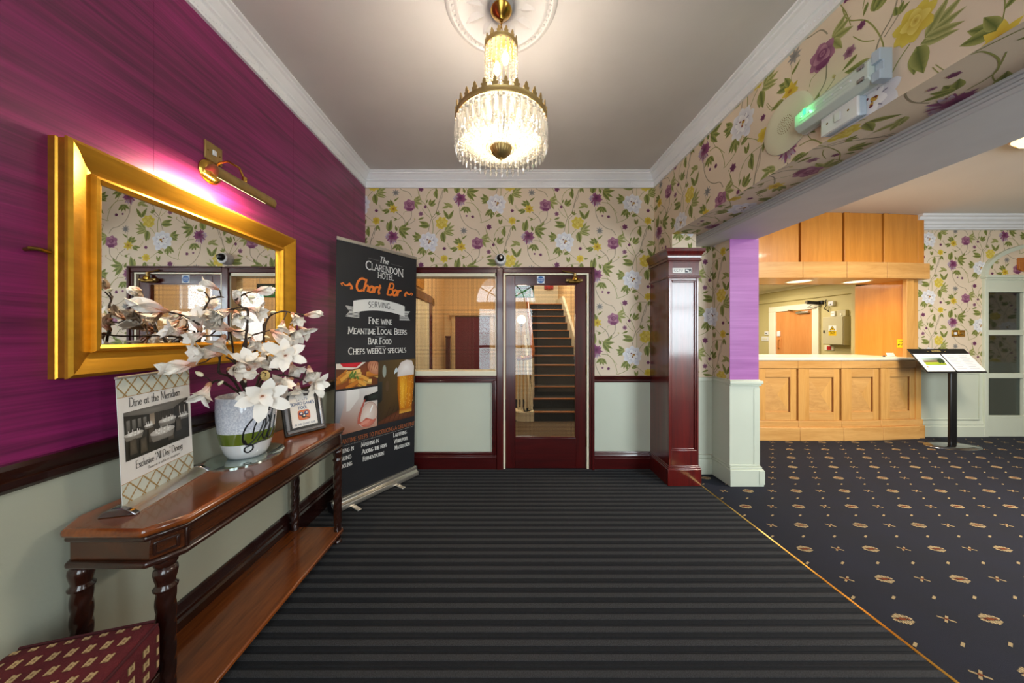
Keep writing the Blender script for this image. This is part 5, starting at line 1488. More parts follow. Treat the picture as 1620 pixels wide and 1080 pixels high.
ink_build(I, 'lettering', (1.490, cy0 - .005, 1.902), (1, 0, 0), (0, 0, 1), (0, -1, 0), M['poster'], sg)

# ------------------------------------------------------------------ things on the beam face
t = thing('ceiling_speaker', 'round cream speaker grille on the floral beam', 'speaker', (XR, 1.631, 2.47))
MB().lathe([(.142, 0), (.142, .006), (.128, .013), (.10, .015), (.001, .016)], (XR, 1.631, 2.47), 48, (-1, 0, 0)).build('grille', M['ivory'], t, smooth=True)
b = MB()
for r in range(1, 9):
    nn = 6 * r
    for k in range(nn):
        a = 2 * PI * k / nn + .3 * r
        c = (XR - .0162 + .00015 * r, 1.631 + .0105 * r * math.cos(a), 2.47 + .0105 * r * math.sin(a))
        b.add([(c[0], c[1] + .0028 * math.cos(q * PI / 3), c[2] + .0028 * math.sin(q * PI / 3)) for q in range(6)], [(5, 4, 3, 2, 1, 0)])
b.build('perforations', M['bronze'], t, kind='stuff')
t = thing('emergency_light', 'long clear emergency light with a green LED on the floral beam', 'light', (XR, 1.36, 2.40))
ya_, yb_ = 1.19, 1.53
MB().box(XR - .025, XR, ya_, yb_, 2.345, 2.455).build('base', M['plastic'], t, bevel=.006)
MB().prism([(0, -.055), (.03, -.055), (.052, -.03), (.052, .03), (.03, .055), (0, .055)], (XR - .02, ya_ + .018, 2.40), (-1, 0, 0), (0, 0, 1), (0, 1, 0), yb_ - ya_ - .03).build('diffuser', M['diffuser'], t, bevel=.004)
MB().prism([(0, -.06), (.05, -.06), (.05, -.022), (.035, -.022), (.035, .012), (.05, .012), (.05, .06), (0, .06)], (XR - .012, ya_ - .012, 2.40), (-1, 0, 0), (0, 0, 1), (0, 1, 0), .03).build('end_cap', M['plastic_b'], t, bevel=.003)
for z in (2.375, 2.425):
    MB().box(XR - .078, XR - .07, ya_ + .03, ya_ + .055, z - .008, z + .008).build('clip', M['chrome_d'], t, bevel=.003)
b = MB()
for k in range(7):
    b.sphere((XR - .072, ya_ + .08 + k * .035, 2.402), .0045, 8, 5)
b.build('led_dots', M['plastic'], t, smooth=True, kind='stuff')
b = MB()
for k in range(3):
    b.box(XR - .0735, XR - .0725, ya_ + .08, yb_ - .04, 2.385 + k * .016, 2.386 + k * .016)
b.build('diffuser_ribs', M['diffuser'], t, kind='stuff')
MB().box(XR - .0775, XR - .071, yb_ - .072, yb_ - .060, 2.404, 2.432).build('green_led', M['led_green'], t, bevel=.003)
point('led_glow', (XR - .10, yb_ - .066, 2.42), .05, (.1, 1, .25), .006)
t = thing('fused_spur', 'white switched fuse box just below the emergency light', 'switch', (XR, 1.345, 2.27))
MB().box(XR - .03, XR, 1.272, 1.418, 2.266, 2.352).build('back_box', M['plastic_b'], t, bevel=.004)
MB().box(XR - .042, XR - .03, 1.270, 1.420, 2.264, 2.354).build('face_plate', M['plastic'], t, bevel=.004)
MB().box(XR - .047, XR - .042, 1.332, 1.358, 2.29, 2.328).build('rocker', M['plastic'], t, bevel=.003)
for y in (1.305, 1.39):
    MB().cyl((XR - .0435, y, 2.309), (XR - .041, y, 2.309), .004, seg=10).build('screw', M['bronze'], t)

# ------------------------------------------------------------------ dome camera over the door
cd = at(792, 411, YB)
t = thing('dome_camera', 'white dome security camera with black ball above the lobby door', 'camera', cd)
MB().lathe([(.001, 0), (.058, 0), (.058, .03), (.054, .036), (.052, .07), (.046, .075), (.001, .076)], (cd.x, YB, cd.z - .005), 30, (0, -1, 0)).build('housing', M['plastic'], t, smooth=True)
MB().sphere((cd.x, YB - .075, cd.z + .002), .037, 24, 16).build('ball', M['black'], t, smooth=True)
MB().lathe([(.012, 0), (.015, .004), (.001, .005)], (cd.x + .004, YB - .111, cd.z + .004), 14, (0, -1, 0)).build('lens', M['chrome_d'], t, smooth=True)

# ------------------------------------------------------------------ gilt mirror on the left wall
ym0, ym1, zm0, zm1 = .949, 1.990, 1.215, 1.972
t = thing('mirror', 'large gilt framed mirror on the magenta wall', 'mirror', (XL, 1.47, zm0))
# profile: (inset from the outer edge, stand-off from the wall)
fp = [(.0, .0), (.0, .022), (.004, .026), (.004, .046), (.0, .052), (.002, .06), (.012, .064), (.03, .056), (.062, .034), (.078, .028), (.084, .040), (.092, .042), (.098, .034), (.104, .03), (.104, .012)]
def frame_side(name, c0, c1, m):
    """mitred frame member from corner c0 to c1; each corner is (y,z,iny,inz)"""
    vs = []
    for (y, z, iy, iz) in (c0, c1):
        vs += [(XL + d, y + iy * i, z + iz * i) for i, d in fp]
    n = len(fp)
    fs = [(i, i + 1, n + i + 1, n + i) for i in range(n - 1)]
    o = MB().add(vs, fs).build(name, m, t, smooth=True, angle=28)
    return fixnormals(o)
A_, B_, C_, D_ = (ym0, zm0, 1, 1), (ym1, zm0, -1, 1), (ym1, zm1, -1, -1), (ym0, zm1, 1, -1)
for p, q in ((A_, B_), (B_, C_), (C_, D_), (D_, A_)):
    frame_side('frame_side', p, q, M['gold'])
for (a_, c_, z0, z1) in ((ym0 + .001, ym0 + .012, zm0 + .002, zm1 - .002), (ym1 - .012, ym1 - .001, zm0 + .002, zm1 - .002)):
    MB().box(XL + .001, XL + .02, a_, c_, z0, z1).build('frame_back', M['gold_pale'], t)
gw, gh = (ym1 - ym0) - .2, (zm1 - zm0) - .2
gl = MB().box(-.003, .003, -gw / 2, gw / 2, -gh / 2, gh / 2).build('glass', M['mirror'], t, local=True)
gl.location = (.018, (ym0 + ym1) / 2 - 1.47, (zm1 - zm0) / 2)
gl.rotation_euler = (0, 0, math.radians(0.6))
MB().tube([(XL, .905, 1.605), (XL + .02, .90, 1.607), (XL + .024, .915, 1.609), (XL + .01, .945, 1.608)], .006).build('hanging_hook', M['bronze'], t, smooth=True)

# ------------------------------------------------------------------ picture light and its switch
PY, PZ = 1.467, 2.10
t = thing('picture_light', 'polished brass picture light shining above the gilt mirror', 'lamp', (XL, PY, PZ))
MB().lathe([(.055, 0), (.056, .006), (.05, .016), (.034, .026), (.001, .030)], (XL, PY - .0, PZ + .03), 30, (1, 0, 0)).build('wall_rose', M['brass'], t, smooth=True)
SX = -1.262
sh = []
for i in range(13):
    a = math.radians(-50 + 215 * i / 12)
    sh.append((SX + .031 * math.cos(a), PZ - .045 + .031 * math.sin(a)))
b = MB(); n = len(sh)
y0_, y1_ = 1.318, 1.645
b.add([(x, y0_, z) for x, z in sh] + [(x, y1_, z) for x, z in sh], [(i, i + 1, n + i + 1, n + i) for i in range(n - 1)])
b.add([(SX, y0_, PZ - .045)] + [(x, y0_, z) for x, z in sh], [(0, i + 1, i) for i in range(1, n)])
b.add([(SX, y1_, PZ - .045)] + [(x, y1_, z) for x, z in sh], [(0, i, i + 1) for i in range(1, n)])
o = b.build('shade', M['brass_ant'], t, smooth=True, angle=40)
md = o.modifiers.new('thickness', 'SOLIDIFY'); md.thickness = .0015
MB().tube([(XL + .02, PY, PZ + .045), (XL + .05, PY, PZ + .075), (XL + .09, PY, PZ + .082), (SX - .02, PY + .01, PZ + .055), (SX - .005, PY + .015, PZ + .01), (SX, PY + .015, PZ - .02)], .0055, 10).build('arm', M['brass'], t, smooth=True, angle=60)
MB().cyl((SX, PY + .015, PZ - .018), (SX, PY + .015, PZ + .012), .010).build('joint', M['brass'], t, smooth=True)
MB().cyl((SX, y0_ + .03, PZ - .045), (SX, y1_ - .03, PZ - .045), .012).build('lamp_tube', M['tubebulb'], t, smooth=True)
pl = area('picture_lamp', (SX - .012, PY - .02, PZ - .062), (0, 0, 0), .03, .27, LAMP['picture'], (1, .78, .52))
pl.rotation_euler = (0, math.radians(38), 0)
t = thing('light_switch', 'square brass light switch on the magenta wall over the picture lamp', 'switch', (XL, 1.48, 2.19))
MB().box(XL, XL + .008, 1.438, 1.526, 2.186, 2.272).build('plate', M['brass_ant'], t, bevel=.002)
MB().box(XL + .008, XL + .014, 1.472, 1.492, 2.217, 2.243).build('rocker', M['plastic'], t, bevel=.003)
for y in (1.452, 1.512):
    MB().cyl((XL + .007, y, 2.229), (XL + .0095, y, 2.229), .0035, seg=10).build('screw', M['bronze'], t)

# ------------------------------------------------------------------ console table
ZT = .76
t = thing('console_table', 'long polished wooden console table with twisted legs under the mirror', 'table', (-1.23, 1.5, 0))
ye0, ye1 = .929, 2.063
def octo(o=0.0):
    return [(XL + .012, ye0 + .075 - o), (-1.355, ye0 - o), (-1.107, ye0 - o), (-1.042 + o, ye0 + .082), (-1.042 + o, ye1 - .082), (-1.107, ye1 + o), (-1.355, ye1 + o), (XL + .012, ye1 - .075 + o)]
def slab(o, z0, z1, nm, m, bev):
    return MB().prism(octo(o), (0, 0, z0), (1, 0, 0), (0, 1, 0), (0, 0, 1), z1 - z0).build(nm, m, t, bevel=bev, seg=3)
slab(0, ZT - .028, ZT, 'tabletop', M['table'], .011)
slab(-.010, ZT - .045, ZT - .028, 'top_moulding', M['table_d'], .006)
slab(-.024, .652, ZT - .045, 'apron', M['apron'], .002)
slab(-.010, .632, .652, 'apron_moulding', M['table_d'], .007)
# raised panels on the apron
b = MB()
P, Q = Vector((-1.107, ye0 + .024, 0)), Vector((-1.066, ye0 + .082, 0))
e = (Q - P).normalized(); n_ = Vector((e.y, -e.x, 0))
def frame4(b, o, e, n, w, h, tk, d):
    for (s0, s1, q0, q1) in ((0, w, 0, tk), (0, w, h - tk, h), (0, tk, tk, h - tk), (w - tk, w, tk, h - tk)):
        b.obox(o + e * s0 + Vector((0, 0, q0)), e * (s1 - s0), n * d, Vector((0, 0, q1 - q0)))
frame4(b, P + e * .008 + Vector((0, 0, .662)), e, n_, (Q - P).length - .016, .042, .006, .005)
b.build('corner_panel_bead', M['table_d'], t, bevel=.002)
for yv in (ye0 + .088, ye1 - .098):
    MB().box(-1.07, -1.058, yv, yv + .012, .652, .715).build('apron_strip', M['table_d'], t, bevel=.003)
# barley-twist legs
def twist_leg(x, y, hand):
    b = MB()
    prof = [(.001, .011), (.018, .011), (.026, .016), (.024, .028), (.015, .034), (.018, .042), (.018, .085), (.022, .088), (.022, .10), (.020, .11)]
    b.lathe(prof, (x, y, 0), 18)
    b.lathe([(.020, .11), (.021, .125), (.0195, .14)], (x, y, 0), 18)
    vs = []; nz, ns = 70, 20
    for i in range(nz + 1):
        f = i / nz; z = .14 + f * .40
        for k in range(ns):
            a = 2 * PI * k / ns
            r = .0225 * (1 + .11 * abs(math.cos(1.5 * (a - hand * f * 2 * PI * 2.2))) ** .7 * 1.7 - .06)
            vs.append((x + r * math.cos(a), y + r * math.sin(a), z))
    b.add(vs, [(i * ns + k, i * ns + (k + 1) % ns, (i + 1) * ns + (k + 1) % ns, (i + 1) * ns + k) for i in range(nz) for k in range(ns)])
    b.lathe([(.0225, .54), (.029, .543), (.030, .549), (.024, .556), (.023, .564), (.027, .58), (.0295, .596), (.028, .608), (.022, .614), (.026, .619), (.029, .625), (.029, .634), (.001, .636)], (x, y, 0), 22)
    return b.build('leg', M['leg'], t, smooth=True, angle=50)
twist_leg(-1.092, .985, 1); twist_leg(-1.362, .985, 1); twist_leg(-1.088, 1.985, 1); twist_leg(-1.368, 1.992, 1)
shp = [(XL + .02, .945), (-1.075, .945), (-1.06, .965), (-1.06, 2.0), (-1.075, 2.02), (XL + .02, 2.02)]
MB().prism(shp, (0, 0, .066), (1, 0, 0), (0, 1, 0), (0, 0, 1), .022).build('lower_shelf', M['table'], t, bevel=.006)

# ------------------------------------------------------------------ small table-top banner
Pn, Pf = Vector((-1.272, 1.018, ZT)), Vector((-1.342, 1.318, ZT))
e = (Pf - Pn); WB = e.length; e /= WB
n_ = Vector((e.y, -e.x, 0))         # towards the room
t = thing('table_banner', 'small white pull-up banner for all day dining standing on the console table', 'banner', Pn)
fp2 = [(-.045, 0), (-.045, .006), (-.032, .018), (-.008, .026), (.012, .024), (.035, .014), (.048, .004), (.048, 0)]
MB().prism(fp2, Pn - e * .004, n_, Vector((0, 0, 1)), e, WB + .008).build('base', M['chrome'], t, bevel=.001)
for q in (Pn - e * .022, Pf + e * .004):
    MB().prism([(a * 1.06, c * 1.1) for a, c in fp2], q, n_, Vector((0, 0, 1)), e, .018).build('end_cap', M['chrome_d'], t, bevel=.004)
up = (Vector((0, 0, 1)) - n_ * .03 - e * .015).normalized()
nn_ = e.cross(up)
if nn_.dot(n_) < 0: nn_ = -nn_
HB = .452
Ob = Pn + Vector((0, 0, .016))
MB().obox(Ob - nn_ * .0015, e * WB, up * (HB - .016), nn_ * .0015).build('banner_sheet', M['paper_white'], t)
MB().cyl(Ob + up * (HB - .018), Ob + up * (HB - .018) + e * WB, .005, seg=10).build('top_rail', M['chrome'], t, smooth=True)
def trellis(I, x0, x1, y0, y1):
    I.rect(x0, y0, x1, y1, lin(218, 224, 212), 0)
    c = lin(176, 142, 84); px = (x1 - x0) / 6; py = px * 1.15
    J = Ink()
    r = int((y1 - y0) / py) + 3
    for i in range(-1, 8):
        for j in range(-1, r + 1):
            for par in (0, 1):
                cx, cy = x0 + (i + .5 * par) * px, y1 - (j + .5 * par) * py
                pts = []
                for q in range(25):
                    a = 2 * PI * q / 24
                    m = (abs(math.cos(2 * a)) ** .5) * .1
                    rr = 1 / (abs(math.cos(a)) / .5 + abs(math.sin(a)) / .5)
                    rr *= 1 - .12 * math.cos(4 * a) * .5 + .06 * math.cos(8 * a)
                    pts.append((cx + px * rr * math.cos(a), cy + py * rr * math.sin(a)))
                if par == 0 or True: J.line(pts, .0028, c, 1)
    T, C, L = clip_all(*J.arrays(), (x0, x1, y0, y1))
    for k in range(len(T)): I.tri(*[tuple(p) for p in T[k]], *[tuple(p) for p in C[k]], L[k])
I = Ink()
trellis(I, 0, WB, HB - .084, HB - .018); trellis(I, 0, WB, 0, .076)
I.line([(0, HB - .085), (WB, HB - .085)], .002, lin(190, 150, 90), 2); I.line([(0, .077), (WB, .077)], .002, lin(190, 150, 90), 2)
ink_build(I, 'trellis_print', Ob, e, up, nn_, M['poster'], t)
I = Ink(); ink = lin(38, 36, 36)
tw = text_width('Dine at the Meridian', .030, False, .05)
text(I, 'Dine at the Meridian', WB * .13, .330, .030, ink, 1, .085, .05, track=.05, align='l', stretch=WB * .70 / tw)
tw = text_width("Exclusive 'All Day' Dining", .026, False, .04)
text(I, "Exclusive 'All Day' Dining", WB * .17, .112, .026, ink, 1, .085, .05, track=.04, align='l', stretch=WB * .65 / tw)
text(I, 'Reserve a table at reception', WB * .54, .092, .0105, lin(80, 70, 60), 1, .11, .08, serif=False)
ink_build(I, 'lettering', Ob, e, up, nn_, M['poster'], t)
# monochrome picture of a dining room
I = Ink(); x0, x1, y0, y1 = .018, WB - .014, .148, .314
def gx(f): return x0 + (x1 - x0) * f
def gy(f): return y0 + (y1 - y0) * f
g1 = lambda v, w=0: lin(v + w, v, max(0, v - 4 - w))
I.rect4(x0, y0, x1, y1, g1(34, 4), g1(40, 4), g1(60, 4), g1(70, 4), 0)
I.poly([(gx(0), gy(1)), (gx(1), gy(1)), (gx(.72), gy(.82)), (gx(.36), gy(.84)), (gx(0), gy(.93))], g1(104, 3), 1, g1(132, 3))
I.poly([(gx(0), gy(.5)), (gx(0), gy(.93)), (gx(.34), gy(.84)), (gx(.34), gy(.55))], g1(46, 3), 1)
for k in range(4):
    a = .03 + k * .075
    I.rect(gx(a), gy(.58 + .02 * k), gx(a + .045), gy(.82 - .005 * k), g1(88, 2), 2, g1(128, 2))
I.rect(gx(.35), gy(.58), gx(.42), gy(.84), g1(170, 16), 2, g1(120, 14))
I.poly([(gx(.44), gy(.55)), (gx(.44), gy(.84)), (gx(.72), gy(.82)), (gx(.72), gy(.52))], g1(52, 6), 2, g1(66, 6))
for k in range(8): I.line([(gx(.46 + k * .034), gy(.56)), (gx(.46 + k * .034), gy(.82))], .002, g1(36, 5), 3)
I.poly([(gx(.74), gy(.4)), (gx(.74), gy(.84)), (gx(1), gy(1)), (gx(1), gy(.2))], g1(38, 4), 2, g1(58, 5))
for k in range(2): I.rect(gx(.83 + k * .09), gy(.62), gx(.845 + k * .09), gy(.84), g1(190, 6), 3)
def dtable(cx, cy, rx, ry, l):
    I.poly([(gx(cx - rx), gy(cy)), (gx(cx - rx * .8), gy(cy - ry * 2.4)), (gx(cx + rx * .8), gy(cy - ry * 2.4)), (gx(cx + rx), gy(cy))], g1(120, 5), l, g1(146, 5))
    I.ell(gx(cx), gy(cy), rx * (x1 - x0), ry * (y1 - y0), g1(196, 3), l + 1, g1(224, 2))
    for k in range(7):
        a = k * .9
        I.line([(gx(cx + rx * .6 * math.cos(a)), gy(cy + ry * .5 * math.sin(a))), (gx(cx + rx * .6 * math.cos(a)), gy(cy + ry * .5 * math.sin(a) + .07))], .003, g1(240), l + 2)
        I.ell(gx(cx + rx * .5 * math.cos(a + .4)), gy(cy + ry * .5 * math.sin(a + .4)), .005, .003, g1(250), l + 2, None, 8)
dtable(.12, .52, .13, .05, 4); dtable(.33, .6, .07, .03, 4); dtable(.9, .58, .1, .035, 4); dtable(.62, .6, .15, .055, 5); dtable(.53, .38, .2, .08, 8)
for (cx, cy) in ((.24, .26), (.36, .42), (.66, .3), (.8, .45), (.1, .3)):
    I.poly([(gx(cx - .05), gy(cy - .2)), (gx(cx - .045), gy(cy + .1)), (gx(cx + .035), gy(cy + .12)), (gx(cx + .05), gy(cy - .2))], g1(66, 8), 7, g1(92, 10))
ink_build(I, 'photo_print', Ob, e, up, nn_, M['poster'], t, label='monochrome photograph of laid dining tables')

# ------------------------------------------------------------------ mirror plate, vase, magnolias
VX, VY = -1.268, 1.505
t = MB().lathe([(.001, 0), (1, 0), (1.0, .005), (.99, .006), (.001, .006)], (0, 0, 0), 64).build('mirror_plate', M['plate_glass'], None, smooth=True, angle=30)
t.scale = (.138, .168, 1); t.location = (-1.266, 1.5, ZT)
tag(t, 'oval mirror glass plate lying under the white vase', 'plate')
v0 = ZT + .006
t = thing('vase', 'white ceramic vase with an olive band and black scribble on the console table', 'vase', (VX, VY, v0))
vp = [(.001, 0), (.066, 0), (.076, .006), (.088, .03), (.100, .07), (.110, .12), (.116, .18), (.118, .24), (.117, .292), (.113, .294), (.111, .288), (.112, .24), (.108, .16), (.09, .06), (.06, .02), (.001, .016)]
def vase_r(z):
    for (r0, z0), (r1, z1) in zip(vp[:8], vp[1:9]):
        if z0 <= z <= z1: return r0 + (r1 - r0) * (z - z0) / max(1e-6, z1 - z0)
    return .117
vm, nt, bs = new_mat('vase_glaze')
tc = nt.nodes.new('ShaderNodeTexCoord'); nz_ = nt.nodes.new('ShaderNodeTexNoise'); nz_.inputs['Scale'].default_value = 160
nt.links.new(tc.outputs['Object'], nz_.inputs['Vector'])
rp_ = nt.nodes.new('ShaderNodeValToRGB'); rp_.color_ramp.elements[0].position = .4; rp_.color_ramp.elements[1].position = .6
rp_.color_ramp.elements[0].color = (*lin(196, 200, 212), 1); rp_.color_ramp.elements[1].color = (*lin(226, 228, 234), 1)
nt.links.new(nz_.outputs['Fac'], rp_.inputs[0]); nt.links.new(rp_.outputs[0], bs.inputs['Base Color'])
bs.inputs['Roughness'].default_value = .12; bs.inputs['Coat Weight'].default_value = .8; bs.inputs['Coat Roughness'].default_value = .03
MB().lathe(vp, (VX, VY, v0), 64).build('body', vm, t, smooth=True, angle=60)
MB().lathe([(vase_r(z) + .0006, z) for z in (.075, .085, .095, .105, .115, .125, .13)], (VX, VY, v0), 64).build('green_band', mat('olive_glaze', (96, 112, 34), .15, coat=.8, var=.05), t, smooth=True, label='olive green band')
MB().lathe([(vase_r(z) + .0006, z) for z in (.001, .008, .03, .05, .075)], (VX, VY, v0), 64).build('white_foot', mat('white_glaze', (226, 226, 226), .15, coat=.8, var=.03), t, smooth=True, label='plain white foot')
def scrib(pts, w):
    """line painted on the vase; (angle deg, height)"""
    out = []
    n = len(pts)
    for i in range(n - 1):
        p0 = pts[max(i - 1, 0)]; p1 = pts[i]; p2 = pts[i + 1]; p3 = pts[min(i + 2, n - 1)]
        for s in range(7):
            q = s / 7
            out.append(tuple(.5 * (2 * p1[k] + (p2[k] - p0[k]) * q + (2 * p0[k] - 5 * p1[k] + 4 * p2[k] - p3[k]) * q * q + (3 * p1[k] - p0[k] - 3 * p2[k] + p3[k]) * q ** 3) for k in range(2)))
    out.append(pts[-1])
    P3 = [(VX + (vase_r(z) + .001) * math.cos(math.radians(a)), VY + (vase_r(z) + .001) * math.sin(math.radians(a)), v0 + z) for a, z in out]
    MB().tube(P3, w, 6).build('scribble', M['black'], t, smooth=True, label='black painted scribble')
scrib([(-2, .235), (-20, .222), (-42, .19), (-56, .14), (-58, .09), (-48, .075), (-34, .10), (-22, .15), (-16, .2), (-14, .16), (-20, .11), (-12, .09), (-4, .14), (2, .215)], .0034)
scrib([(-40, .1), (-36, .16), (-22, .21), (-6, .225)], .003)
scrib([(-8, .2), (-2, .15), (-6, .1), (2, .085), (10, .13), (12, .19)], .0034)
scrib([(-56, .10), (-50, .075), (-40, .07), (-38, .05), (-48, .036), (-56, .045), (-54, .062), (-44, .068), (-26, .078), (-8, .082)], .0036)
scrib([(-30, .085), (-10, .16), (4, .225)], .0024)
MB().lathe([(.001, .262), (.06, .266), (.109, .258)], (VX, VY, v0), 32).build('moss_filling', M['soil'], t, smooth=True)

pm, nt, bs = new_mat('magnolia_petal')
tc = nt.nodes.new('ShaderNodeTexCoord'); sep = nt.nodes.new('ShaderNodeSeparateXYZ')
nt.links.new(tc.outputs['Generated'], sep.inputs[0])
cr = nt.nodes.new('ShaderNodeValToRGB')
cr.color_ramp.elements[0].position = 0.0; cr.color_ramp.elements[0].color = (*lin(224, 160, 152), 1)
e1 = cr.color_ramp.elements.new(.28); e1.color = (*lin(246, 222, 208), 1)
cr.color_ramp.elements[-1].position = .62; cr.color_ramp.elements[-1].color = (*lin(250, 243, 232), 1)
nt.links.new(sep.outputs['Z'], cr.inputs[0]); nt.links.new(cr.outputs[0], bs.inputs['Base Color'])
bs.inputs['Roughness'].default_value = .6; bs.inputs['Subsurface Weight'].default_value = 0.0
M['petal'] = pm
def petal_mesh(name, flare, cup):
    """petal along +z, unit length, opening outwards along +x"""
    b = MB(); nu, nv = 7, 4
    for i in range(nu + 1):
        f = i / nu
        w = .31 * (f + .03) ** .6 * max(0.0, 1 - f ** 4) ** .6 + .012
        x = .04 + flare * (f ** 1.6) * .85 - cup * math.sin(PI * f) * .14
        z = f * math.sqrt(max(.2, 1 - (flare * .75 * f) ** 2))
        for j in range(nv + 1):
            s = (j / nv - .5) * 2
            b.v.append((x - .16 * cup * (s * s) * (.4 + w) * 1.2 + .03 * math.sin(5 * f + s * 3), s * w, z))
    b.f = [(i * (nv + 1) + j, i * (nv + 1) + j + 1, (i + 1) * (nv + 1) + j + 1, (i + 1) * (nv + 1) + j) for i in range(nu) for j in range(nv)]
    return b.mesh(name, pm, True, 180)
PET = [petal_mesh('petal', .18, .9), petal_mesh('petal', .55, .7), petal_mesh('petal', .95, .35)]
calm = MB().lathe([(.001, -.12), (.05, -.08), (.10, .0), (.11, .10), (.07, .22), (.02, .3)], (0, 0, 0), 10).mesh('blossom', M['calyx'], True)
budm = MB().lathe([(.001, 0), (.16, .1), (.24, .35), (.2, .65), (.08, .92), (.001, 1)], (0, 0, 0), 10).mesh('bud', M['bud'], True)
arr = thing('magnolia_arrangement', 'white artificial magnolia branches standing in the vase', 'flowers', (VX, VY, ZT + .28))
rnd = random.Random(11)
def zp(a, c, y):
    """a spot seen in the flowers, at depth y"""
    return at(230 + a / 5.1414, 440 + c / 5.1414, y)
def ylim(a):
    u = 230 + a / 5.1414
    return 1.315 * FPX / (800 - u)
# main branches from the vase mouth: spots in the flower area and depth
roots = (785, 905)
main = [
 [(790, 900, 1.50), (786, 800, 1.49), (783, 680, 1.47), (800, 540, 1.46), (860, 470, 1.46), (950, 440, 1.47), (1020, 420, 1.5)],
 [(780, 905, 1.52), (760, 800, 1.53), (722, 640, 1.52), (705, 520, 1.50), (690, 430, 1.46)],
 [(800, 905, 1.48), (815, 520, 1.43), (825, 420, 1.41), (832, 260, 1.40), (790, 240, 1.38), (700, 250, 1.33)],
 [(830, 900, 1.53), (930, 800, 1.54), (985, 730, 1.55), (975, 600, 1.56), (965, 470, 1.57), (1000, 320, 1.58), (1110, 270, 1.6), (1190, 280, 1.62), (1300, 300, 1.64)],
 [(770, 905, 1.49), (700, 810, 1.42), (600, 765, 1.34), (605, 640, 1.30), (540, 640, 1.26)],
 [(775, 905, 1.5), (640, 850, 1.4), (540, 850, 1.28), (460, 880, 1.24)],
 [(850, 905, 1.5), (1000, 760, 1.55), (1100, 740, 1.58), (1180, 700, 1.6)],
 [(700, 520, 1.48), (600, 470, 1.38), (440, 470, 1.24), (330, 450, 1.18)],
 [(420, 520, 1.21), (440, 350, 1.22), (490, 230, 1.23), (520, 170, 1.24), (480, 110, 1.22)],
 [(440, 380, 1.20), (340, 315, 1.17), (215, 280, 1.13), (150, 270, 1.12)],
 [(800, 890, 1.46), (1050, 800, 1.50), (1180, 800, 1.53), (1290, 830, 1.56)],
 [(785, 760, 1.46), (720, 680, 1.42), (660, 640, 1.38)],
 [(730, 180, 1.34), (800, 130, 1.37), (880, 105, 1.39)], [(832, 260, 1.40), (740, 200, 1.36), (730, 150, 1.35)],
 [(520, 170, 1.24), (600, 150, 1.26), (640, 155, 1.27)], [(965, 470, 1.57), (960, 380, 1.57), (985, 350, 1.58)], [(870, 640, 1.6), (905, 560, 1.6), (960, 500, 1.58)],
]
nodes = []
for mb in main:
    P3 = []
    for (a, c, y) in mb:
        y = min(y, ylim(a))
        if c >= 880: 
            p = Vector((VX + (a - 800) * .0004, VY + (y - 1.5) * .6, ZT + .285))
        else: p = zp(a, c, y)
        P3.append(p)
    # smooth and knobbly
    out = []
    n = len(P3)
    for i in range(n - 1):
        for s in range(4):
            q = s / 4
            p0, p1, p2, p3 = P3[max(i - 1, 0)], P3[i], P3[i + 1], P3[min(i + 2, n - 1)]
            out.append(.5 * (2 * p1 + (p2 - p0) * q + (2 * p0 - 5 * p1 + 4 * p2 - p3) * q * q + (3 * p1 - p0 - 3 * p2 + p3) * q ** 3))
    out.append(P3[-1])
    k = len(out)
    rs = [(.0058 * (1 - .5 * i / k) * (1.35 if i % 4 == 0 and i else 1.0)) * (1 if mb[0][1] > 600 else .72) for i in range(k)]
    MB().tube(out, rs, 7).build('branch', M['branch'], arr, smooth=True, angle=70)
    nodes += out
def nearest(p):
    return min(nodes, key=lambda q: (q - p).length)
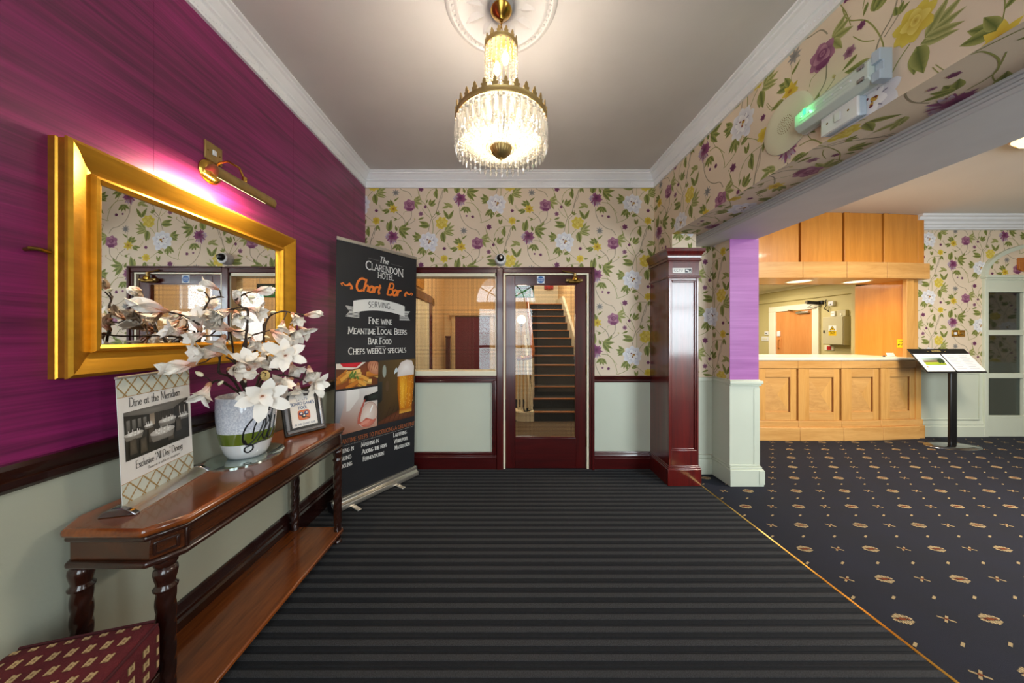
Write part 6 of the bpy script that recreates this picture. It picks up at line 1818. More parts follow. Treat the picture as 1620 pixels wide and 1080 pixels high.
# blossoms: spot, size, tip direction in the picture plane (deg), towards the viewer 0..1, openness 0..2, depth
BL = [
 (165, 265, 210, 165, .25, 0, 1.12), (590, 90, 120, 150, .2, 0, 1.25), (890, 105, 135, 12, .2, 0, 1.39), (1305, 300, 125, 8, .2, 0, 1.64),
 (1195, 285, 150, -60, .5, 1, 1.60), (835, 250, 150, -10, .4, 1, 1.42), (520, 260, 125, 70, .3, 1, 1.30), (690, 260, 190, -150, .45, 1, 1.34),
 (735, 270, 150, -75, .5, 1, 1.40), (310, 440, 150, 165, .3, 1, 1.17), (445, 420, 190, 105, .3, 1, 1.22), (340, 330, 120, -20, .3, 1, 1.20),
 (690, 420, 210, 150, .4, 1, 1.36), (700, 420, 150, -30, .3, 0, 1.44), (1030, 430, 170, -40, .3, 0, 1.50), (1180, 400, 170, -65, .5, 1, 1.60),
 (1255, 400, 130, -35, .4, 1, 1.64), (860, 480, 130, -75, .4, 1, 1.48), (640, 470, 190, -110, .4, 1, 1.34), (600, 620, 210, 172, .3, 1, 1.28),
 (400, 700, 205, 190, .2, 0, 1.20), (680, 740, 190, -5, .55, 1, 1.40), (840, 740, 190, 85, .5, 1, 1.40), (855, 730, 150, 25, .3, 1, 1.44),
 (1130, 630, 190, 20, .85, 2, 1.52), (1060, 620, 150, 130, .5, 1, 1.54), (1180, 690, 150, -65, .4, 1, 1.58), (520, 860, 195, -115, .3, 1, 1.24),
 (945, 950, 225, -60, .8, 2, 1.36), (900, 940, 130, 190, .5, 1, 1.37), (1030, 900, 170, 25, .4, 1, 1.42), (1190, 820, 190, 205, .5, 1, 1.50), (1330, 720, 150, -80, .4, 1, 1.60),
 (1340, 850, 150, -25, .5, 2, 1.58), (750, 200, 110, 100, .3, 0, 1.36), (480, 450, 150, 200, .3, 1, 1.22), (1240, 860, 150, -95, .4, 1, 1.52),
 (800, 820, 110, 30, .3, 0, 1.42), (420, 330, 130, 60, .4, 1, 1.24), (600, 350, 150, 140, .5, 1, 1.32), (1120, 350, 130, -100, .4, 1, 1.56), (960, 720, 130, 30, .4, 1, 1.5),
]
for (a, c, size, ang, tow, op, y) in BL:
    y = min(y, ylim(a) - .01)
    base = zp(a, c, y)
    L = size / 5.1414 * y / FPX * (1.02 if op == 0 else .92)
    th = math.radians(ang)
    # picture plane: x right, z up; towards the viewer: the line to the camera
    tv = (Vector((0, 0, EYE)) - base).normalized()
    rx = tv.cross(Vector((0, 0, 1))).normalized() * -1
    uz = rx.cross(tv).normalized() * -1
    if uz.z < 0: uz = -uz
    if rx.x < 0: rx = -rx
    axis = ((rx * math.cos(th) + uz * math.sin(th)) * (1 - tow) + tv * tow).normalized()
    if base.x + axis.x * L < XL + .075 and axis.x < 0:
        axis.x *= .15; axis.normalize()
    q = Vector((0, 0, 1)).rotation_difference(axis)
    bl = inst('blossom', calm, arr, base, (q.to_matrix() @ Matrix.Rotation(rnd.uniform(0, 6), 3, 'Z')), (L, L, L))
    npet = 7 if op == 0 else 9
    for k in range(npet):
        inner = k >= npet - 3
        me = PET[max(0, op - (1 if inner else 0))]
        o = bpy.data.objects.new('petal', me); COL.objects.link(o); o.parent = bl
        az = 2 * PI * k / (npet - 3 if not inner else 3) + (0.5 if inner else 0) + rnd.uniform(-.2, .2)
        o.location = (0, 0, .05)
        o.rotation_euler = Euler((rnd.uniform(-.12, .12), rnd.uniform(-.1, .28) * (.4 if op == 0 else 1), az))
        s = rnd.uniform(.82, 1.05) * (.86 if inner else 1)
        o.scale = (s, s * (1.0 if op else 1.1), s)
    # twig to the nearest branch
    p0 = nearest(base)
    if (p0 - base).length > .012:
        mid = (p0 + base) / 2 + Vector((0, 0, -.006)) - axis * .008
        MB().tube([p0, mid, base - axis * L * .1], [.003, .0026, .0022], 6).build('twig', M['branch'], arr, smooth=True, angle=70)
for (a, c, size, ang, y) in ((835, 160, 60, 5, 1.38), (850, 178, 40, -50, 1.38), (745, 115, 55, 30, 1.35), (470, 105, 55, 165, 1.22), (1015, 280, 50, 10, 1.58), (470, 795, 75, 150, 1.22),
                              (590, 870, 60, 40, 1.3), (815, 850, 40, 100, 1.45), (1264, 655, 32, 90, 1.58), (1296, 685, 28, 60, 1.59), (270, 305, 50, 185, 1.15), (970, 470, 45, -20, 1.55), (760, 330, 50, 20, 1.38), (1010, 525, 40, 0, 1.56), (690, 540, 40, 110, 1.4)):
    y = min(y, ylim(a) - .01); p = zp(a, c, y); L = size / 5.1414 * y / FPX; th = math.radians(ang)
    axis = Vector((math.cos(th), 0, math.sin(th))); q = Vector((0, 0, 1)).rotation_difference(axis)
    inst('bud', budm, arr, p, q.to_matrix(), (L, L, L))
    p0 = nearest(p)
    if (p0 - p).length > .012:
        MB().tube([p0, (p0 + p) / 2 + Vector((0, 0, .006)), p], [.0022, .0018, .0014], 6).build('twig', M['branch'], arr, smooth=True, angle=70)
# dried rolled rose among the stems
dr = MB(); pc = zp(975, 790, 1.38)
for k in range(5):
    r = .004 + .0042 * k
    dr.tube([pc + Vector((r * math.cos(q * .7 + k), -.01 + .002 * k, r * math.sin(q * .7 + k))) for q in range(8)], .003, 6)
dr.build('dried_rose', mat('dried_rose', (196, 170, 110), .8, var=.2, vscale=80), arr, smooth=True, angle=60)
MB().tube([pc, pc + Vector((-.02, .05, -.06)), Vector((VX + .04, VY - .03, ZT + .28))], .007, 8).build('stalk', M['branch'], arr, smooth=True)

# ------------------------------------------------------------------ easel picture frame on the table
Pl, Pr = Vector((-1.262, 1.757, ZT)), Vector((-1.142, 1.945, ZT))
e = (Pr - Pl); FW = e.length; e /= FW
n_ = Vector((e.y, -e.x, 0)); up = (Vector((0, 0, 1)) * .955 - n_ * .295).normalized(); nn_ = e.cross(up)
if nn_.dot(n_) < 0: nn_ = -nn_
FH = .262
t = thing('framed_notice', 'tilted black and silver frame with a games notice on the console table', 'frame', Pl)
Of = Pl + Vector((0, 0, .003))
MB().obox(Of - nn_ * .012, e * FW, up * FH, nn_ * .008).build('back_board', M['black'], t)
def fr(w0, w1, d0, d1, nm, m, bev):
    b = MB()
    for (s0, s1, q0, q1) in ((w0, FW - w0, w0, w1), (w0, FW - w0, FH - w1, FH - w0), (w0, w1, w1, FH - w1), (FW - w1, FW - w0, w1, FH - w1)):
        b.obox(Of + e * s0 + up * q0 + nn_ * d0, e * (s1 - s0), up * (q1 - q0), nn_ * (d1 - d0))
    b.build(nm, m, t, bevel=bev)
fr(0, .010, -.006, .008, 'outer_frame', M['black'], .002); fr(.010, .027, -.006, .012, 'silver_moulding', M['chrome_d'], .004); fr(.027, .040, -.006, .006, 'inner_frame', M['black'], .002)
MB().obox(Of + e * .038 + up * .038 - nn_ * .005, e * (FW - .076), up * (FH - .076), nn_ * .004).build('notice_sheet', M['paper_white'], t)
stp = Of + e * FW * .5 - nn_ * .012
MB().obox(stp - e * .03 + up * .17, e * .06, (-nn_ * .09 - up * .142), nn_ * .004).build('easel_strut', M['black'], t)
I = Ink(); bl_ = lin(84, 110, 150); w2_ = FW / 2
text(I, 'DARTS', w2_, .196, .017, bl_, 1, .17, .15, serif=False); text(I, 'BOARD GAMES', w2_, .170, .017, bl_, 1, .17, .15, serif=False, track=.03)
text(I, 'POOL', w2_, .144, .017, bl_, 1, .17, .15, serif=False); text(I, 'IN THE CHART BAR', w2_, .05, .011, lin(120, 130, 150), 1, .15, .12, serif=False)
bx = w2_; by = .108
I.poly([(bx + .034 * math.copysign(abs(math.cos(a)) ** .45, math.cos(a)), by + .03 * math.copysign(abs(math.sin(a)) ** .45, math.sin(a))) for a in [2 * PI * k / 28 for k in range(28)]], lin(214, 110, 70), 1, lin(226, 150, 90))
for (dx, dy, c) in ((-.016, .008, lin(70, 40, 80)), (.014, .010, lin(34, 60, 110)), (-.002, -.006, lin(24, 24, 26))):
    I.ell(bx + dx, by + dy, .013, .012, c, 2, tuple(q * 2 for q in c), 14); I.ell(bx + dx + .002, by + dy + .002, .006, .0055, lin(236, 232, 226), 3, None, 10)
I.line([(bx + .008, by - .012), (bx + .03, by - .024)], .004, lin(60, 40, 24), 2)
ink_build(I, 'notice_print', Of - nn_ * .001, e, up, nn_, M['poster'], t)

# ------------------------------------------------------------------ roll-up banner
Bl, Br = Vector((-1.300, 2.296, .0105)), Vector((-.862, 2.934, .0105))
e = (Br - Bl); BW = e.length; e /= BW
n_ = Vector((e.y, -e.x, 0))
t = thing('roll_up_banner', 'tall black roll-up banner listing drinks and food beside the glazed screen', 'banner', Bl)
cas = [(-.05, .0122), (-.05, .075), (-.03, .088), (.0, .09), (.012, .086), (.016, .060), (.030, .050), (.042, .046), (.046, .03), (.046, .012)]
MB().prism(cas, Bl, n_, Vector((0, 0, 1)), e, BW).build('cassette', M['chrome'], t, bevel=.002)
for q in (Bl - e * .012, Br):
    MB().prism([(a * 1.03, c) for a, c in cas], q, n_, Vector((0, 0, 1)), e, .012).build('end_cap', M['black'], t, bevel=.003)
for s in (.16, .68):
    MB().obox(Bl + e * (BW * s) - n_ * .06, e * .035, n_ * .19, Vector((0, 0, .011))).build('foot', M['chrome'], t, bevel=.004)
Ob = Bl + Vector((0, 0, .088)) - n_ * .006
Tl = at(532.5, 376, 2.40); Tr = at(659, 409, 2.985)
TH_ = 2.015
# the sheet leans back a little: its four corners
OL, OR_ = Ob + e * .012, Ob + e * (BW - .012)
TLp, TRp = Vector((Tl.x, 2.40, Tl.z)), Vector((Tr.x, 2.985, Tr.z))
def sheetpt(s, q):
    a = OL + (OR_ - OL) * s; c = TLp + (TRp - TLp) * s
    return a + (c - a) * q
nS = (OR_ - OL).cross(TLp - OL).normalized()
if nS.dot(n_) < 0: nS = -nS
b = MB(); N_ = 12
vs = []
for dd in (0, -.0012):
    for i in range(N_ + 1):
        for j in range(N_ + 1):
            vs.append(sheetpt(i / N_, j / N_) + nS * dd)
m_ = (N_ + 1) ** 2
fs = []
for i in range(N_):
    for j in range(N_):
        k = i * (N_ + 1) + j
        fs.append((k, k + N_ + 1, k + N_ + 2, k + 1)); fs.append((m_ + k, m_ + k + 1, m_ + k + N_ + 2, m_ + k + N_ + 1))
b.add(vs, fs); fixnormals(b.build('banner_sheet', M['banner'], t))
MB().obox(TLp - nS * .008 - Vector((0, 0, .012)), (TRp - TLp), nS * .014, Vector((0, 0, .028))).build('top_rail', M['chrome'], t, bevel=.003)
MB().cyl(Bl + e * BW * .5 - n_ * .03 + Vector((0, 0, .05)), (TLp + TRp) / 2 - nS * .012, .009, seg=10).build('support_pole', M['chrome'], t, smooth=True)
# print space: s 0..100 across, q 0..250 up
SW, SH = 100.0, 253.0
def bend(P, fl):
    out = np.empty_like(P)
    off = np.array(offset_of(t))
    s = (fl[:, 0] / SW)[:, None]; q = (fl[:, 1] / SH)[:, None]
    A_ = np.array(OL) + (np.array(OR_) - np.array(OL)) * s; C_ = np.array(TLp) + (np.array(TRp) - np.array(TLp)) * s
    lift = (P - (np.array(OL)))  # layer lift carried along nS
    h = bend.h[:, None]
    return A_ + (C_ - A_) * q + np.array(nS) * h - off
def bprint(I, nm, lb=None, rect=None):
    T, C, L = I.arrays()
    if rect: T, C, L = clip_all(T, C, L, rect)
    bend.h = .0006 + .0002 * np.repeat(L, 3)
    return ink_mesh(nm, T, C, L, OL, e, Vector((0, 0, 1)), nS, M['poster'], t, bend=bend, label=lb)
W1 = lin(232, 232, 228); OG = lin(236, 128, 52)
def fit(I, s_, x0, x1, y, h, col=W1, caps=True, l=1, **kw):
    """letters spread from x0 to x1"""
    w = text_width(s_, h, caps, .07)
    text(I, s_, x0, y, h, col, l, kw.pop('thick', .14), kw.pop('thin', .13), caps=caps, track=.07, stretch=(x1 - x0) / w, align='l', **kw)
I = Ink()
text(I, 'The', 54, 238.2, 6.6, W1, 1, .14, .07, slant=.2)
fit(I, 'LARENDO', 38.5, 71.5, 228.2, 6.6, caps=False, thin=.09); fit(I, 'C', 31, 38.5, 227.6, 8.8, caps=False)
fit(I, 'N', 72, 79.5, 226.6, 8.6, caps=False, thin=.09)
fit(I, 'HOTEL', 45.5, 66, 220.4, 5.9, caps=False)
I.line([(33, 239.5), (47, 239)], .3, lin(130, 130, 130), 1); I.line([(62, 238.5), (78, 238)], .3, lin(130, 130, 130), 1)
bprint(I, 'hotel_lettering')
I = Ink()
text(I, 'Chart', 34.5, 203.6, 13.5, OG, 1, .17, .13, serif=False, slant=.3, track=-.02, stretch=.92)
text(I, 'Bar', 66.5, 203.4, 13.5, OG, 1, .17, .13, serif=False, slant=.3, track=-.02, stretch=.92)
bprint(I, 'bar_lettering', 'orange script lettering')
for (sx_, mir) in ((6.5, 1), (93, -1)):
    I = Ink()
    P_ = [(0, 0), (-1.5, 1.8), (.6, 3), (2.6, .8), (5, 1), (7.5, 2.8), (9.5, 1), (10.6, -1.6), (8.6, -2), (8.4, -.4)]
    I.line([(sx_ + mir * a * 1.0, 206.5 + c * 1.0) for a, c in P_], [.9, 1.1, 1.0, 1.2, 1.6, 2.6, 2.2, 1.4, 1.2, .8], OG, 1)
    bprint(I, 'flourish_print', 'orange flourish')
I = Ink()
cv = lambda x: 2.6 - ((x - 50) / 33) ** 2 * 4.6
xs_ = np.linspace(18, 82.5, 15)
top_ = [(x, 194.2 + cv(x)) for x in xs_]; bot_ = [(x, 182.0 + cv(x)) for x in xs_]
for i in range(14):
    I.tri(bot_[i], bot_[i + 1], top_[i + 1], W1, W1, W1, 2); I.tri(bot_[i], top_[i + 1], top_[i], W1, W1, W1, 2)
for (x0_, mir) in ((18, -1), (82.5, 1)):
    for k in range(9):
        yy_ = 176.5 + k * 1.25
        I.line([(x0_ - mir * 7, yy_ - .6), (x0_ + mir * (8.0 - abs(k - 4) * .9 * -1 - 3.6), yy_)], .6, W1, 1)
text(I, 'SERVING....', 52, 185.4, 6.0, lin(60, 60, 62), 3, .12, .07, serif=False, track=.12, stretch=.9, curve=cv)
bprint(I, 'ribbon_print', 'white ribbon print')
for s_, a_, c_, yq in (('Fine wine', 36, 65, 170.2), ('Meantime Local Beers', 13, 84.5, 159.0), ('Bar Food', 35.5, 64.5, 148.2), ('Chefs weekly specials', 13.5, 84, 138.2)):
    I = Ink(); fit(I, s_, a_, c_, yq, 6.4); bprint(I, 'menu_lettering')
I = Ink()
for yq in (166.8, 156.0, 145.0): I.line([(44, yq), (57, yq)], .45, lin(190, 190, 188), 1)
bprint(I, 'rule_print')
# the picture block is drawn 0..100 by 0..75 and sits at q 60..130
def up_(I, k=70 / 61.0, y0=14, d=60.0):
    I.t = [tuple((p[0], (p[1] - y0) * k * (1 if True else 0) + d) for p in tr) for tr in I.t]
    return I
PX = lambda y: (y - 14) * 70 / 60.5 + 60
# food photographs
def food(I):
    r = random.Random(2)
    I.rect4(1, 52.5, 50, 74.5, lin(150, 80, 30), lin(90, 50, 24), lin(120, 60, 40), lin(60, 50, 40), 1)
    I.poly([(1, 74.5), (1, 70), (22, 68.5), (33, 74.5)], lin(232, 226, 214), 2); I.poly([(5, 74.5), (8, 71.5), (22, 70.2), (29, 74.5)], lin(196, 24, 40), 3, lin(214, 40, 56))
    for k in range(16):
        x, y = r.uniform(4, 46), r.uniform(53, 66); a = r.uniform(-.5, .5) + (0.6 if x < 18 else -.25)
        c = (lin(226, 164, 70), lin(200, 124, 44), lin(240, 196, 110))[k % 3]
        dx, dy = 8 * math.cos(a), 4.6 * math.sin(a)
        I.line([(x - dx, y - dy), (x + dx, y + dy)], 4.6, tuple(q * .55 for q in c), 4 + k * .2); I.line([(x - dx, y - dy + .5), (x + dx, y + dy + .5)], 3.2, c, 4.1 + k * .2, tuple(q * .8 for q in c))
    I.ell(43, 69, 9, 6, lin(176, 110, 80), 8, lin(214, 160, 124), 14, -.4)
    for k in range(5): I.line([(36 + k * 3, 66 + k * .6), (38 + k * 3, 73)], .7, lin(150, 84, 60), 9)
    for k in range(10): I.leaf(18 + r.uniform(-5, 5), 63 + r.uniform(-2, 3), r.uniform(0, 6), 4.5, 2.4, lin(62, 90, 30), lin(150, 170, 80), 9)
I = up_((lambda I: (food(I), I)[1])(Ink())); bprint(I, 'food_photo_print', 'photograph of golden chips and red sauce', (1, 47.5, PX(52.5), 130))
def wine(I):
    I.rect4(1, 14, 49, 51, lin(150, 90, 66), lin(190, 150, 130), lin(226, 226, 222), lin(196, 196, 202), 1)
    I.rect4(1, 24, 10, 51, lin(110, 116, 130), lin(140, 140, 150), lin(200, 200, 206), lin(170, 174, 186), 2)
    I.rect4(12, 27, 26, 51, lin(206, 200, 196), lin(196, 186, 182), lin(232, 232, 230), lin(236, 236, 236), 2)
    I.poly([(34, 44), (52, 47), (52, 38), (35, 38.5)], lin(24, 26, 24), 4, lin(52, 58, 54)); I.ell(33.5, 41.2, 2.6, 3.2, lin(14, 14, 14), 5, None, 12)
    I.line([(32.5, 40.5), (28.5, 33), (26, 25), (25.5, 20)], [1.4, 2.2, 2.6, 3.2], lin(176, 80, 66), 6, lin(200, 110, 92))
    out = [(36 + 11.5 * math.cos(a) * (1 - .12 * math.sin(a)) + 2.0 * math.sin(a), 26.5 + 11 * math.sin(a)) for a in [2 * PI * k / 28 for k in range(28)]]
    I.poly(out, lin(206, 178, 166), 3, lin(232, 222, 214))
    I.line(out + out[:1], .5, lin(166, 120, 110), 5)
    I.poly([(26, 22)] + [(36 + 11.2 * math.cos(a), 25.5 + 10.4 * math.sin(a)) for a in np.linspace(3.6, 5.9, 12)] + [(42, 21), (34, 24), (29, 21)], lin(196, 96, 78), 4, lin(216, 140, 120))
    I.ell(40, 31, 1.0, 4, lin(246, 244, 242), 6, None, 10, -.5); I.ell(33, 20, 6, 1.6, lin(222, 150, 132), 5, None, 14, .2)
I = up_((lambda I: (wine(I), I)[1])(Ink())); bprint(I, 'wine_photo_print', 'photograph of wine poured into a glass', (1, 47.5, 60, PX(51)))
def beer(I):
    I.rect4(48, 25, 99, 74.5, lin(60, 44, 30), lin(50, 40, 30), lin(110, 84, 40), lin(70, 58, 36), 1)
    I.rect4(48, 42, 99, 58, lin(34, 34, 30), lin(40, 36, 30), lin(60, 60, 50), lin(44, 50, 48), 2)
    for (x, y, a, c) in ((56, 66, 2.5, lin(150, 160, 150)), (72, 62, 3, lin(200, 214, 220)), (66, 48, 2, lin(120, 130, 120)), (60, 54, 2.2, lin(90, 70, 50))):
        I.ell(x, y, a, a * 2.0, c, 3, None, 12)
    I.poly([(48, 25), (99, 25), (99, 37), (75, 33), (48, 27)], lin(86, 48, 30), 3, lin(112, 66, 44))
    for k in range(7): I.line([(55 + k * 6.5, 25), (64 + k * 6, 37)], .5, lin(60, 34, 24), 4)
    gl_ = [(77, 31), (94, 31), (97.5, 50), (97, 66), (73.5, 66), (73.5, 50)]
    I.poly(gl_, lin(170, 92, 16), 5, lin(240, 172, 40))
    I.poly([(78, 34), (84, 34), (85, 62), (76, 62)], lin(214, 140, 24), 6, lin(246, 190, 60)); I.poly([(86, 33), (91, 33), (95, 60), (88, 61)], lin(196, 112, 16), 6, lin(226, 150, 30))
    I.poly([(73.3, 60.5), (97.2, 61), (97.5, 68), (94, 73), (86, 74), (78, 72), (73.5, 67)], lin(214, 204, 200), 7, lin(240, 236, 234))
    I.rect(76.5, 30, 94.5, 33.5, lin(220, 170, 70), 7, lin(180, 100, 20))
    r = random.Random(4)
    for k in range(60): I.ell(r.uniform(76, 95), r.uniform(34, 60), .35, .4, lin(250, 214, 120), 8, None, 5)
I = (lambda I: (beer(I), I)[1])(Ink()); up_(I, 69.5 / 49.5, 25, 60.5); bprint(I, 'beer_photo_print', 'photograph of a tall glass of beer', (48.5, 99, 60.5, 130))
# brewing steps in three columns
I = Ink(); fit(I, 'MEANTIME STEPS TO PRODUCING A GREAT PINT', 2, 96, 51.2, 3.9, lin(172, 100, 60), False, thick=.13, thin=.11)
bprint(I, 'steps_heading', 'orange small heading')
I = Ink()
for x in np.arange(3, 97, 1.6): I.line([(x, 48.8), (x + .9, 48.8)], .35, lin(190, 190, 188), 1)
bprint(I, 'rule_print')
for x0_, wd_, rows in ((3, (17, 14, 14.5), ('Milling in', 'Boiling', 'Cooling')), (29, (20, 29, 24), ('Mashing in', 'Adding the hops', 'Fermentation')), (69, (18, 19, 20.5), ('Lautering', 'Whirlpool', 'Maturation'))):
    I = Ink()
    for k, (s_, w_) in enumerate(zip(rows, wd_)):
        fit(I, s_, x0_, x0_ + w_, 42.6 - 6.9 * k, 4.3, thick=.14, thin=.11)
    bprint(I, 'steps_lettering')

# ------------------------------------------------------------------ upholstered stool at the near left corner
t = thing('upholstered_stool', 'burgundy stool with cream woven motifs in front of the table end', 'stool', (-1.138, .70, -.002), rotz=math.radians(16))
hx, hy = .165, .19
b = MB(); b.box(-hx, hx, -hy, hy, .345, .505)
seat = b.build('seat_cushion', mat('burgundy_cloth', (96, 22, 30), .9, var=.12, vscale=30, bump=.4, bscale=300), t, local=True)
md = seat.modifiers.new('bevel', 'BEVEL'); md.width = .028; md.segments = 5
seat.data.shade_smooth()
b = MB()
pr = [(hx - .012, -hy + .03), (hx - .012, hy - .03)]
b.tube([(hx - .006, -hy + .02, .499), (hx - .006, hy - .02, .499)], .004, 8)
b.tube([(-hx + .02, hy - .006, .499), (hx - .02, hy - .006, .499)], .004, 8)
b.build('piping', mat('burgundy_piping', (70, 14, 22), .8), t, local=True, smooth=True)
def motif(I, cx, cy, w, h):
    c = lin(208, 180, 132); c2 = lin(150, 120, 84)
    I.rect(cx - w / 2, cy - h / 2, cx + w / 2, cy + h / 2, c2, 0)
    for s in (-1, 1):
        I.rect(cx + s * w * .3 - w * .14, cy - h / 2, cx + s * w * .3 + w * .14, cy + h / 2, c, 1)
        I.ell(cx, cy + s * h * .25, w * .16, h * .14, c, 1, None, 6)
I = Ink()
for i in range(9):
    for j in range(8):
        motif(I, -hx + .03 + .036 * i + .002, -hy + .035 + .046 * j, .017, .023)
ink_build(I, 'woven_motifs', (0, 0, .5052), (1, 0, 0), (0, 1, 0), (0, 0, 1), M['carpet_print'], t, (-hx + .02, hx - .024, -hy + .02, hy - .024), local=True)
I = Ink()
for i in range(8):
    for j in range(3):
        motif(I, -hy + .035 + .046 * i, .39 + .037 * j, .021, .02)
ink_build(I, 'woven_motifs', (hx + .0002, 0, 0), (0, 1, 0), (0, 0, 1), (1, 0, 0), M['carpet_print'], t, (-hy + .03, hy - .026, .37, .48), local=True, kind='stuff')
for sx_ in (-1, 1):
    for sy_ in (-1, 1):
        x_, y_ = sx_ * (hx - .03), sy_ * (hy - .03)
        MB().lathe([(.001, .013), (.012, .013), (.016, .18), (.022, .345), (.001, .346)], (x_, y_, 0), 12).build('leg', M['leg'], t, local=True, smooth=True)
MB().box(-hx + .006, hx - .006, -hy + .006, hy - .006, .318, .346).build('seat_rail', M['leg'], t, local=True, bevel=.004)

# ------------------------------------------------------------------ chandelier
t = thing('chandelier', 'lit crystal basket chandelier with brass crowns hanging from the plaster rose', 'chandelier', (RX, RY, ZC))
Zr, Rr = 2.372, .219          # lower crown
Zu, Ru = 2.742, .076           # upper crown
br = M['brass_ant']
MB().lathe([(.001, 0), (.05, 0), (.052, -.012), (.040, -.030), (.018, -.044), (.010, -.055), (.001, -.056)], (RX, RY, ZC - .03), 28).build('ceiling_cup', M['brass'], t, smooth=True)
lk = MB().tube([(.006 * math.cos(a), 0, .0125 * math.sin(a)) for a in [2 * PI * k / 14 for k in range(14)]], .0021, 6, closed=True).mesh('chain_link', M['brass'], True, 60)
zz = ZC - .092; k = 0
while zz > Zu + .05:
    inst('chain_link', lk, t, (RX, RY, zz), (0, 0, PI / 2 * (k % 2) + .4)); zz -= .0195; k += 1
MB().cyl((RX, RY, Zr - .10), (RX, RY, Zu + .05), .005, seg=10).build('stem', br, t, smooth=True)
MB().lathe([(.001, .05), (.012, .046), (.018, .03), (.030, .02), (Ru - .002, .004), (Ru - .002, 0), (.001, .014)], (RX, RY, Zu), 28).build('top_plate', br, t, smooth=True)
def band(r, z, h, nm):
    MB().lathe([(r - .003, 0), (r + .002, -.002), (r + .005, .002), (r + .002, h * .3), (r + .002, h * .7), (r + .005, h), (r, h + .002), (r - .003, h), (r - .003, 0)], (RX, RY, z), 64).build(nm, br, t, smooth=True, angle=35)
band(Rr, Zr, .024, 'lower_band'); band(Ru, Zu, .018, 'upper_band')
# palmette finials of the crowns
pal = [(-.011, 0), (-.010, .006), (-.013, .012), (-.010, .017), (-.006, .014), (-.007, .022), (-.005, .030), (0, .037), (.005, .030), (.007, .022), (.006, .014), (.010, .017), (.013, .012), (.010, .006), (.011, 0)]
fm = MB().prism(pal, (0, -.002, 0), (1, 0, 0), (0, 0, 1), (0, 1, 0), .004).mesh('crown_finial', br)
for k in range(30):
    a = 2 * PI * k / 30
    inst('crown_finial', fm, t, (RX + (Rr + .002) * math.cos(a), RY + (Rr + .002) * math.sin(a), Zr + .024), (0, 0, a + PI / 2), (1.15, 1, 1.05))
for k in range(14):
    a = 2 * PI * k / 14 + .1
    inst('crown_finial', fm, t, (RX + (Ru + .002) * math.cos(a), RY + (Ru + .002) * math.sin(a), Zu + .018), (0, 0, a + PI / 2), (.85, 1, .85))
# crystal strands
def bead_mesh(b, p, r):
    n1 = 8
    vs = [(p[0], p[1], p[2] + r)]
    for zz_, rr_ in ((.5, .85), (-.5, .85)):
        for q in range(n1):
            a = 2 * PI * q / n1
            vs.append((p[0] + r * rr_ * math.cos(a), p[1] + r * rr_ * math.sin(a), p[2] + r * zz_))
    vs.append((p[0], p[1], p[2] - r))
    fs = [(0, 1 + q, 1 + (q + 1) % n1) for q in range(n1)] + [(1 + q, 1 + n1 + q, 1 + n1 + (q + 1) % n1, 1 + (q + 1) % n1) for q in range(n1)] + [(2 * n1 + 1, 1 + n1 + (q + 1) % n1, 1 + n1 + q) for q in range(n1)]
    b.add(vs, fs)
b = MB()
nb = 22
for k in range(nb): bead_mesh(b, (0, 0, -.008 - k * .0155), .0062 + .0014 * (k % 3 == 0))
us = b.mesh('upper_strand', M['crystal'])
for k in range(20):
    a = 2 * PI * k / 20
    inst('upper_strand', us, t, (RX + Ru * math.cos(a), RY + Ru * math.sin(a), Zu), (0, 0, a))
# basket strings from the lower crown to the bowl
b = MB(); nb = 15
for k in range(nb):
    f = (k + .5) / nb
    r = .048 + (Rr - .012 - .048) * math.cos(f * PI / 2) ** .8
    z = -.012 - (.098) * math.sin(f * PI / 2) ** 1.3
    bead_mesh(b, (r, 0, z), .0074 + .0044 * math.sin(PI * f))
bs_ = b.mesh('basket_string', M['crystal'])
for k in range(36):
    inst('basket_string', bs_, t, (RX, RY, Zr), (0, 0, 2 * PI * k / 36))
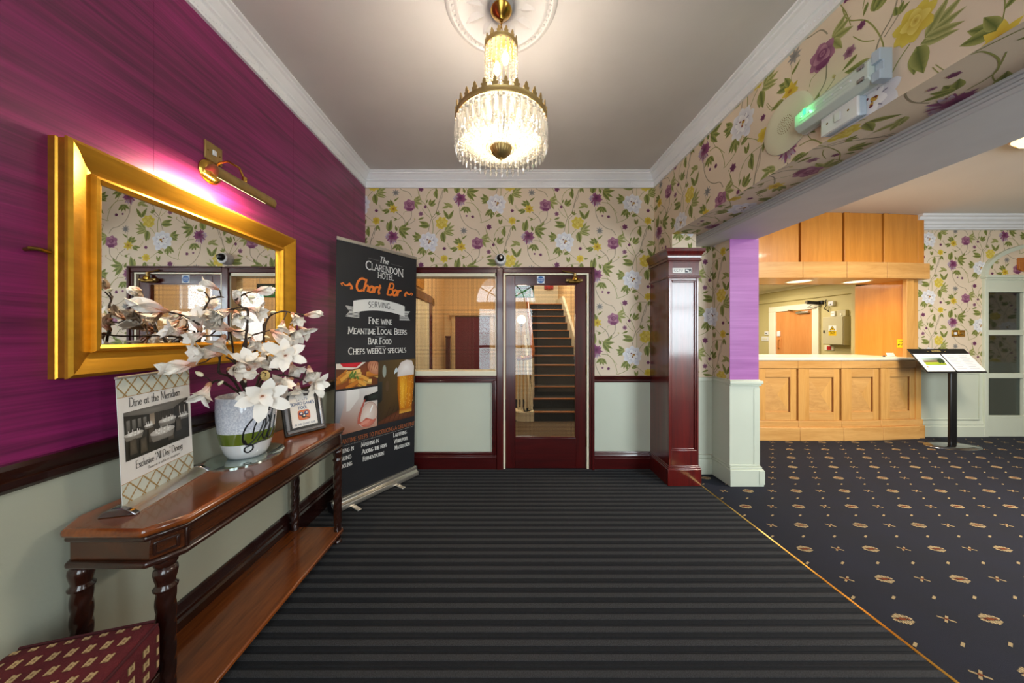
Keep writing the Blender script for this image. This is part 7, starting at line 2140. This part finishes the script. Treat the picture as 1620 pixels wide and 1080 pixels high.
# outer pendants: a row of beads, a long prism, a spear point
b = MB()
for k in range(2): bead_mesh(b, (0, 0, -.008 - k * .015), .0072)
sec = [(.0070, -.034), (.0084, -.044), (.0072, -.088), (.003, -.094)]
b.lathe([(.001, -.032)] + sec + [(.001, -.095)], (0, 0, 0), 6)
bead_mesh(b, (0, 0, -.099), .0062)
b.lathe([(.001, -.103), (.0100, -.112), (.0070, -.122), (.001, -.140)], (0, 0, 0), 6)
pd = b.mesh('pendant', M['crystal2'])
for k in range(44):
    a = 2 * PI * k / 44
    inst('pendant', pd, t, (RX + Rr * math.cos(a), RY + Rr * math.sin(a), Zr), (0, 0, a))
b = MB()
for k in range(6): bead_mesh(b, (0, 0, -.010 - k * .0165), .0082)
ip = b.mesh('bead_drop', M['crystal'])
for k in range(40):
    a = 2 * PI * (k + .5) / 40
    inst('bead_drop', ip, t, (RX + (Rr - .02) * math.cos(a), RY + (Rr - .02) * math.sin(a), Zr), (0, 0, a))
# ribbed bowl under the basket
MB().lathe([(.001, -.046), (.012, -.045), (.03, -.036), (.046, -.018), (.053, 0), (.056, .004), (.053, .008), (.001, .006)], (RX, RY, Zr - .108), 72, mod=lambda a, z: 1 + (.05 * math.cos(24 * a) if -.04 < z < -.002 else 0)).build('ribbed_bowl', br, t, smooth=True)
MB().lathe([(.001, -.06), (.006, -.056), (.007, -.05), (.004, -.044)], (RX, RY, Zr - .108), 14).build('bottom_knob', br, t, smooth=True)
for k in range(4):
    a = 2 * PI * k / 4 + .9
    c = (RX + .10 * math.cos(a), RY + .10 * math.sin(a), Zr - .02)
    MB().tube([(RX, RY, Zr - .06), (RX + .05 * math.cos(a), RY + .05 * math.sin(a), Zr - .062), (c[0], c[1], Zr - .05)], .004, 8).cyl((c[0], c[1], Zr - .052), (c[0], c[1], Zr - .025), .011, seg=12).build('lamp_arm', br, t, smooth=True)
    MB().lathe([(.001, 0), (.012, 0), (.021, .022), (.019, .042), (.006, .07), (.001, .074)], (c[0], c[1], Zr - .025), 16).build('bulb', M['bulb'], t, smooth=True)
    point('bulb_light', (c[0], c[1], Zr + .01), LAMP['chandelier'] / 4, WARM2, .03)
for k in range(2):
    a = PI * k + 2.2
    c = (RX + .035 * math.cos(a), RY + .035 * math.sin(a), Zu - .09)
    MB().lathe([(.001, 0), (.010, 0), (.017, .02), (.015, .038), (.005, .06), (.001, .064)], c, 16).build('bulb', M['bulb'], t, smooth=True)
    point('bulb_light', (c[0], c[1], Zu - .06), LAMP['chandelier_top'] / 2, WARM, .02)
